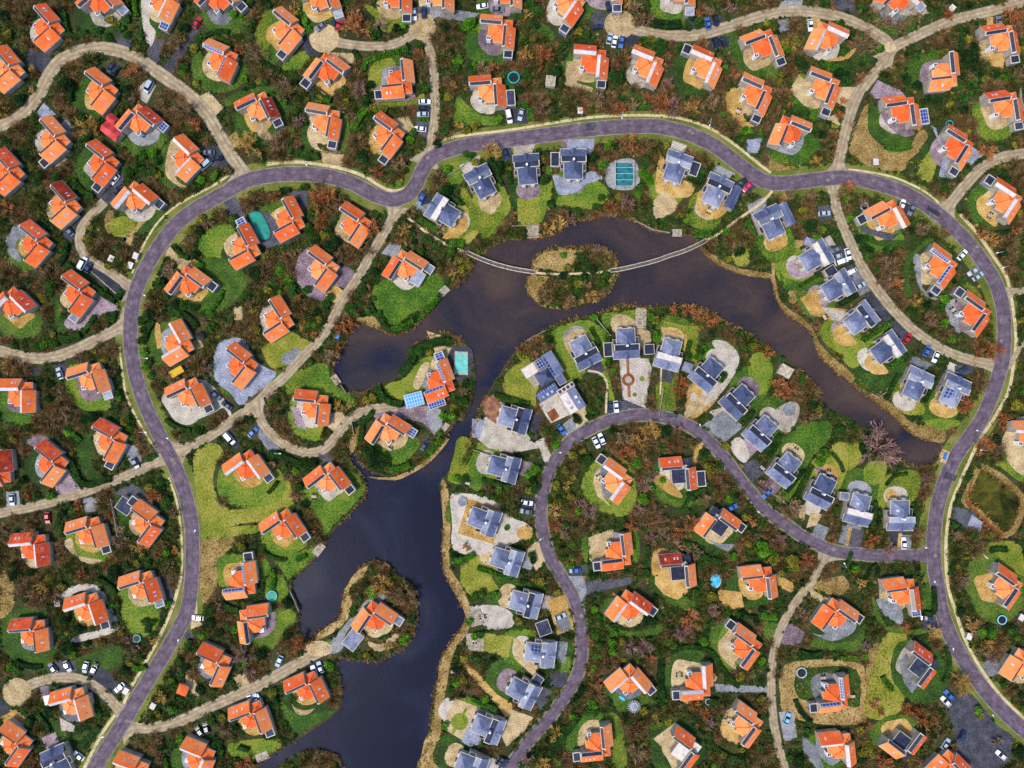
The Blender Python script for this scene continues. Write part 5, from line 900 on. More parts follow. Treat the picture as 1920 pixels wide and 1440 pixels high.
# ================================================================ BRIDGES, JETTIES, POOLS, TRAMPOLINES, LAMPS, FURNITURE
def footbridge(s, look):
    C = smooth(pts('', s), closed=False, n=8); P = Wp(C); mid = C[len(C) // 2]
    o = bpy.data.objects.new('footbridge', None); col.objects.link(o); mx, my = W(*mid); o.location = (mx, my, 0); o['category'] = 'bridge'; REG.append((o, mid[0], mid[1], look))
    P = [(x - mx, y - my) for x, y in P]; n = len(P)
    def nrm(i):
        a = P[max(0, i - 1)]; b = P[min(n - 1, i + 1)]; tx, ty = b[0] - a[0], b[1] - a[1]; l = math.hypot(tx, ty); return -ty / l, tx / l
    dk = MB(); rails = [MB(), MB()]; S = 0
    for i in range(n - 1):
        a, b = P[i], P[i + 1]; na, nb = nrm(i), nrm(i + 1); L_ = math.hypot(b[0] - a[0], b[1] - a[1]); k = max(1, int(L_ / .32))
        for q in range(k):
            t0, t1 = (q + .06) / k, (q + .94) / k; w = .55
            pa = [a[j] + (b[j] - a[j]) * t0 for j in (0, 1)]; pb = [a[j] + (b[j] - a[j]) * t1 for j in (0, 1)]
            dk.slab([(pa[0] - na[0] * w, pa[1] - na[1] * w, .42), (pb[0] - nb[0] * w, pb[1] - nb[1] * w, .42), (pb[0] + nb[0] * w, pb[1] + nb[1] * w, .42), (pa[0] + na[0] * w, pa[1] + na[1] * w, .42)], .06)
        for r, sg in ((rails[0], 1), (rails[1], -1)):
            e = .66 * sg
            r.slab([(a[0] + na[0] * (e - .09), a[1] + na[1] * (e - .09), 1.35), (b[0] + nb[0] * (e - .09), b[1] + nb[1] * (e - .09), 1.35), (b[0] + nb[0] * (e + .09), b[1] + nb[1] * (e + .09), 1.35), (a[0] + na[0] * (e + .09), a[1] + na[1] * (e + .09), 1.35)], .08)
            r.slab([(a[0] + na[0] * (e - .05), a[1] + na[1] * (e - .05), .95), (b[0] + nb[0] * (e - .05), b[1] + nb[1] * (e - .05), .95), (b[0] + nb[0] * (e + .05), b[1] + nb[1] * (e + .05), .95), (a[0] + na[0] * (e + .05), a[1] + na[1] * (e + .05), .95)], .3)
            r.slab([(a[0] + na[0] * (e - .08), a[1] + na[1] * (e - .08), .4), (b[0] + nb[0] * (e - .08), b[1] + nb[1] * (e - .08), .4), (b[0] + nb[0] * (e + .08), b[1] + nb[1] * (e + .08), .4), (a[0] + na[0] * (e + .08), a[1] + na[1] * (e + .08), .4)], .25)
    obj('deck', dk.mesh('deck', M['deckwood']), o)
    for r in rails: obj('handrail', r.mesh('handrail', M['trim']), o)
    for i in range(2, n - 1, 4):
        na = nrm(i)
        pm = MB()
        for sg in (1, -1): x, y = P[i][0] + na[0] * .66 * sg, P[i][1] + na[1] * .66 * sg; pm.tube((x, y, -1.4), (x, y, 1.4), .09)
        pm.slab([(P[i][0] - na[0] * .7 - .08, P[i][1] - na[1] * .7, .34), (P[i][0] - na[0] * .7 + .08, P[i][1] - na[1] * .7, .34), (P[i][0] + na[0] * .7 + .08, P[i][1] + na[1] * .7, .34), (P[i][0] + na[0] * .7 - .08, P[i][1] + na[1] * .7, .34)], .15)
        obj('post', pm.mesh('post', M['bark']), o)
footbridge("876,474 895,483 915,491 940,499 970,506 1003,511", 'shorter curved wooden footbridge reaching the wooded island')
footbridge("1144,508 1165,505 1200,497 1230,489 1255,480 1280,472 1305,461 1324,451", 'longer curved wooden footbridge leaving the wooded island')
def boards(w, d, z):
    m = MB(); n = int(d / .34)
    for i in range(n): y = -d / 2 + i * d / n; m.box(-w / 2, w / 2, y + .03, y + d / n - .03, z - .08, z)
    return m
def jetty(t, x, y, th, w, d, look, nm='jetty', z=.25, deep=-1.3):
    px, py = TP(t, x, y); o = thing(nm, px, py, look, 'jetty' if nm == 'jetty' else 'deck', th=th); obj('deck', boards(w, d, z).mesh('deck', M['wood']), o)
    for sx in (-1, 1):
        for sy in (-1, 1): obj('post', MB().tube((sx * (w / 2 - .12), sy * (d / 2 - .12), deep), (sx * (w / 2 - .12), sy * (d / 2 - .12), z + .15), .1).mesh('post', M['bark']), o)
    fr = MB().box(-w / 2 - .1, w / 2 + .1, -d / 2 - .12, -d / 2, z - .2, z + .03).box(-w / 2 - .1, w / 2 + .1, d / 2, d / 2 + .12, z - .2, z + .03); obj('frame', fr.mesh('frame', M['trim']), o)
    x0, y0 = o.location.x, o.location.y; r = max(w, d) / 2; raster(occ, [(x0 - r, y0 - r), (x0 + r, y0 - r), (x0 + r, y0 + r), (x0 - r, y0 + r)])
for a in [('21', 158, 302, -4, 4.6, 4.0, 'pale boarded jetty below a narrow lawn'), ('21', 1237, 308, 0, 3.6, 2.4, 'small jetty at the end of a pale retaining wall'), ('11', 1410, 742, -42, 3.8, 2.4, 'small wooden jetty cut into a hedge line'),
          ('12', 472, 1240, -52, 5.0, 2.6, 'wooden jetty on the western lake shore'), ('11', 600, 1408, 55, 3.8, 2.2, 'small timber jetty at a lawn corner'), ('13', 48, 1352, -22, 5.0, 2.6, 'timber jetty in the lowest lake corner'),
          ('12', 1420, 325, -55, 3.4, 1.6, 'white-edged boat bay by the narrow lake arm')]: jetty(*a)
for a in [('13', 1643, 497, 0, 6.6, 6.4, 'square grey boarded deck beside a striped lawn'), ('13', 1648, 312, -15, 5.0, 5.6, 'grey boarded deck with reclining chairs beside it'), ('21', 965, 950, 2, 4.2, 6.6, 'pale timber stair deck running down to the lake'),
          ('33', 1130, 1390, 35, 2, 2, 'x')][:-1]: jetty(*a, nm='timber_deck', z=.3, deep=0)
def trampoline(t, x, y, r, ring, mat, look):
    px, py = TP(t, x, y); o = thing('trampoline', px, py, look, 'trampoline', zc=.8)
    obj('mat', cmesh('tm%s%.1f' % (mat, r), lambda: MB().lathe([(r * .8, .68), (0.01, .66)], 28).mesh('mat', M[mat])), o)
    obj('padding', cmesh('tr%s%.1f' % (ring, r), lambda: MB().lathe([(r, .66), (r, .78), (r * .8, .78), (r * .8, .67)], 28, cap=False).mesh('padding', M[ring])), o)
    for k in range(4): a = k * 1.57 + .4; obj('leg', cmesh('tl%d%.1f' % (k, r), lambda: MB().tube((r * .9 * math.cos(a), r * .9 * math.sin(a), 0), (r * .9 * math.cos(a), r * .9 * math.sin(a), .68), .05).mesh('leg', M['metal'])), o)
    x0, y0 = o.location.x, o.location.y; raster(occ, [(x0 - r, y0 - r), (x0 + r, y0 - r), (x0 + r, y0 + r), (x0 - r, y0 + r)])
for a in [('20', 12, 580, 2.3, 'ringteal', 'black', 'black trampoline with teal rim on the top row'), ('13', 118, 150, 2.0, 'ringteal', 'teal', 'solid turquoise round trampoline beside a lakeside lawn'), ('03', 1025, 470, 1.5, 'ringteal', 'black', 'dark trampoline with teal rim on a pointed lawn'),
          ('33', 253, 727, 2.0, 'ringgrey', 'black', 'black trampoline with grey rim in a mown lawn corner'), ('33', 1757, 330, 1.8, 'ringblue', 'black', 'black trampoline with pale blue rim at the lawn edge'), ('30', 1362, 932, 1.5, 'ringteal', 'black', 'dark round trampoline behind a villa roof'),
          ('31', 725, 110, 1.5, 'ringgrey', 'black', 'dark round trampoline near two parked cars'), ('23', 1475, 945, 1.3, 'ringgrey', 'black', 'small dark round trampoline beside a pale roofed wing')]: trampoline(*a)
def pool(nm, P, mat, look, coping='grey', z=.16):
    Pm = Wp(P); cx = sum(p[0] for p in Pm) / len(Pm); cy = sum(p[1] for p in Pm) / len(Pm); px = sum(p[0] for p in P) / len(P); py = sum(p[1] for p in P) / len(P)
    o = bpy.data.objects.new(nm, None); col.objects.link(o); o.location = (cx, cy, 0); o['category'] = 'pool'; REG.append((o, px, py, look)); L_ = [(x - cx, y - cy) for x, y in Pm]
    r = MB(); n = len(L_); G = [(x * 1.12, y * 1.12) for x, y in L_]
    for i in range(n): j = (i + 1) % n; r.slab([(*L_[i], z), (*L_[j], z), (*G[j], z), (*G[i], z)], z)
    obj('coping', r.mesh('coping', M[coping]), o); obj('water', flat_poly('water', L_, z - .05, M[mat]), o); raster(occ, [(x + cx, y + cy) for x, y in G]); return o
pool('swimming_pool', smooth(pts('', "467,401 487,398 497,412 507,437 500,449 487,446 475,425"), n=3), 'teal', 'swimming pool under a rounded teal cover', 'flat_dark')
p = pool('swimming_pool', pts('', "854,661 876,662 876,701 853,700"), 'aqua', 'rectangular swimming pool under a pale aqua cover', 'wood')
q = MB()
for k in range(5): q.box(-2.3, 2.3, -3.4 + k * 1.7, -3.3 + k * 1.7, .12, .17)
obj('cover_slats', q.mesh('cover_slats', M['trim']), p)
p = pool('swimming_pool', smooth(pts('', "1154,311 1160,306 1180,306 1187,312 1187,342 1181,349 1160,350 1154,343"), n=2), 'poolteal', 'long swimming pool beneath a white framed glass enclosure', 'grey')
q = MB().box(-3.6, -3.4, -5, 5, .2, 1.3).box(3.4, 3.6, -5, 5, .2, 1.3)
for k in range(5): q.box(-3.6, 3.6, -4.7 + k * 2.3, -4.55 + k * 2.3, 1.3, 1.4)
obj('enclosure_frame', q.mesh('enclosure_frame', M['trim']), p)
pool('swimming_pool', ell(1342, 1087, 9, 14), 'poolblue', 'bright blue oval pool beside a golden terrace', 'pale'); pool('hot_tub', ell(867, 941, 8, 8), 'flat_grey', 'round pale grey hot tub on pale gravel', 'pale', .7)
pool('garden_pond', ell(230, 448, 8, 6, 15), 'cobble', 'small blue-grey garden pond beside golden clumps', 'stone', .05); pool('paddling_pool', ell(1166, 1309, 6, 2.5, 35), 'poolblue', 'small turquoise paddling pool near a white pergola', 'aqua', .3)
pool('garden_pond', ell(1722, 314, 6, 3, 30), 'flat_dark', 'small dark pond on a sloping green bank', 'stone', .05)

# round white pergola
px, py = 1189, 1325; o = thing('round_pergola', px, py, 'round white pergola with radiating beams', 'pergola', zc=2.4)
for k in range(20):
    a = k * math.tau / 20; obj('beam', MB().tube((.9 * math.cos(a), .9 * math.sin(a), 2.5), (2.4 * math.cos(a), 2.4 * math.sin(a), 2.4), .07, n=4).mesh('beam', M['white']), o)
obj('glass_roof', MB().lathe([(1.4, 2.48), (.02, 2.75)], 20).mesh('glass_roof', M['flat_grey']), o)
for k in range(6): a = k * math.tau / 6; obj('post', MB().tube((1.5 * math.cos(a), 1.5 * math.sin(a), 0), (1.5 * math.cos(a), 1.5 * math.sin(a), 2.45), .07).mesh('post', M['white']), o)
# parasol, awning, marker circles
o = thing('parasol', 374, 630, 'closed black round parasol beside a beige terrace', 'parasol', zc=2.3); obj('canopy', MB().lathe([(1.7, 2.1), (.05, 2.7)], 8).mesh('canopy', M['black']), o); obj('pole', MB().tube((0, 0, 0), (0, 0, 2.7), .05).mesh('pole', M['metal']), o)
o = thing('yellow_awning', 331, 697, 'bright yellow canvas awning behind a villa', 'awning', zc=2.3, th=-30); obj('canvas', MB().slab([(-2.5, -1.3, 2.1), (2.5, -1.3, 2.1), (2.5, 1.3, 2.5), (-2.5, 1.3, 2.5)], .05).mesh('canvas', M['yellow']), o)
for sx in (-2.4, 2.4): obj('post', MB().tube((sx, -1.2, 0), (sx, -1.2, 2.1), .05).mesh('post', M['metal']), o)
def lamp(t, bx, by, hx, hy):
    p = TP(t, bx, by); q = TP(t, hx, hy); x, y = W(*p); X, Y = W(*q, 5.4); o = bpy.data.objects.new('street_lamp', None); col.objects.link(o); o.location = (x, y, 0); o['category'] = 'street lamp'; o['group'] = 'street lamps along the clinker roads'
    dx, dy = X - x, Y - y; l = math.hypot(dx, dy) or 1; REG.append((o, q[0], q[1], 'curved-arm street lamp')); o.rotation_euler = (0, 0, math.atan2(dy, dx)); l = min(l, 2.6)
    obj('pole', cmesh('lpole', lambda: MB().tube((0, 0, 0), (0, 0, 5), .08, .06).mesh('pole', M['metal'])), o); obj('arm', MB().tube((0, 0, 5), (l * .5, 0, 5.4), .06).tube((l * .5, 0, 5.4), (l, 0, 5.45), .06).mesh('arm', M['metal']), o)
    obj('lamp_head', MB().box(l - .1, l + .6, -.17, .17, 5.36, 5.5).mesh('lamp_head', M['white']), o)
for a in [('33', 1215, 42, 1255, 47), ('33', 1325, 535, 1390, 552), ('33', 1630, 1020, 1690, 1050), ('32', 1555, 355, 1515, 335), ('32', 1585, 492, 1550, 490), ('32', 1150, 1210, 1190, 1230), ('32', 545, 1355, 575, 1350), ('02', 1290, 390, 1250, 405), ('02', 1500, 1097, 1460, 1105),
          ('02', 1090, 355, 1110, 362), ('03', 1380, 470, 1335, 487), ('03', 780, 1180, 800, 1195), ('01', 1100, 1245, 1140, 1252), ('01', 1110, 765, 1080, 772), ('20', 818, 870, 825, 885), ('20', 1470, 925, 1480, 950), ('22', 1395, 320, 1412, 310), ('22', 340, 505, 358, 515),
          ('22', 1860, 970, 1850, 960), ('22', 190, 1165, 210, 1170), ('31', 1700, 465, 1725, 455), ('31', 1740, 570, 1770, 565), ('10', 375, 1225, 385, 1245), ('12', 168, 512, 175, 522)]: lamp(*a)
def sign_board(px, py, th, look):
    o = thing('information_board', px, py, look, 'sign', zc=1.2, th=th); obj('paving', MB().box(-1.6, 1.6, -2.4, 2.4, .12, .2).mesh('paving', M['sand']), o); obj('panel', MB().box(-.5, .5, -1.3, 1.3, 1.1, 1.2).mesh('panel', M['infoblue']), o)
    for s in (-1, 1): obj('post', MB().tube((0, s, 0), (0, s, 1.1), .06).mesh('post', M['metal']), o)
sign_board(634, 629, 15, 'blue information board on a square of sand beside the lane'); sign_board(1773, 856, 20, "blue information board between the road and the lake's tip")
for (t, x, y, th, look) in [('30', 807, 1215, 0, 'pale transformer cabinet on golden grass'), ('01', 835, 500, 25, 'white cabinet pair among heather'), ('01', 978, 550, 20, 'pale green cabinet at the lane corner'), ('01', 1018, 480, 20, 'small white utility cabinet beside the verge'),
                         ('20', 512, 830, 0, 'white garden bench alcove by the footpath'), ('03', 1147, 975, 30, 'grey cabinet with dark hatch by the road'), ('03', 430, 205, -10, 'small pale shed box beside a white gravel ring'), ('33', 1508, 452, 20, 'small white box beside a bare tree'),
                         ('30', 1380, 62, 40, 'grey trailer standing among bushes'), ('03', 945, 862, 30, 'small white box beside a parked car'), ('33', 1900, 310, 30, 'white-roofed lean-to at the picture edge'), ('01', 1500, 630, 0, 'x')][:-1]:
    px, py = TP(t, x, y); o = thing('utility_cabinet', px, py, look, 'cabinet', zc=1.2, th=th); obj('body', cmesh('ucb', lambda: MB().box(-.9, .9, -1.1, 1.1, 0, 1.4).mesh('body', M['flat_grey'])), o); obj('lid', cmesh('ucl', lambda: MB().box(-1.0, 1.0, -1.2, 1.2, 1.4, 1.5).mesh('lid', M['flat_pale'])), o)
# garden furniture sets
def fset(t, x, y, th, look):
    px, py = TP(t, x, y); o = thing('garden_table', px, py, look, 'table', 'garden furniture on the terraces', zc=.75, th=th); obj('tabletop', cmesh('gtt', lambda: MB().box(-1.0, 1.0, -.5, .5, .68, .74).mesh('tabletop', M['wood'])), o)
    for i, (a, b) in enumerate(((-.85, -.4), (.85, -.4), (.85, .4), (-.85, .4))): obj('leg', cmesh('gtl%d' % i, lambda: MB().box(a - .05, a + .05, b - .05, b + .05, 0, .68).mesh('leg', M['wood'])), o)
    for k, (dx, dy) in enumerate(((-.5, -.95), (.5, -.95), (-.5, .95), (.5, .95))):
        a = -R(th); x0 = o.location.x + dx * math.cos(a) - dy * math.sin(a); y0 = o.location.y + dx * math.sin(a) + dy * math.cos(a)
        c = bpy.data.objects.new('garden_chair', None); col.objects.link(c); c.location = (x0, y0, .04); c.rotation_euler = (0, 0, a + (math.pi if dy > 0 else 0)); c['category'] = 'chair'; c['group'] = 'garden chairs round the terrace tables'; REG.append((c, 960 + x0 / MPP, 720 - y0 / MPP, 'dark garden chair'))
        obj('seat', cmesh('gcs', lambda: MB().box(-.24, .24, -.24, .24, .40, .46).box(-.22, -.17, -.22, -.17, 0, .4).box(.17, .22, -.22, -.17, 0, .4).box(-.22, -.17, .17, .22, 0, .4).box(.17, .22, .17, .22, 0, .4).mesh('seat', M['black'])), c); obj('backrest', cmesh('gcb', lambda: MB().box(-.24, .24, -.28, -.22, .46, .9).mesh('backrest', M['black'])), c)
for a in [('20', 1700, 835, 20, 'pale garden table on a golden oval yard'), ('12', 1000, 490, 30, 'slatted table on a pale terrace by dark conifers'), ('31', 1390, 885, -35, 'table on stepped grey paving'), ('31', 1670, 175, 30, 'table on a golden gravel yard'), ('32', 455, 665, 15, 'table behind a slate villa'),
          ('32', 208, 500, 30, 'table on dark paving behind a slate villa'), ('23', 1255, 745, 88, 'pale table beside a grey wall'), ('23', 1620, 1080, -40, 'table on golden gravel near a hip roof'), ('22', 655, 700, -35, 'table on grey stone beside a round lawn'), ('12', 435, 845, 0, 'table on a shaded patio above the lake'),
          ('13', 1700, 310, 80, 'dark recliners table on a beige deck'), ('13', 1480, 720, 0, 'white table on a round grey seat by the lake'), ('31', 425, 940, 60, 'small table on a golden deck'), ('11', 1165, 675, 20, 'pale table outside a grey annexe'), ('31', 1720, 355, -60, 'table on golden lakeside grass'),
          ('12', 1585, 745, 20, 'small table on a fenced lawn'), ('22', 1880, 630, 40, 'table beside the dark drive'), ('13', 1640, 485, 0, 'white table on the square grey deck'), ('33', 415, 765, 0, 'white table on a dark patio'), ('33', 635, 905, 0, 'white table on a side patio'), ('00', 1065, 1005, 0, 'round-terrace table'), ('21', 1480, 140, 20, 'table on a golden patio above the lake')]: fset(*a)
# fences / garden walls
def wallline(s, look, h=1.2, w=.14, mat='wall', nm='garden_wall', cat='wall'):
    P = Wp(pts('', s)); mx, my = P[len(P) // 2]; m = MB()
    for a, b in zip(P, P[1:]):
        l = math.hypot(b[0] - a[0], b[1] - a[1]); nx, ny = -(b[1] - a[1]) / l * w / 2, (b[0] - a[0]) / l * w / 2
        m.prism([(a[0] - nx - mx, a[1] - ny - my), (b[0] - nx - mx, b[1] - ny - my), (b[0] + nx - mx, b[1] + ny - my), (a[0] + nx - mx, a[1] + ny - my)], 0, h)
    C = pts('', s); c = C[len(C) // 2]; o = bpy.data.objects.new(nm, m.mesh(nm, M[mat])); col.objects.link(o); o.location = (mx, my, 0); o['category'] = cat; REG.append((o, c[0], c[1], look))
for a in [("840,330 865,315 880,300", 'pale curved garden wall'), ("960,425 1012,423", 'pale wall along a jetty lawn'), ("1192,415 1225,432 1255,437", 'pale lake retaining wall'), ("1118,598 1145,630", 'white diagonal garden wall'), ("1243,728 1235,780", 'thin garden wall'), ("1022,620 985,640", 'pale lakeside wall'),
          ("210,935 218,975 222,1003 237,1017 232,1022 255,1040", 'angular grey garden wall'), ("134,870 142,898 155,918", 'pale wall bordering a purple drive'), ("885,842 925,855", 'pale fence beside a square lawn'), ("640,722 650,737", 'lakeside wooden edging'), ("1910,165 1912,190 1920,215", 'white wire fence'), ("665,815 660,790 690,781", 'wooden edging at the bay'),
          ("500,760 495,745 520,735", 'low dark garden wall'), ("1632,738 1645,745 1660,735", 'thin white fence above dry reeds'), ("545,1107 552,1122 562,1145", 'dark lakeside boarding')]: wallline(*a)
# ================================================================ TREES, SHRUBS, HEDGES, UNDERGROWTH
def quad_at(C, u, v):                         # C (n,3), u,v (n,3) half axes
    return np.stack([C - u - v, C + u - v, C + u + v, C - u + v], 1)
def rand_unit(n, r=rng):
    v = r.normal(size=(n, 3)); return v / np.linalg.norm(v, axis=1)[:, None]
def leaf_quads(C, size, r=rng, up=.6):        # leaves turned roughly skyward with random tilt
    n = len(C); N_ = rand_unit(n, r); N_[:, 2] = np.abs(N_[:, 2]) + up; N_ /= np.linalg.norm(N_, axis=1)[:, None]
    t = np.cross(N_, rand_unit(n, r)); t /= np.linalg.norm(t, axis=1)[:, None]; b = np.cross(N_, t)
    s = size * r.uniform(.6, 1.3, n)[:, None]; return quad_at(C, t * s, b * s * .8)
def blades(P, Q, w0, w1):                     # tapering flat twigs from P to Q, facing mostly up
    d = Q - P; side = np.cross(d, rand_unit(len(P)) * .5 + np.array([0, 0, 1.0])); side /= (np.linalg.norm(side, axis=1)[:, None] + 1e-9)
    return np.stack([P - side * w0, P + side * w0, Q + side * w1, Q - side * w1], 1)
def bare_crown(seed, Rr, H, dens=1.0):
    r = np.random.default_rng(seed); Q = []
    nl = 11; base = np.array([0, 0, H * .22])
    a0 = r.uniform(0, 6.28, nl) * .3 + np.arange(nl) * 6.28 / nl; el = r.uniform(.25, 1.25, nl); ln = r.uniform(.75, 1.05, nl)
    P = np.repeat(base[None], nl, 0); D = np.stack([np.cos(a0) * np.cos(el), np.sin(a0) * np.cos(el), np.sin(el)], 1)
    tip = P + D * ln[:, None] * np.array([Rr, Rr, H * .75])
    Q.append(blades(P, tip, .13, .07))
    def grow(P, T, k, spread, lenf, w0, w1):
        n = len(P); i = np.repeat(np.arange(n), k); t = r.uniform(.3, 1.0, n * k)[:, None]; S = P[i] + (T[i] - P[i]) * t
        d = (T[i] - P[i]); L_ = np.linalg.norm(d, axis=1)[:, None]; d = d / (L_ + 1e-9); v = d + rand_unit(n * k, r) * spread; v[:, 2] += .12; v /= np.linalg.norm(v, axis=1)[:, None]
        E_ = S + v * L_ * lenf * r.uniform(.6, 1.2, n * k)[:, None]; Q.append(blades(S, E_, w0, w1)); return S, E_
    S, E_ = grow(P, tip, int(7 * dens), .75, .45, .075, .05); S2, E2 = grow(S, E_, 4, .8, .5, .055, .035); grow(S2, E2, 1, .9, .6, .04, .025)
    return np.concatenate(Q)
def leafy_crown(seed, Rr, H, n=520, size=.24, lobes=7):
    r = np.random.default_rng(seed); C = []
    for k in range(lobes):
        a = r.uniform(0, 6.28); d = r.uniform(.2, .62) * Rr if k else 0; q = rand_unit(n // lobes, r) * (r.uniform(.72, 1.02, n // lobes)[:, None]); q[:, 2] = np.abs(q[:, 2]) * 1.0 - .15
        lr = Rr * (r.uniform(.38, .58) if k else .72); C.append(q * np.array([lr, lr, lr * .85]) + np.array([math.cos(a) * d, math.sin(a) * d, H * .5 + r.uniform(-.1, .18) * H]))
    return leaf_quads(np.concatenate(C), size, r)
def trunk_mesh(H, r0):
    m = MB().tube((0, 0, -.1), (0, 0, H * .3), r0, r0 * .75, 7)
    for k in range(4): a = k * 1.6; m.tube((0, 0, H * .22), (math.cos(a) * H * .16, math.sin(a) * H * .16, H * .55), r0 * .5, r0 * .2, 5)
    return m
KINDS = {  # key: (object name, category, looks, leaf materials)
 'rust': ('bare_tree', 'tree', 'rust-coloured leafless tree', 'lf_rust'), 'pink': ('bare_tree', 'tree', 'pinkish leafless tree', 'lf_pink'), 'gold': ('bare_tree', 'tree', 'golden-twigged leafless tree', 'lf_gold'), 'brown': ('bare_tree', 'tree', 'brown leafless tree', 'lf_brown'),
 'green': ('evergreen_shrub', 'shrub', 'mid-green rounded shrub', 'lf_green'), 'bright': ('evergreen_shrub', 'shrub', 'bright green rounded shrub', 'lf_bright'), 'dark': ('evergreen_shrub', 'shrub', 'dark evergreen shrub', 'lf_dark'), 'olive': ('evergreen_shrub', 'shrub', 'yellowish olive shrub', 'lf_olive')}
GRP = dict(tree='leafless trees among the gardens', shrub='rounded shrubs among the gardens')
PL = []
def plant(px, py, r, kind):                   # r in map units
    x, y = W(px, py); rm = r * MPP
    if isocc(x, y, wet) or isocc(x, y, roadm) or (KINDS[kind][1] == 'shrub' and (isocc(x, y, housem) or near_occ(x, y, rm * .55, wet))): return
    if any(math.hypot(px - a, py - b) < c for a, b, c in ((1342, 1087, 20), (488, 424, 26), (865, 681, 24), (1170, 328, 26), (230, 448, 12))): return
    raster(treem, [(x - rm * .7, y - rm * .7), (x + rm * .7, y - rm * .7), (x + rm * .7, y + rm * .7), (x - rm * .7, y + rm * .7)]); PL.append((r, px, py, kind)); cat = KINDS[kind][1]; CNT[cat] = CNT.get(cat, 0) + 1
def build_plant(r, px, py, kind):
    nm, cat, look, mat = KINDS[kind]; rm = r * MPP; bare = cat == 'tree'
    q = min(3, max(0, int((rm - 1.0) / 1.0))); s = random.randrange(3); base = (1.5, 2.5, 3.5, 5.0)[q]; H = base * (1.25 if bare else 1.15)
    size = 'small' if rm < 1.7 else 'tall' if rm > 3.4 and bare else ''
    if bare: me = cmesh('bc%s%d%d' % (mat, q, s), lambda: quads_mesh('crown', bare_crown(s * 7 + q, base, H, 1.0 + .25 * q), M[mat]))
    else: me = cmesh('lc%s%d%d' % (mat, q, s), lambda: quads_mesh('crown', leafy_crown(s * 5 + q + 50, base, H, 300 + 260 * q, .17 + .035 * q, 5 + q), M[mat]))
    o = thing(nm, px, py, (size + ' ' + look).strip(), cat, GRP[cat], zc=H * .5)
    k = rm / base; o.scale = (k, k, k); o.rotation_euler = (0, 0, random.uniform(0, 6.28)); obj('crown', me, o)
    obj('trunk', cmesh('tk%d%d' % (q, bare), lambda: trunk_mesh(H, .07 * base).mesh('trunk', M['bark'])), o)
treem = np.zeros((GH, GW), bool); CNT = {}
for s in """1038 265 28 rust|1180 270 20 rust|1130 250 13 pink|1240 192 18 rust|1262 197 16 pink|1300 200 16 gold|1332 195 19 brown|1017 198 20 brown|1122 180 16 brown|1380 138 10 rust|920 283 18 gold|787 100 8 rust|560 228 13 pink|517 270 18 brown|925 125 11 rust|665 50 26 rust
655 610 14 rust|620 670 15 brown|715 1095 22 gold|757 1117 24 brown|772 1210 16 pink|565 1210 20 rust|1646 842 38 pink|1837 945 15 rust|1635 1012 15 rust|1670 1030 12 pink|1437 632 12 rust|1742 602 18 brown|1665 500 22 brown|1870 630 14 pink|1860 660 18 rust|1805 1280 22 gold|1750 1185 16 gold
1197 1410 18 brown|1185 1212 14 pink|1205 1215 16 pink|1332 1357 12 pink|1040 957 13 gold|1272 805 10 pink|1380 905 14 pink|1222 892 12 pink|1320 937 14 brown|1192 825 16 gold|1030 428 13 gold|1048 418 13 gold|1068 410 14 pink|1145 388 13 rust|1178 382 15 pink|1090 463 10 pink|1105 462 10 pink|1120 466 9 pink|1110 557 13 gold|19 688 14 gold
225 1010 18 brown|60 1000 18 brown|250 130 16 rust|345 205 20 brown|365 235 14 rust|550 20 14 gold|715 45 12 pink|740 135 11 rust|640 480 14 brown|700 430 18 rust|690 470 14 brown|720 360 18 pink|650 350 14 pink|600 350 14 brown|560 560 10 rust|1480 980 16 brown|1490 1000 20 brown|1510 1050 14 rust|1460 1010 14 pink|1300 980 16 rust|1180 990 14 rust|1240 985 16 brown|1270 1000 14 rust|1200 960 12 pink
1100 985 14 brown|1060 1000 12 pink|1040 985 12 rust|1270 1025 14 brown|1300 1035 14 brown|1230 960 14 brown|1210 180 10 rust|1225 160 8 brown|1480 880 12 pink|1432 912 14 pink|1870 840 16 brown|1840 835 18 rust|1820 800 12 brown|1860 770 16 brown|1880 790 14 rust|1590 350 12 rust|1510 350 10 rust|1520 370 14 brown|1480 365 12 brown|1470 372 10 gold|1620 380 10 pink
1840 440 10 rust|1855 520 10 rust|1875 572 9 rust|1900 480 12 brown|1850 490 12 gold|1440 660 12 rust|1462 722 17 rust|1475 735 14 rust|1415 650 8 rust|1330 600 12 rust|1310 590 12 rust|1290 582 12 rust|1345 598 8 rust|1265 580 9 rust|635 655 11 rust|640 620 12 rust|1850 1210 14 gold|1840 1225 12 brown|1860 1235 10 pink|1810 1090 10 pink|1830 1190 10 pink|1700 1180 10 rust
1480 200 8 rust|1575 215 10 rust|1580 190 9 rust|1600 240 9 brown|1720 240 8 gold|1780 30 10 rust|1690 50 20 brown|1660 40 16 brown|1720 30 12 brown|1900 30 18 rust|1910 60 16 brown|1870 20 14 rust|1640 20 10 brown|1430 10 12 brown|1400 30 14 rust|1370 15 12 pink|1330 20 10 brown|1310 25 10 rust|1290 15 8 pink|1220 35 10 brown|1190 15 14 brown|1200 40 16 brown|1175 5 10 gold
""".replace('\n', '|').strip('|').split('|'):
    a = s.split(); plant(float(a[0]), float(a[1]), float(a[2]), a[3])
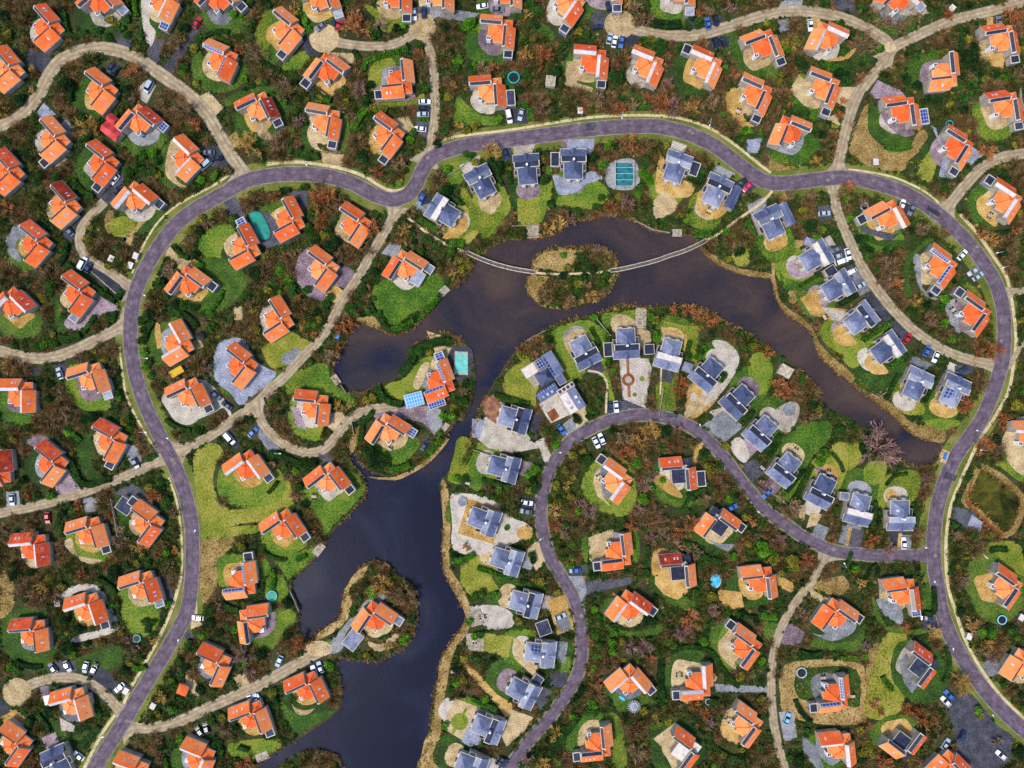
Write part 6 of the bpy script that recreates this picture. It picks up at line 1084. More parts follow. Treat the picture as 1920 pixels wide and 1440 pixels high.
for s in """697 848 17 dark|712 868 17 dark|742 777 12 olive|681 544 14 green|610 571 11 green|797 450 10 green|1129 307 12 bright|1155 145 17 green|1237 90 18 green|1205 935 13 bright|1192 868 13 bright|1428 1030 16 bright|1536 865 12 bright|1545 850 12 bright|1575 805 13 green|1622 845 15 dark|1628 830 12 dark|1820 112 20 dark|1647 92 8 bright|1430 1155 11 bright|1115 595 8 bright
1221 594 9 bright|1232 630 11 bright|1032 382 10 green|1082 395 10 green|1117 387 10 green|1128 372 8 green|1100 492 12 green|1112 505 11 dark|1082 503 9 green|1093 482 10 green|1057 480 7 bright|1062 503 7 olive|1130 530 9 green|1135 515 8 green|1095 520 9 green|1060 540 9 olive|1040 550 9 green|1080 545 8 green|1012 525 6 olive|1100 535 9 brown|1070 560 9 brown|1030 560 9 brown|1020 545 9 brown|1050 530 9 brown
600 30 10 olive|577 55 10 bright|573 42 8 bright|560 28 7 bright|675 123 6 green|860 112 11 bright|890 126 7 bright|880 45 14 bright|870 50 9 bright|898 38 9 bright|935 225 8 bright|875 245 9 olive|862 235 8 gold|840 180 10 olive|850 160 8 gold|890 235 10 olive|1000 75 8 olive|985 80 9 green|995 10 14 green|1010 20 14 green|990 25 10 gold|1085 60 8 olive|1100 95 8 green|1055 90 8 green|1030 95 8 green
935 5 6 olive|820 5 6 bright|1220 75 10 olive|1205 78 8 green|1270 90 10 green|1310 45 12 green|1295 25 10 dark|1290 50 10 green|1240 45 10 dark|1265 45 10 dark|1405 90 12 dark|1390 140 10 green|1403 145 9 green|1425 150 8 green|1452 195 7 green|1460 235 8 bright|1475 245 6 bright|1355 215 6 bright|1365 225 5 bright|1362 235 5 bright|1395 245 10 bright|1405 248 7 bright|1425 250 6 bright
1295 30 10 green|1580 100 8 green|1575 45 8 green|1585 55 7 green|1610 75 8 green|1650 95 7 green|1530 130 10 green|1635 130 8 green|1615 120 8 green|1620 65 6 green|1700 150 12 dark|1720 160 12 dark|1715 110 8 green|1740 185 10 dark|1760 190 10 dark|1770 100 10 olive|1790 70 10 green|1800 50 10 green|1810 60 9 dark|1825 90 12 dark|1835 135 12 dark|1800 160 12 green
1520 1228 6 bright|1578 1232 6 bright|1590 1233 6 bright|1603 1233 6 bright|1620 1228 7 bright|1562 1225 5 green|1835 1010 6 olive|1822 1020 5 olive|1818 1028 5 olive|1812 1035 5 olive|1810 1045 5 olive|1855 1003 9 olive|1395 1125 5 green|1430 1100 10 bright|1310 1095 10 green|1325 1080 8 green|1305 1110 9 green|1400 1020 9 olive|1395 970 8 olive|1410 995 9 green|1375 1045 10 bright|1325 1048 8 green|1345 1055 12 green|1360 1065 12 green
1365 935 8 bright|1360 835 8 olive|1338 845 7 olive|1100 705 5 green|1138 682 7 green|1148 695 7 bright|1290 670 8 green|1315 660 10 green|1320 655 9 bright|1355 705 12 green|1410 648 8 bright|1395 655 8 green|1405 620 7 green|1335 625 9 green|1320 605 9 green|1325 580 7 green|1240 900 7 bright|1040 834 11 bright|998 885 9 bright|1025 808 9 green|1040 815 9 green|1080 785 9 dark|1085 790 7 green|1110 770 9 green|1105 780 9 green
1005 880 10 bright|998 900 10 dark|990 890 8 bright|1055 1005 7 olive|1060 985 9 green|1070 1020 8 bright|1055 1045 9 green|1075 1040 8 green|1052 1060 8 green|1070 1060 8 bright|1070 930 9 olive|1060 880 8 olive|1075 895 7 olive|1065 910 9 gold|1005 915 12 green|1000 1050 9 dark|998 1040 8 green|1115 1140 8 bright|1125 1165 6 green|1150 1185 9 bright|1115 1190 10 bright|1125 1210 9 green|1120 1230 9 bright|1150 1205 10 bright
1250 1205 9 bright|1215 1200 8 green|1170 1345 7 dark|1200 1355 8 dark|1180 1350 8 green|1080 1310 9 dark|1110 1320 12 bright|1100 1330 9 green|1115 1335 9 green|1205 1300 7 olive|1205 1330 9 olive|1228 1342 7 olive|1252 1350 8 olive|1235 1355 6 olive|1222 1360 7 bright|1340 1318 12 green|1345 1340 8 green|1410 1325 10 green|1435 1340 10 green|1450 1155 10 bright|1442 1155 8 bright|1425 1400 9 green
1790 420 10 green|1775 440 8 brown|1800 460 10 green|1768 435 9 brown|1825 490 12 green|1765 560 9 bright|1770 565 8 bright|1800 530 8 green|1745 550 9 dark|1735 575 9 dark|1660 470 8 green|1630 480 12 green|1650 500 10 green|1590 410 8 bright|1620 450 9 green|1640 430 8 green|1528 445 9 bright|1535 450 7 bright|1375 440 8 bright|1350 440 8 green|1360 435 8 bright|1380 475 8 dark|1390 472 8 dark|1290 397 6 green|1285 415 6 bright
1240 415 7 green|1250 412 7 green|1235 415 6 dark|1205 325 12 bright|1215 340 10 bright|1210 310 8 green|1200 355 9 green|1195 365 10 bright|1010 320 12 green|1020 340 10 green|1015 300 9 olive|1030 320 8 bright|900 340 6 green|830 325 8 green|838 320 9 bright|872 290 7 green|885 292 7 green|890 305 8 olive|820 270 9 dark|830 250 9 green|840 235 10 green|858 265 8 green|855 130 10 green|845 100 10 dark|853 110 9 green
880 300 6 bright|750 345 7 bright|770 265 9 bright|775 250 8 green|735 290 10 green|545 285 9 green|580 290 9 green|550 245 8 bright|555 210 9 green|480 340 8 olive|530 185 10 bright|510 190 8 bright|510 180 8 green|600 185 8 gold|650 195 8 olive|640 205 9 brown|700 180 8 dark|695 160 9 dark|570 350 10 green|760 65 9 green|745 55 9 dark|700 65 12 green|705 60 9 green|760 40 12 bright|630 60 9 dark
440 345 8 dark|440 410 9 green|450 440 8 brown|580 430 12 green|590 450 12 green|605 470 11 bright|585 400 9 green|560 440 9 olive|530 500 8 green|540 520 9 bright|550 540 9 green|575 545 9 green|535 505 5 bright|505 530 5 bright|505 545 9 olive|490 530 9 green|480 620 10 olive|470 480 10 olive|480 470 10 olive|500 480 9 olive|540 480 9 brown|555 470 9 brown|620 560 9 green|600 600 8 olive|580 610 6 bright|590 630 8 rust
760 470 8 green|790 470 9 green|800 450 12 green|820 460 9 green|840 480 10 green|845 470 10 bright|860 490 9 olive|865 505 9 olive|850 515 10 gold|860 530 10 brown|825 430 10 brown|770 400 10 brown|760 430 12 gold|755 450 10 gold|675 570 10 green|680 590 9 dark|690 585 9 green|670 560 8 dark|700 560 6 green|710 590 8 green|718 600 7 green|690 540 9 brown|750 340 6 gold
270 320 7 green|290 300 12 green|270 290 9 green|285 290 12 bright|300 330 8 olive|145 230 14 dark|150 220 10 green|345 125 10 green|345 140 7 bright|370 160 8 olive|460 150 8 bright|455 35 7 bright|440 30 9 bright|375 70 7 green|470 10 8 green|470 55 9 green|60 130 7 gold|60 170 6 gold|8 210 10 gold|115 45 10 green|185 60 9 green|210 40 9 olive|220 50 8 olive|200 70 10 green|230 55 8 green|240 70 8 green
140 350 9 green|145 365 9 olive|370 330 10 bright|380 340 9 bright|240 500 8 olive|340 480 6 olive|360 430 10 olive|380 410 9 olive|390 420 9 brown|420 400 10 brown|365 495 9 gold|375 497 8 bright|395 590 10 bright|345 570 12 green|360 575 12 green|270 620 10 dark|265 640 10 green|270 660 9 bright|275 690 9 bright|280 680 9 green|380 590 10 green|385 600 10 brown|340 590 9 green|330 570 9 dark|265 600 10 green
5 525 10 dark|80 560 10 olive|90 550 10 green|70 500 12 brown|80 520 12 brown|100 510 9 dark|205 500 8 olive|235 480 6 green|170 460 6 green|200 545 6 green|30 650 8 green|70 650 10 green|85 648 9 bright|105 645 9 green|205 690 8 olive|210 700 9 brown|200 675 8 olive|215 720 9 green|220 740 10 green|225 745 8 bright|110 760 10 brown|125 770 12 brown|120 785 12 brown|100 790 12 brown|145 790 10 brown|130 812 8 bright|175 780 12 dark|160 785 12 dark
245 815 9 green|250 820 7 bright|280 860 8 green|290 855 7 green|285 840 9 brown|45 900 9 dark|30 880 9 green|35 870 9 green|100 930 9 bright|70 930 9 green|50 930 9 rust|320 905 8 brown|315 935 9 green|310 950 8 green|290 930 14 rust|285 925 10 rust|300 920 10 dark|205 965 6 rust|205 990 8 dark|212 1000 6 dark|320 1060 9 brown|330 1030 9 rust|315 1035 9 bright|280 1055 8 green|295 1040 8 rust|310 1020 9 brown
140 1225 8 bright|100 1235 8 olive|245 1240 8 olive|215 1170 7 green|210 1130 9 green|220 1130 9 green|215 1110 8 green|315 1130 9 bright|280 1170 10 green|275 1165 8 green|290 1200 8 gold|265 1230 9 green|245 1235 7 brown|255 1215 9 pink|240 1200 9 pink|325 1275 7 bright|330 1285 9 green|340 1260 8 green|350 1250 9 dark|395 1145 12 green|390 1150 9 green|395 1355 10 green|375 1290 8 dark|380 1295 8 dark
440 1350 8 green|455 1325 8 bright|430 1325 8 olive|305 1400 9 dark|320 1390 8 green|340 1380 9 bright|300 1390 8 brown|405 1395 9 green|415 1405 9 green|590 1205 10 bright|585 1210 8 bright|615 1245 8 bright|622 1248 8 bright|607 1270 9 green|605 1275 9 dark|700 1115 9 bright|695 1105 8 bright|665 1140 8 green|660 1150 8 green|730 1090 8 green|755 1200 9 bright|760 1190 8 bright|740 1210 8 gold|725 1212 8 gold|550 1310 8 green
850 740 9 green|830 780 9 bright|848 780 9 bright|850 765 9 olive|860 800 9 bright|865 750 14 green|870 735 9 brown|845 765 7 green|835 750 8 rust|820 755 9 green|660 758 9 gold|665 755 9 bright|640 760 9 gold|630 760 8 gold|690 750 9 olive|700 745 9 olive|580 905 8 green|560 930 9 brown|575 945 9 dark|560 960 9 green|600 1015 9 brown|590 1000 9 brown|555 1000 9 brown|540 890 9 brown|510 870 9 brown
850 850 9 bright|860 830 9 bright|850 870 8 olive|870 900 10 green|855 895 8 bright|900 925 8 green|920 930 8 green|945 950 9 dark|970 945 9 dark|950 990 6 green|875 1025 8 gold|890 1115 8 green|930 1115 9 bright|905 1110 9 green|880 1165 8 bright|890 1190 8 bright|900 1190 8 green|885 1230 8 green|895 1235 9 green|870 1235 9 olive|855 1280 8 bright|910 1310 9 bright|925 1325 9 green|860 1405 12 bright|870 1410 9 bright|835 1360 8 bright
1510 1370 9 green|1480 1420 9 green|1625 1400 12 olive|1620 1410 12 olive|1640 1320 9 rust|1650 1335 10 rust|1700 1330 12 rust|1720 1335 12 rust|1750 1350 9 rust|1755 1365 9 brown|1830 1330 8 bright|1835 1340 8 olive|1790 1400 9 brown|1870 1390 9 brown|1840 1190 12 bright|1860 1190 12 bright|1850 1180 12 green|1900 1180 12 green|1905 1195 6 bright|1880 1270 6 olive|1900 1290 7 dark|1910 1300 7 dark|1880 1280 8 green""".replace('\n', '|').split('|'):
    a = s.split()
    if len(a) == 4: plant(float(a[0]), float(a[1]), float(a[2]), a[3])
# orderly extra planting where the gardens are thick
TARGET = dict(tree=295, shrub=900)
warm = [(1200, 860, 130), (1250, 990, 110), (680, 470, 60), (60, 1040, 120), (100, 500, 90), (370, 220, 60), (560, 320, 110), (1640, 520, 60), (1870, 460, 60), (1850, 800, 70), (660, 60, 60), (500, 1230, 60), (1500, 1000, 70), (120, 770, 70), (1640, 1380, 110), (1220, 200, 160), (1600, 1280, 60), (300, 200, 80)]
def warmth(px, py): return max([0] + [1 - math.hypot(px - x, py - y) / r for x, y, r in warm if math.hypot(px - x, py - y) < r])
tries = 0
while CNT['tree'] < TARGET['tree'] and tries < 20000:
    tries += 1; px = random.uniform(5, 1915); py = random.uniform(5, 1435); x, y = W(px, py); r = random.choice([random.uniform(9, 15), random.uniform(15, 26)])
    if random.random() > .25 + warmth(px, py): continue
    if near_occ(x, y, r * MPP * .55) or near_occ(x, y, 1.0, lawnm) or near_occ(x, y, 1.5, treem) or near_occ(x, y, 1, drym): continue
    plant(px, py, r, random.choices(['rust', 'brown', 'pink', 'gold'], [4, 4, 1.5, 1.5])[0])
tries = 0; big = 0
while big < 75 and tries < 20000:
    tries += 1; px = random.uniform(5, 1915); py = random.uniform(5, 1435); x, y = W(px, py); r = random.uniform(10, 16)
    if near_occ(x, y, r * MPP * .7) or near_occ(x, y, 1.5, lawnm) or near_occ(x, y, 2, treem) or near_occ(x, y, 1, drym): continue
    plant(px, py, r, random.choice(['green', 'dark', 'dark', 'olive'])); big += 1
tries = 0
while CNT['shrub'] < TARGET['shrub'] and tries < 30000:
    tries += 1; px = random.uniform(5, 1915); py = random.uniform(5, 1435); x, y = W(px, py); r = random.uniform(5, 10)
    if near_occ(x, y, r * MPP * .8) or near_occ(x, y, 1.0, lawnm) or near_occ(x, y, .8, treem) or near_occ(x, y, 1, drym): continue
    plant(px, py, r, random.choices(['green', 'dark', 'bright', 'olive'], [4, 3 if not 0 else 1, 1, 2])[0])

TR = [p for p in PL if KINDS[p[3]][1] == 'tree']; SH = sorted([p for p in PL if KINDS[p[3]][1] == 'shrub'], key=lambda p: -p[0])
for p in TR + SH[:298]: build_plant(*p)
raw = {k: leafy_crown(k + 90, 1.0, 1.15, 170, .16, 5) for k in range(4)}; acc = {}
for r, px, py, kind in SH[298:]:
    x, y = W(px, py); k = r * MPP; a = random.uniform(0, 6.28); q = raw[random.randrange(4)]; c, s_ = math.cos(a), math.sin(a)
    acc.setdefault(kind, []).append(np.stack([(q[..., 0] * c - q[..., 1] * s_) * k + x, (q[..., 0] * s_ + q[..., 1] * c) * k + y, q[..., 2] * k], -1))
for kind, L_ in acc.items():
    o = bpy.data.objects.new('shrubbery', quads_mesh('shrubbery', np.concatenate(L_), M[KINDS[kind][3]])); col.objects.link(o); o['kind'] = 'stuff'; o['category'] = 'shrubbery'; o['label'] = 'many small ' + KINDS[kind][2].replace('rounded ', '') + 's dotted through the gardens'

# ---- hedges
def hedge(s, w, h, look, mat='lf_green'):
    C = smooth(pts('', s), closed=False, n=4); P = Wp(C); mid = C[len(C) // 2]; mx, my = P[len(P) // 2]; Q = []; core = MB()
    for a, b in zip(P, P[1:]):
        L_ = math.hypot(b[0] - a[0], b[1] - a[1])
        if L_ < .01: continue
        tx, ty = (b[0] - a[0]) / L_, (b[1] - a[1]) / L_; n = int(L_ * (w + 2 * h) * 11) + 3
        s_ = rng.uniform(0, L_, n); c = rng.uniform(-1, 1, n) * (w / 2 + h * .7); off = np.clip(c, -w / 2, w / 2); z = h - np.maximum(0, np.abs(c) - w / 2) / .7
        off = off + rng.normal(0, .08, n); z = z + rng.normal(0, .1, n)
        Q.append(leaf_quads(np.stack([a[0] - mx + tx * s_ - ty * off, a[1] - my + ty * s_ + tx * off, z], 1), .15, rng, .8))
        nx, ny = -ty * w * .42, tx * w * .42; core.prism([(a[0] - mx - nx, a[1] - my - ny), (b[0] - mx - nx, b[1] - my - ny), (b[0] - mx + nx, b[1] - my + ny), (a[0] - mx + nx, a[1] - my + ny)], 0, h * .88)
        q = w / 2 + .2; raster(occ, [(a[0] + ty * q, a[1] - tx * q), (b[0] + ty * q, b[1] - tx * q), (b[0] - ty * q, b[1] + tx * q), (a[0] - ty * q, a[1] + tx * q)])
    o = bpy.data.objects.new('hedge', None); col.objects.link(o); o.location = (mx, my, 0); o['category'] = 'hedge'; o['group'] = 'clipped hedges'; REG.append((o, mid[0], mid[1], look))
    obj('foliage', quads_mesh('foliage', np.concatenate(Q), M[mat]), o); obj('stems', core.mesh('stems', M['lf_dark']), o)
for a in [("735,618 760,612 790,592 815,568 825,552", 1.7, 1.5, 'long clipped lakeside hedge', 'lf_bright'), ("835,535 848,520", 1.2, 1.3, 'short hedge'), ("690,560 705,590 722,610 735,618", 1.2, 1.3, 'dark curved hedge'), ("126,495 150,515 180,540 205,558 218,565", 2.0, 1.6, 'long clipped hedge', 'lf_green'), ("222,562 230,545", 2.0, 1.6, 'short clipped hedge', 'lf_green'),
          ("115,635 135,636 153,628", 2.2, 1.5, 'broad clipped hedge', 'lf_green'), ("158,625 172,605 180,592", 1.4, 1.4, 'slim clipped hedge', 'lf_green'), ("212,605 218,585", 1.6, 1.4, 'short clipped hedge'), ("120,20 128,60 140,72 165,62", 1.8, 1.6, 'dark angular hedge', 'lf_green'), ("240,5 242,45", 1.6, 1.6, 'straight hedge'),
          ("682,135 688,118 715,108 765,92", 1.5, 1.4, 'long lane hedge', 'lf_bright'), ("663,245 670,230 680,212", 2.2, 1.6, 'bright clipped hedge', 'lf_bright'), ("685,202 720,206 727,208", 2.4, 1.2, 'yellow-green clipped hedge', 'lf_olive'), ("555,288 580,296 600,293", 2.4, 1.6, 'clipped hedge by the road', 'lf_green'), ("865,58 890,45", 2.2, 1.6, 'thick clipped hedge', 'lf_bright'),
          ("783,225 804,225", 1.3, 1.0, 'tiny hedge block between parked cars', 'lf_bright'), ("595,187 610,186 622,190", 2.2, 1.5, 'bright hedge mass', 'lf_bright'), ("965,198 975,196 990,200", 1.4, 1.3, 'curved lime hedge', 'lf_bright'), ("993,205 995,225", 2.0, 1.3, 'lime rounded hedge', 'lf_bright'), ("1185,200 1217,200", 1.4, 1.1, 'lime hedge strip', 'lf_bright'),
          ("1222,45 1250,50 1275,48", 3.0, 2.0, 'thick dark hedge', 'lf_dark'), ("1295,40 1297,15", 2.0, 1.8, 'dark upright hedge', 'lf_dark'), ("1300,438 1320,440 1333,438", 2.4, 1.4, 'bright lakeside hedge', 'lf_bright'), ("843,455 870,457", 2.4, 1.5, 'bright hedge by the bridge path', 'lf_bright'), ("1472,200 1495,208 1515,218", 3.0, 1.4, 'mounded green hedge', 'lf_green'),
          ("1535,118 1555,125 1570,130", 2.2, 1.2, 'low bright hedge', 'lf_bright'), ("325,460 340,478 355,485", 1.6, 1.3, 'hedge beside a sand drive', 'lf_green'), ("325,585 345,590 365,605 370,615", 2.0, 1.4, 'curved garden hedge'), ("1495,1222 1520,1228 1540,1225", 2.4, 1.5, 'dark dense hedge', 'lf_dark'), ("1748,1100 1750,1145 1730,1148", 1.6, 1.3, 'angled hedge beside the road', 'lf_dark'),
          ("1275,1015 1300,1025 1325,1050", 1.8, 1.4, 'curved hedge', 'lf_green'), ("1315,1215 1335,1225 1350,1250 1370,1275 1385,1285", 1.8, 1.4, 'long curved hedge', 'lf_green'), ("1255,1220 1275,1213 1310,1212", 1.6, 1.3, 'short curved hedge', 'lf_green'), ("1240,1230 1238,1270 1242,1320", 2.0, 1.6, 'straight dark hedge', 'lf_dark'),
          ("1085,1340 1065,1365 1045,1395 1020,1425", 2.6, 1.5, 'long hedge below the clinker road', 'lf_green'), ("845,1050 870,1048 890,1038", 2.0, 1.4, 'bright hedge', 'lf_bright'), ("870,870 880,845 888,835", 1.8, 1.5, 'yellow-green hedge', 'lf_olive'), ("675,785 685,790 700,770", 1.6, 1.4, 'hedge by the bay'), ("680,790 678,810 676,830", 1.6, 1.4, 'upright hedge by the bay', 'lf_green'),
          ("730,880 750,878 770,870", 1.8, 1.4, 'bright lakeside hedge', 'lf_bright'), ("795,858 815,840 828,822", 1.8, 1.4, 'bright shore hedge', 'lf_bright'), ("820,815 828,808 822,812", 1.6, 1.4, 'short shore hedge', 'lf_bright'), ("707,722 718,745 735,755 755,758", 2.2, 1.5, 'dark green winding hedge', 'lf_green'), ("752,702 770,680 775,660 800,648 830,640 848,645", 3.2, 1.8, 'thick hedge round the peninsula', 'lf_green'),
          ("505,848 530,855 560,868 580,872", 2.2, 1.5, 'hedge under the sandy loop', 'lf_green'), ("1505,700 1500,720", 1.6, 1.4, 'hedge strip'), ("60,1345 55,1365 65,1385", 2.6, 1.6, 'dark hedge by the cobbled circle', 'lf_dark'), ("170,1315 185,1330 190,1345", 1.6, 1.3, 'hedge along a lawn', 'lf_green'), ("150,1400 170,1380 188,1360", 2.0, 1.4, 'hedge near the road', 'lf_green'),
          ("415,1385 412,1405 418,1420", 2.0, 1.5, 'upright hedge', 'lf_green'), ("350,1218 356,1205 358,1198", 1.8, 1.4, 'small roadside hedge', 'lf_green'), ("280,1165 278,1185", 2.0, 1.2, 'rounded lawn hedge', 'lf_green'), ("250,1250 265,1252 275,1248", 2.0, 1.3, 'bright hedge by the clinker road', 'lf_bright'), ("135,865 145,890 155,905 175,908 195,900 210,898", 2.2, 1.5, 'winding villa hedge', 'lf_green'),
          ("1595,1035 1590,1050 1580,1060", 1.2, 1, 'small hedge'), ("1660,910 1675,893 1700,888", 1.0, 1.0, 'thin lawn hedge', 'lf_green'), ("1560,850 1575,870 1580,885", 1, 1, 'thin hedge'), ("505,135 560,148", .9, .8, 'x')][:-1]: hedge(*a)

for i, H_ in enumerate(HEDGES):
    Q = H_[:]
    while Q and (near_occ(*Q[0], .6) or near_occ(*Q[0], .6, wet)): Q.pop(0)
    e = 0
    while e < len(Q) and not near_occ(*Q[e], .6) and not near_occ(*Q[e], .6, wet): e += 1
    Q = Q[:e]
    if len(Q) < 3: continue
    r_ = random.Random(i); hedge(' '.join('%.1f,%.1f' % (960 + x / MPP, 720 - y / MPP) for x, y in Q), r_.uniform(1.1, 1.8), r_.uniform(1.1, 1.6), r_.choice(['clipped garden hedge', 'green boundary hedge']), r_.choice(['lf_green', 'lf_green', 'lf_dark', 'lf_bright']))
# ---- undergrowth: uncountable ground cover, four kinds of growth
def scatter(n, ok, wfun):
    X = rng.uniform(-196, 196, n * 4); Y = rng.uniform(-148, 148, n * 4); i = ((X + GW * GC / 2) / GC).astype(int); j = ((Y + GH * GC / 2) / GC).astype(int)
    k = ok[j, i]; X, Y = X[k][:n], Y[k][:n]; return X, Y
freem = ~occ & ~lawnm & ~drym
freem = ~occ & ~lawnm & ~drym
fr = freem.copy(); fr2 = fr.copy()
for _ in range(2): q_ = fr2.copy(); q_[1:] &= fr2[:-1]; q_[:-1] &= fr2[1:]; q_[:, 1:] &= fr2[:, :-1]; q_[:, :-1] &= fr2[:, 1:]; fr2 = q_
def nfield(seed, f):
    r = np.random.default_rng(seed); Xg, Yg = np.meshgrid(gx, gy); F = np.zeros_like(Xg)
    for k in range(14):
        a = r.uniform(0, 6.28); q = f * r.uniform(.4, 1.6); F += np.sin((Xg * math.cos(a) + Yg * math.sin(a)) * q + r.uniform(0, 6.28))
    return F / 3.7
Xg, Yg = np.meshgrid(gx, gy); wm = np.zeros_like(Xg)
for x, y, r in warm:
    a, b = W(x, y); wm = np.maximum(wm, 1 - np.hypot(Xg - a, Yg - b) / (r * MPP))
F1 = nfield(1, .35) + wm * 1.6; F2 = nfield(2, .5)
def growth(name, X, Y, per, rad, hgt, leaf, mat, bare=False):
    n = len(X)
    if bare:
        i = np.repeat(np.arange(n), per); B = np.stack([X, Y, np.zeros(n)], 1)[i]; a = rng.uniform(0, 6.28, n * per); rr = rng.uniform(.5, 1, n * per) * rad * rng.uniform(.6, 1.3, n)[i]
        T = B + np.stack([np.cos(a) * rr, np.sin(a) * rr, rng.uniform(.4, 1, n * per) * hgt], 1); Q = blades(B + (T - B) * .15, T, leaf, leaf * .5)
    else:
        i = np.repeat(np.arange(n), per); q = rand_unit(n * per); q[:, 2] = np.abs(q[:, 2]); rr = rad * rng.uniform(.5, 1.4, n)[i][:, None]
        C = np.stack([X, Y, np.zeros(n)], 1)[i] + q * rr * np.array([1, 1, hgt / rad]) * rng.uniform(.6, 1, n * per)[:, None]; Q = leaf_quads(C, leaf)
    o = bpy.data.objects.new(name, quads_mesh(name, Q, M[mat])); col.objects.link(o); o['kind'] = 'stuff'; return o
def dome(name, n, ok, per, rad, mat, w, label):      # soft rounded clumps of fine twigs
    X, Y = scatter(n, ok, None); n = len(X); i = np.repeat(np.arange(n), per); R_ = (rad * rng.uniform(.55, 1.35, n))[i][:, None]
    q = rand_unit(n * per); q[:, 2] = np.abs(q[:, 2]); q[:, 2] = q[:, 2] * .9; S = np.stack([X, Y, np.zeros(n)], 1)[i] + q * R_ * rng.uniform(.35, .6, n * per)[:, None]
    T = np.stack([X, Y, np.zeros(n)], 1)[i] + (q + rand_unit(n * per) * .28) * R_ * rng.uniform(.85, 1.1, n * per)[:, None]; T[:, 2] = np.abs(T[:, 2])
    o = bpy.data.objects.new(name, quads_mesh(name, blades(S, T, w, w * .5), M[mat])); col.objects.link(o); o['kind'] = 'stuff'; o['label'] = label; o['category'] = 'undergrowth'
X, Y = scatter(17000, fr & (F1 < .3) & (F2 > -.6), None); o = growth('undergrowth', X, Y, 18, .7, .7, .17, 'lf_green'); o['label'] = 'green low undergrowth filling the gardens'; o['category'] = 'undergrowth'
X, Y = scatter(11000, fr & (F1 < .5) & (F2 < .3), None); o = growth('undergrowth', X, Y, 20, .8, .8, .18, 'lf_dark'); o['label'] = 'dark evergreen ground cover between villas'; o['category'] = 'undergrowth'
dome('undergrowth', 3000, fr2 & (F1 > -.3), 120, 2.1, 'thicket', .07, 'brown leafless thicket between the gardens')
dome('undergrowth', 1500, fr2 & (F1 > .15), 110, 1.8, 'thicket_rust', .07, 'russet leafless thicket between the gardens')
dome('undergrowth', 3200, fr2 & (F1 < .8), 100, 1.7, 'thicket_olive', .07, 'olive twiggy bushes between the gardens')
fr3 = fr2.copy()
for _ in range(2): q_ = fr3.copy(); q_[1:] &= fr3[:-1]; q_[:-1] &= fr3[1:]; q_[:, 1:] &= fr3[:, :-1]; q_[:, :-1] &= fr3[:, 1:]; fr3 = q_
dome('undergrowth', 520, fr3 & (F1 > -.3), 260, 3.1, 'thicket', .09, 'broad brown leafless bushes between the gardens')
dome('undergrowth', 420, fr3 & (F1 < .8), 260, 2.8, 'thicket_olive', .09, 'broad olive twiggy bushes between the gardens')
X, Y = scatter(3500, fr & (F2 > .3), None); o = growth('undergrowth', X, Y, 18, .55, .6, .15, 'lf_olive'); o['label'] = 'yellow-olive low ground cover in the gardens'; o['category'] = 'undergrowth'
X, Y = scatter(1500, fr, None); o = growth('undergrowth', X, Y, 26, .8, .9, .06, 'lf_gold', True); o['label'] = 'straw-coloured ornamental grasses in garden beds'; o['category'] = 'undergrowth'
X, Y = scatter(11000, drym & ~occ, None); o = growth('dry_reeds', X, Y, 14, .45, .6, .05, 'reed', True); o['label'] = 'dry golden reeds along the lake shore'; o['category'] = 'reeds'
# tufts along the edges of lawns, yards and lanes so that nothing ends in a clean line
def edge_mask(m):
    e = np.zeros_like(m); e[1:-1, 1:-1] = m[1:-1, 1:-1] ^ (m[1:-1, 1:-1] & m[:-2, 1:-1] & m[2:, 1:-1] & m[1:-1, :-2] & m[1:-1, 2:]); return e
le = edge_mask(lawnm) & ~occ & ~wet
X, Y = scatter(9000, le, None); X = X + rng.normal(0, .35, len(X)); Y = Y + rng.normal(0, .35, len(Y)); o = growth('grass_tufts', X, Y, 12, .45, .3, .12, 'lf_edge'); o['label'] = 'grass tufts along the lawn edges'; o['category'] = 'grass'
pe = edge_mask(occ & ~wet & ~housem)
X, Y = scatter(9000, pe, None); X = X + rng.normal(0, .25, len(X)); Y = Y + rng.normal(0, .25, len(Y)); k = np.array([not isocc(a, b, housem) and not isocc(a, b, wet) for a, b in zip(X, Y)]); o = growth('grass_tufts', X[k], Y[k], 9, .32, .22, .10, 'lf_olive'); o['label'] = 'weeds along the paving edges'; o['category'] = 'grass'
# reeds right at the water's edge
E_ = []
for ring in (lakeM, isleM, pondM):
    n = len(ring)
    for i in range(n):
        a, b = ring[i], ring[(i + 1) % n]; L_ = math.hypot(b[0] - a[0], b[1] - a[1]); F = math.sin(i * .21) + math.sin(i * .057 + 1)
        if F < -.5: continue
        for q in range(int(L_ * 3.2)): t = random.random(); E_.append((a[0] + (b[0] - a[0]) * t + random.gauss(0, .45), a[1] + (b[1] - a[1]) * t + random.gauss(0, .45)))
E_ = np.array([e for e in E_ if abs(e[0]) < 200 and abs(e[1]) < 155]); o = growth('shore_reeds', E_[:, 0], E_[:, 1], 12, .5, .8, .05, 'reed', True); o['label'] = "fringe of dry reeds at the water's edge"; o['category'] = 'reeds'

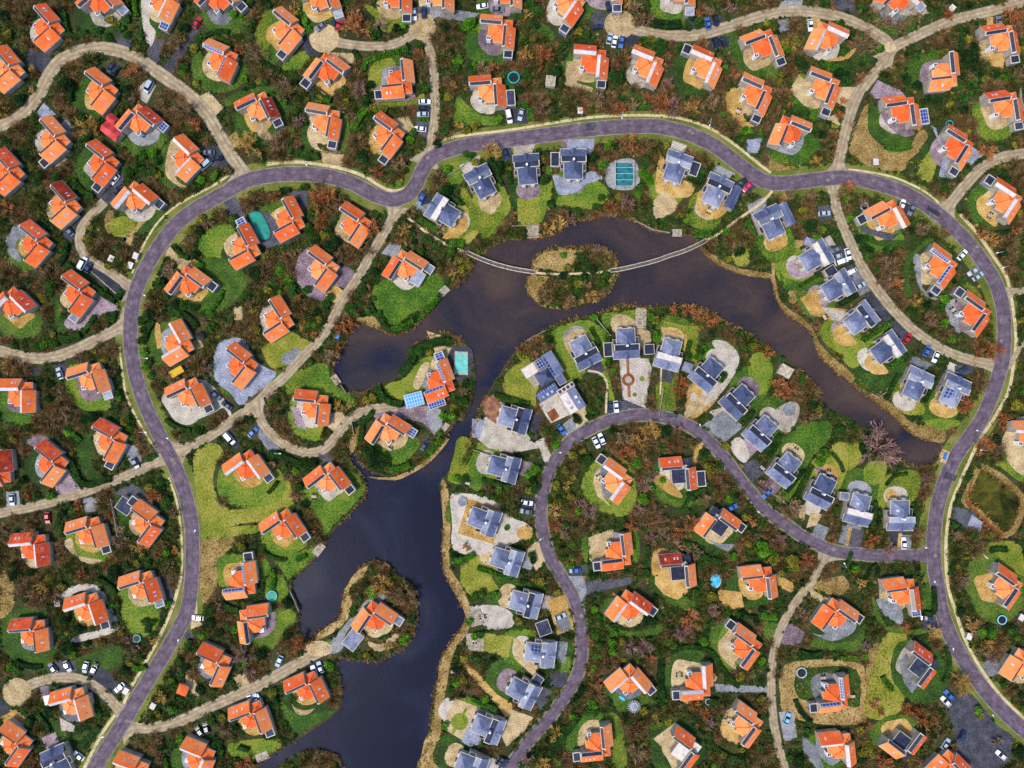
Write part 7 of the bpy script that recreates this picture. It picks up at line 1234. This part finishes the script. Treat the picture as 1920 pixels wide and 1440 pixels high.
# ================================================================ LABELS: each thing told apart by its look and by a findable landmark
LM = [("the teal covered pool", 488, 422), ("the solid turquoise trampoline", 509, 1117), ("the aqua covered pool", 866, 680), ("the glass-enclosed pool", 1167, 327), ("the wooded island", 1075, 520), ("the green algae pond", 1865, 935), ("the huge pinkish lakeside tree", 1665, 830),
      ("the round green lawn", 862, 1352), ("the bright blue oval pool", 1342, 1087), ("the red sheet-roofed annexe", 209, 246), ("the small orange pavilion", 341, 1294), ("the yellow awning", 331, 697), ("the blue board by the lane", 634, 629), ("the blue board by the lake tip", 1773, 856), ("the lake peninsula yard", 700, 1163),
      ("the pale blue solar garage", 776, 750), ("the teal-rimmed trampoline up north", 963, 146), ("the Y-shaped lane fork", 1672, 85), ("the golden grass field", 1640, 270), ("the cobbled oval yard", 455, 690), ("the white gravel garden", 350, 770), ("the purple half-oval yard", 590, 520), ("the big slate mansion", 1046, 722), ("the round paved rosette", 1176, 712),
      ("the pink-red car", 1401, 350), ("the red car on the dark drive", 369, 42), ("the red car by slate villas", 1703, 634), ("the red car by the long lane", 89, 971), ("the teardrop lane end", 608, 72), ("the lane end beside it in the north", 792, 50), ("the golden turning circle up top", 1162, 46), ("the bottom turning circle", 32, 1298), ("the dark car park", 1820, 1370),
      ("the pale-blue-rimmed trampoline", 1879, 1162), ("the round white pergola", 1189, 1325), ("the pointed lawn trampoline", 256, 1197), ("the grey-rimmed trampoline", 1503, 1262), ("the pale lawn jetty", 1000, 435), ("the closed black parasol", 374, 630), ("the ring road's deepest dip", 735, 372), ("the flat-centred villa row", 1272, 893), ("the pale round hot tub", 867, 941), ("the striped lawn deck", 891, 1204), ("the dark hill of conifers", 695, 862), ("the terracotta terrace", 1005, 1185)]
LM = [l for l in LM if 'beside it' not in l[0]]
ORD = ['', 'second', 'third', 'fourth', 'fifth', 'sixth', 'seventh', 'eighth', 'ninth', 'tenth', 'eleventh', 'twelfth', 'thirteenth', 'fourteenth', 'fifteenth', 'sixteenth', 'seventeenth', 'eighteenth', 'nineteenth', 'twentieth', '21st', '22nd', '23rd', '24th', '25th', '26th', '27th', '28th', '29th', '30th', '31st', '32nd', '33rd', '34th', '35th', '36th', '37th', '38th', '39th', '40th']
from collections import Counter, defaultdict
looks = Counter(r[3] for r in REG); bucket = defaultdict(list)
for o, px, py, look in REG:
    if looks[look] == 1 and len(look.split()) >= 5: o['label'] = look; continue
    l = min((q for q in LM if math.hypot(q[1] - px, q[2] - py) > 3), key=lambda q: math.hypot(q[1] - px, q[2] - py)); bucket[(look, l[0])].append((math.hypot(l[1] - px, l[2] - py), o))
for (look, lm), L_ in bucket.items():
    L_.sort(key=lambda q: q[0])
    for i, (d, o) in enumerate(L_): o['label'] = '%s, %s from %s' % (look, ORD[i] if i else 'first', lm)
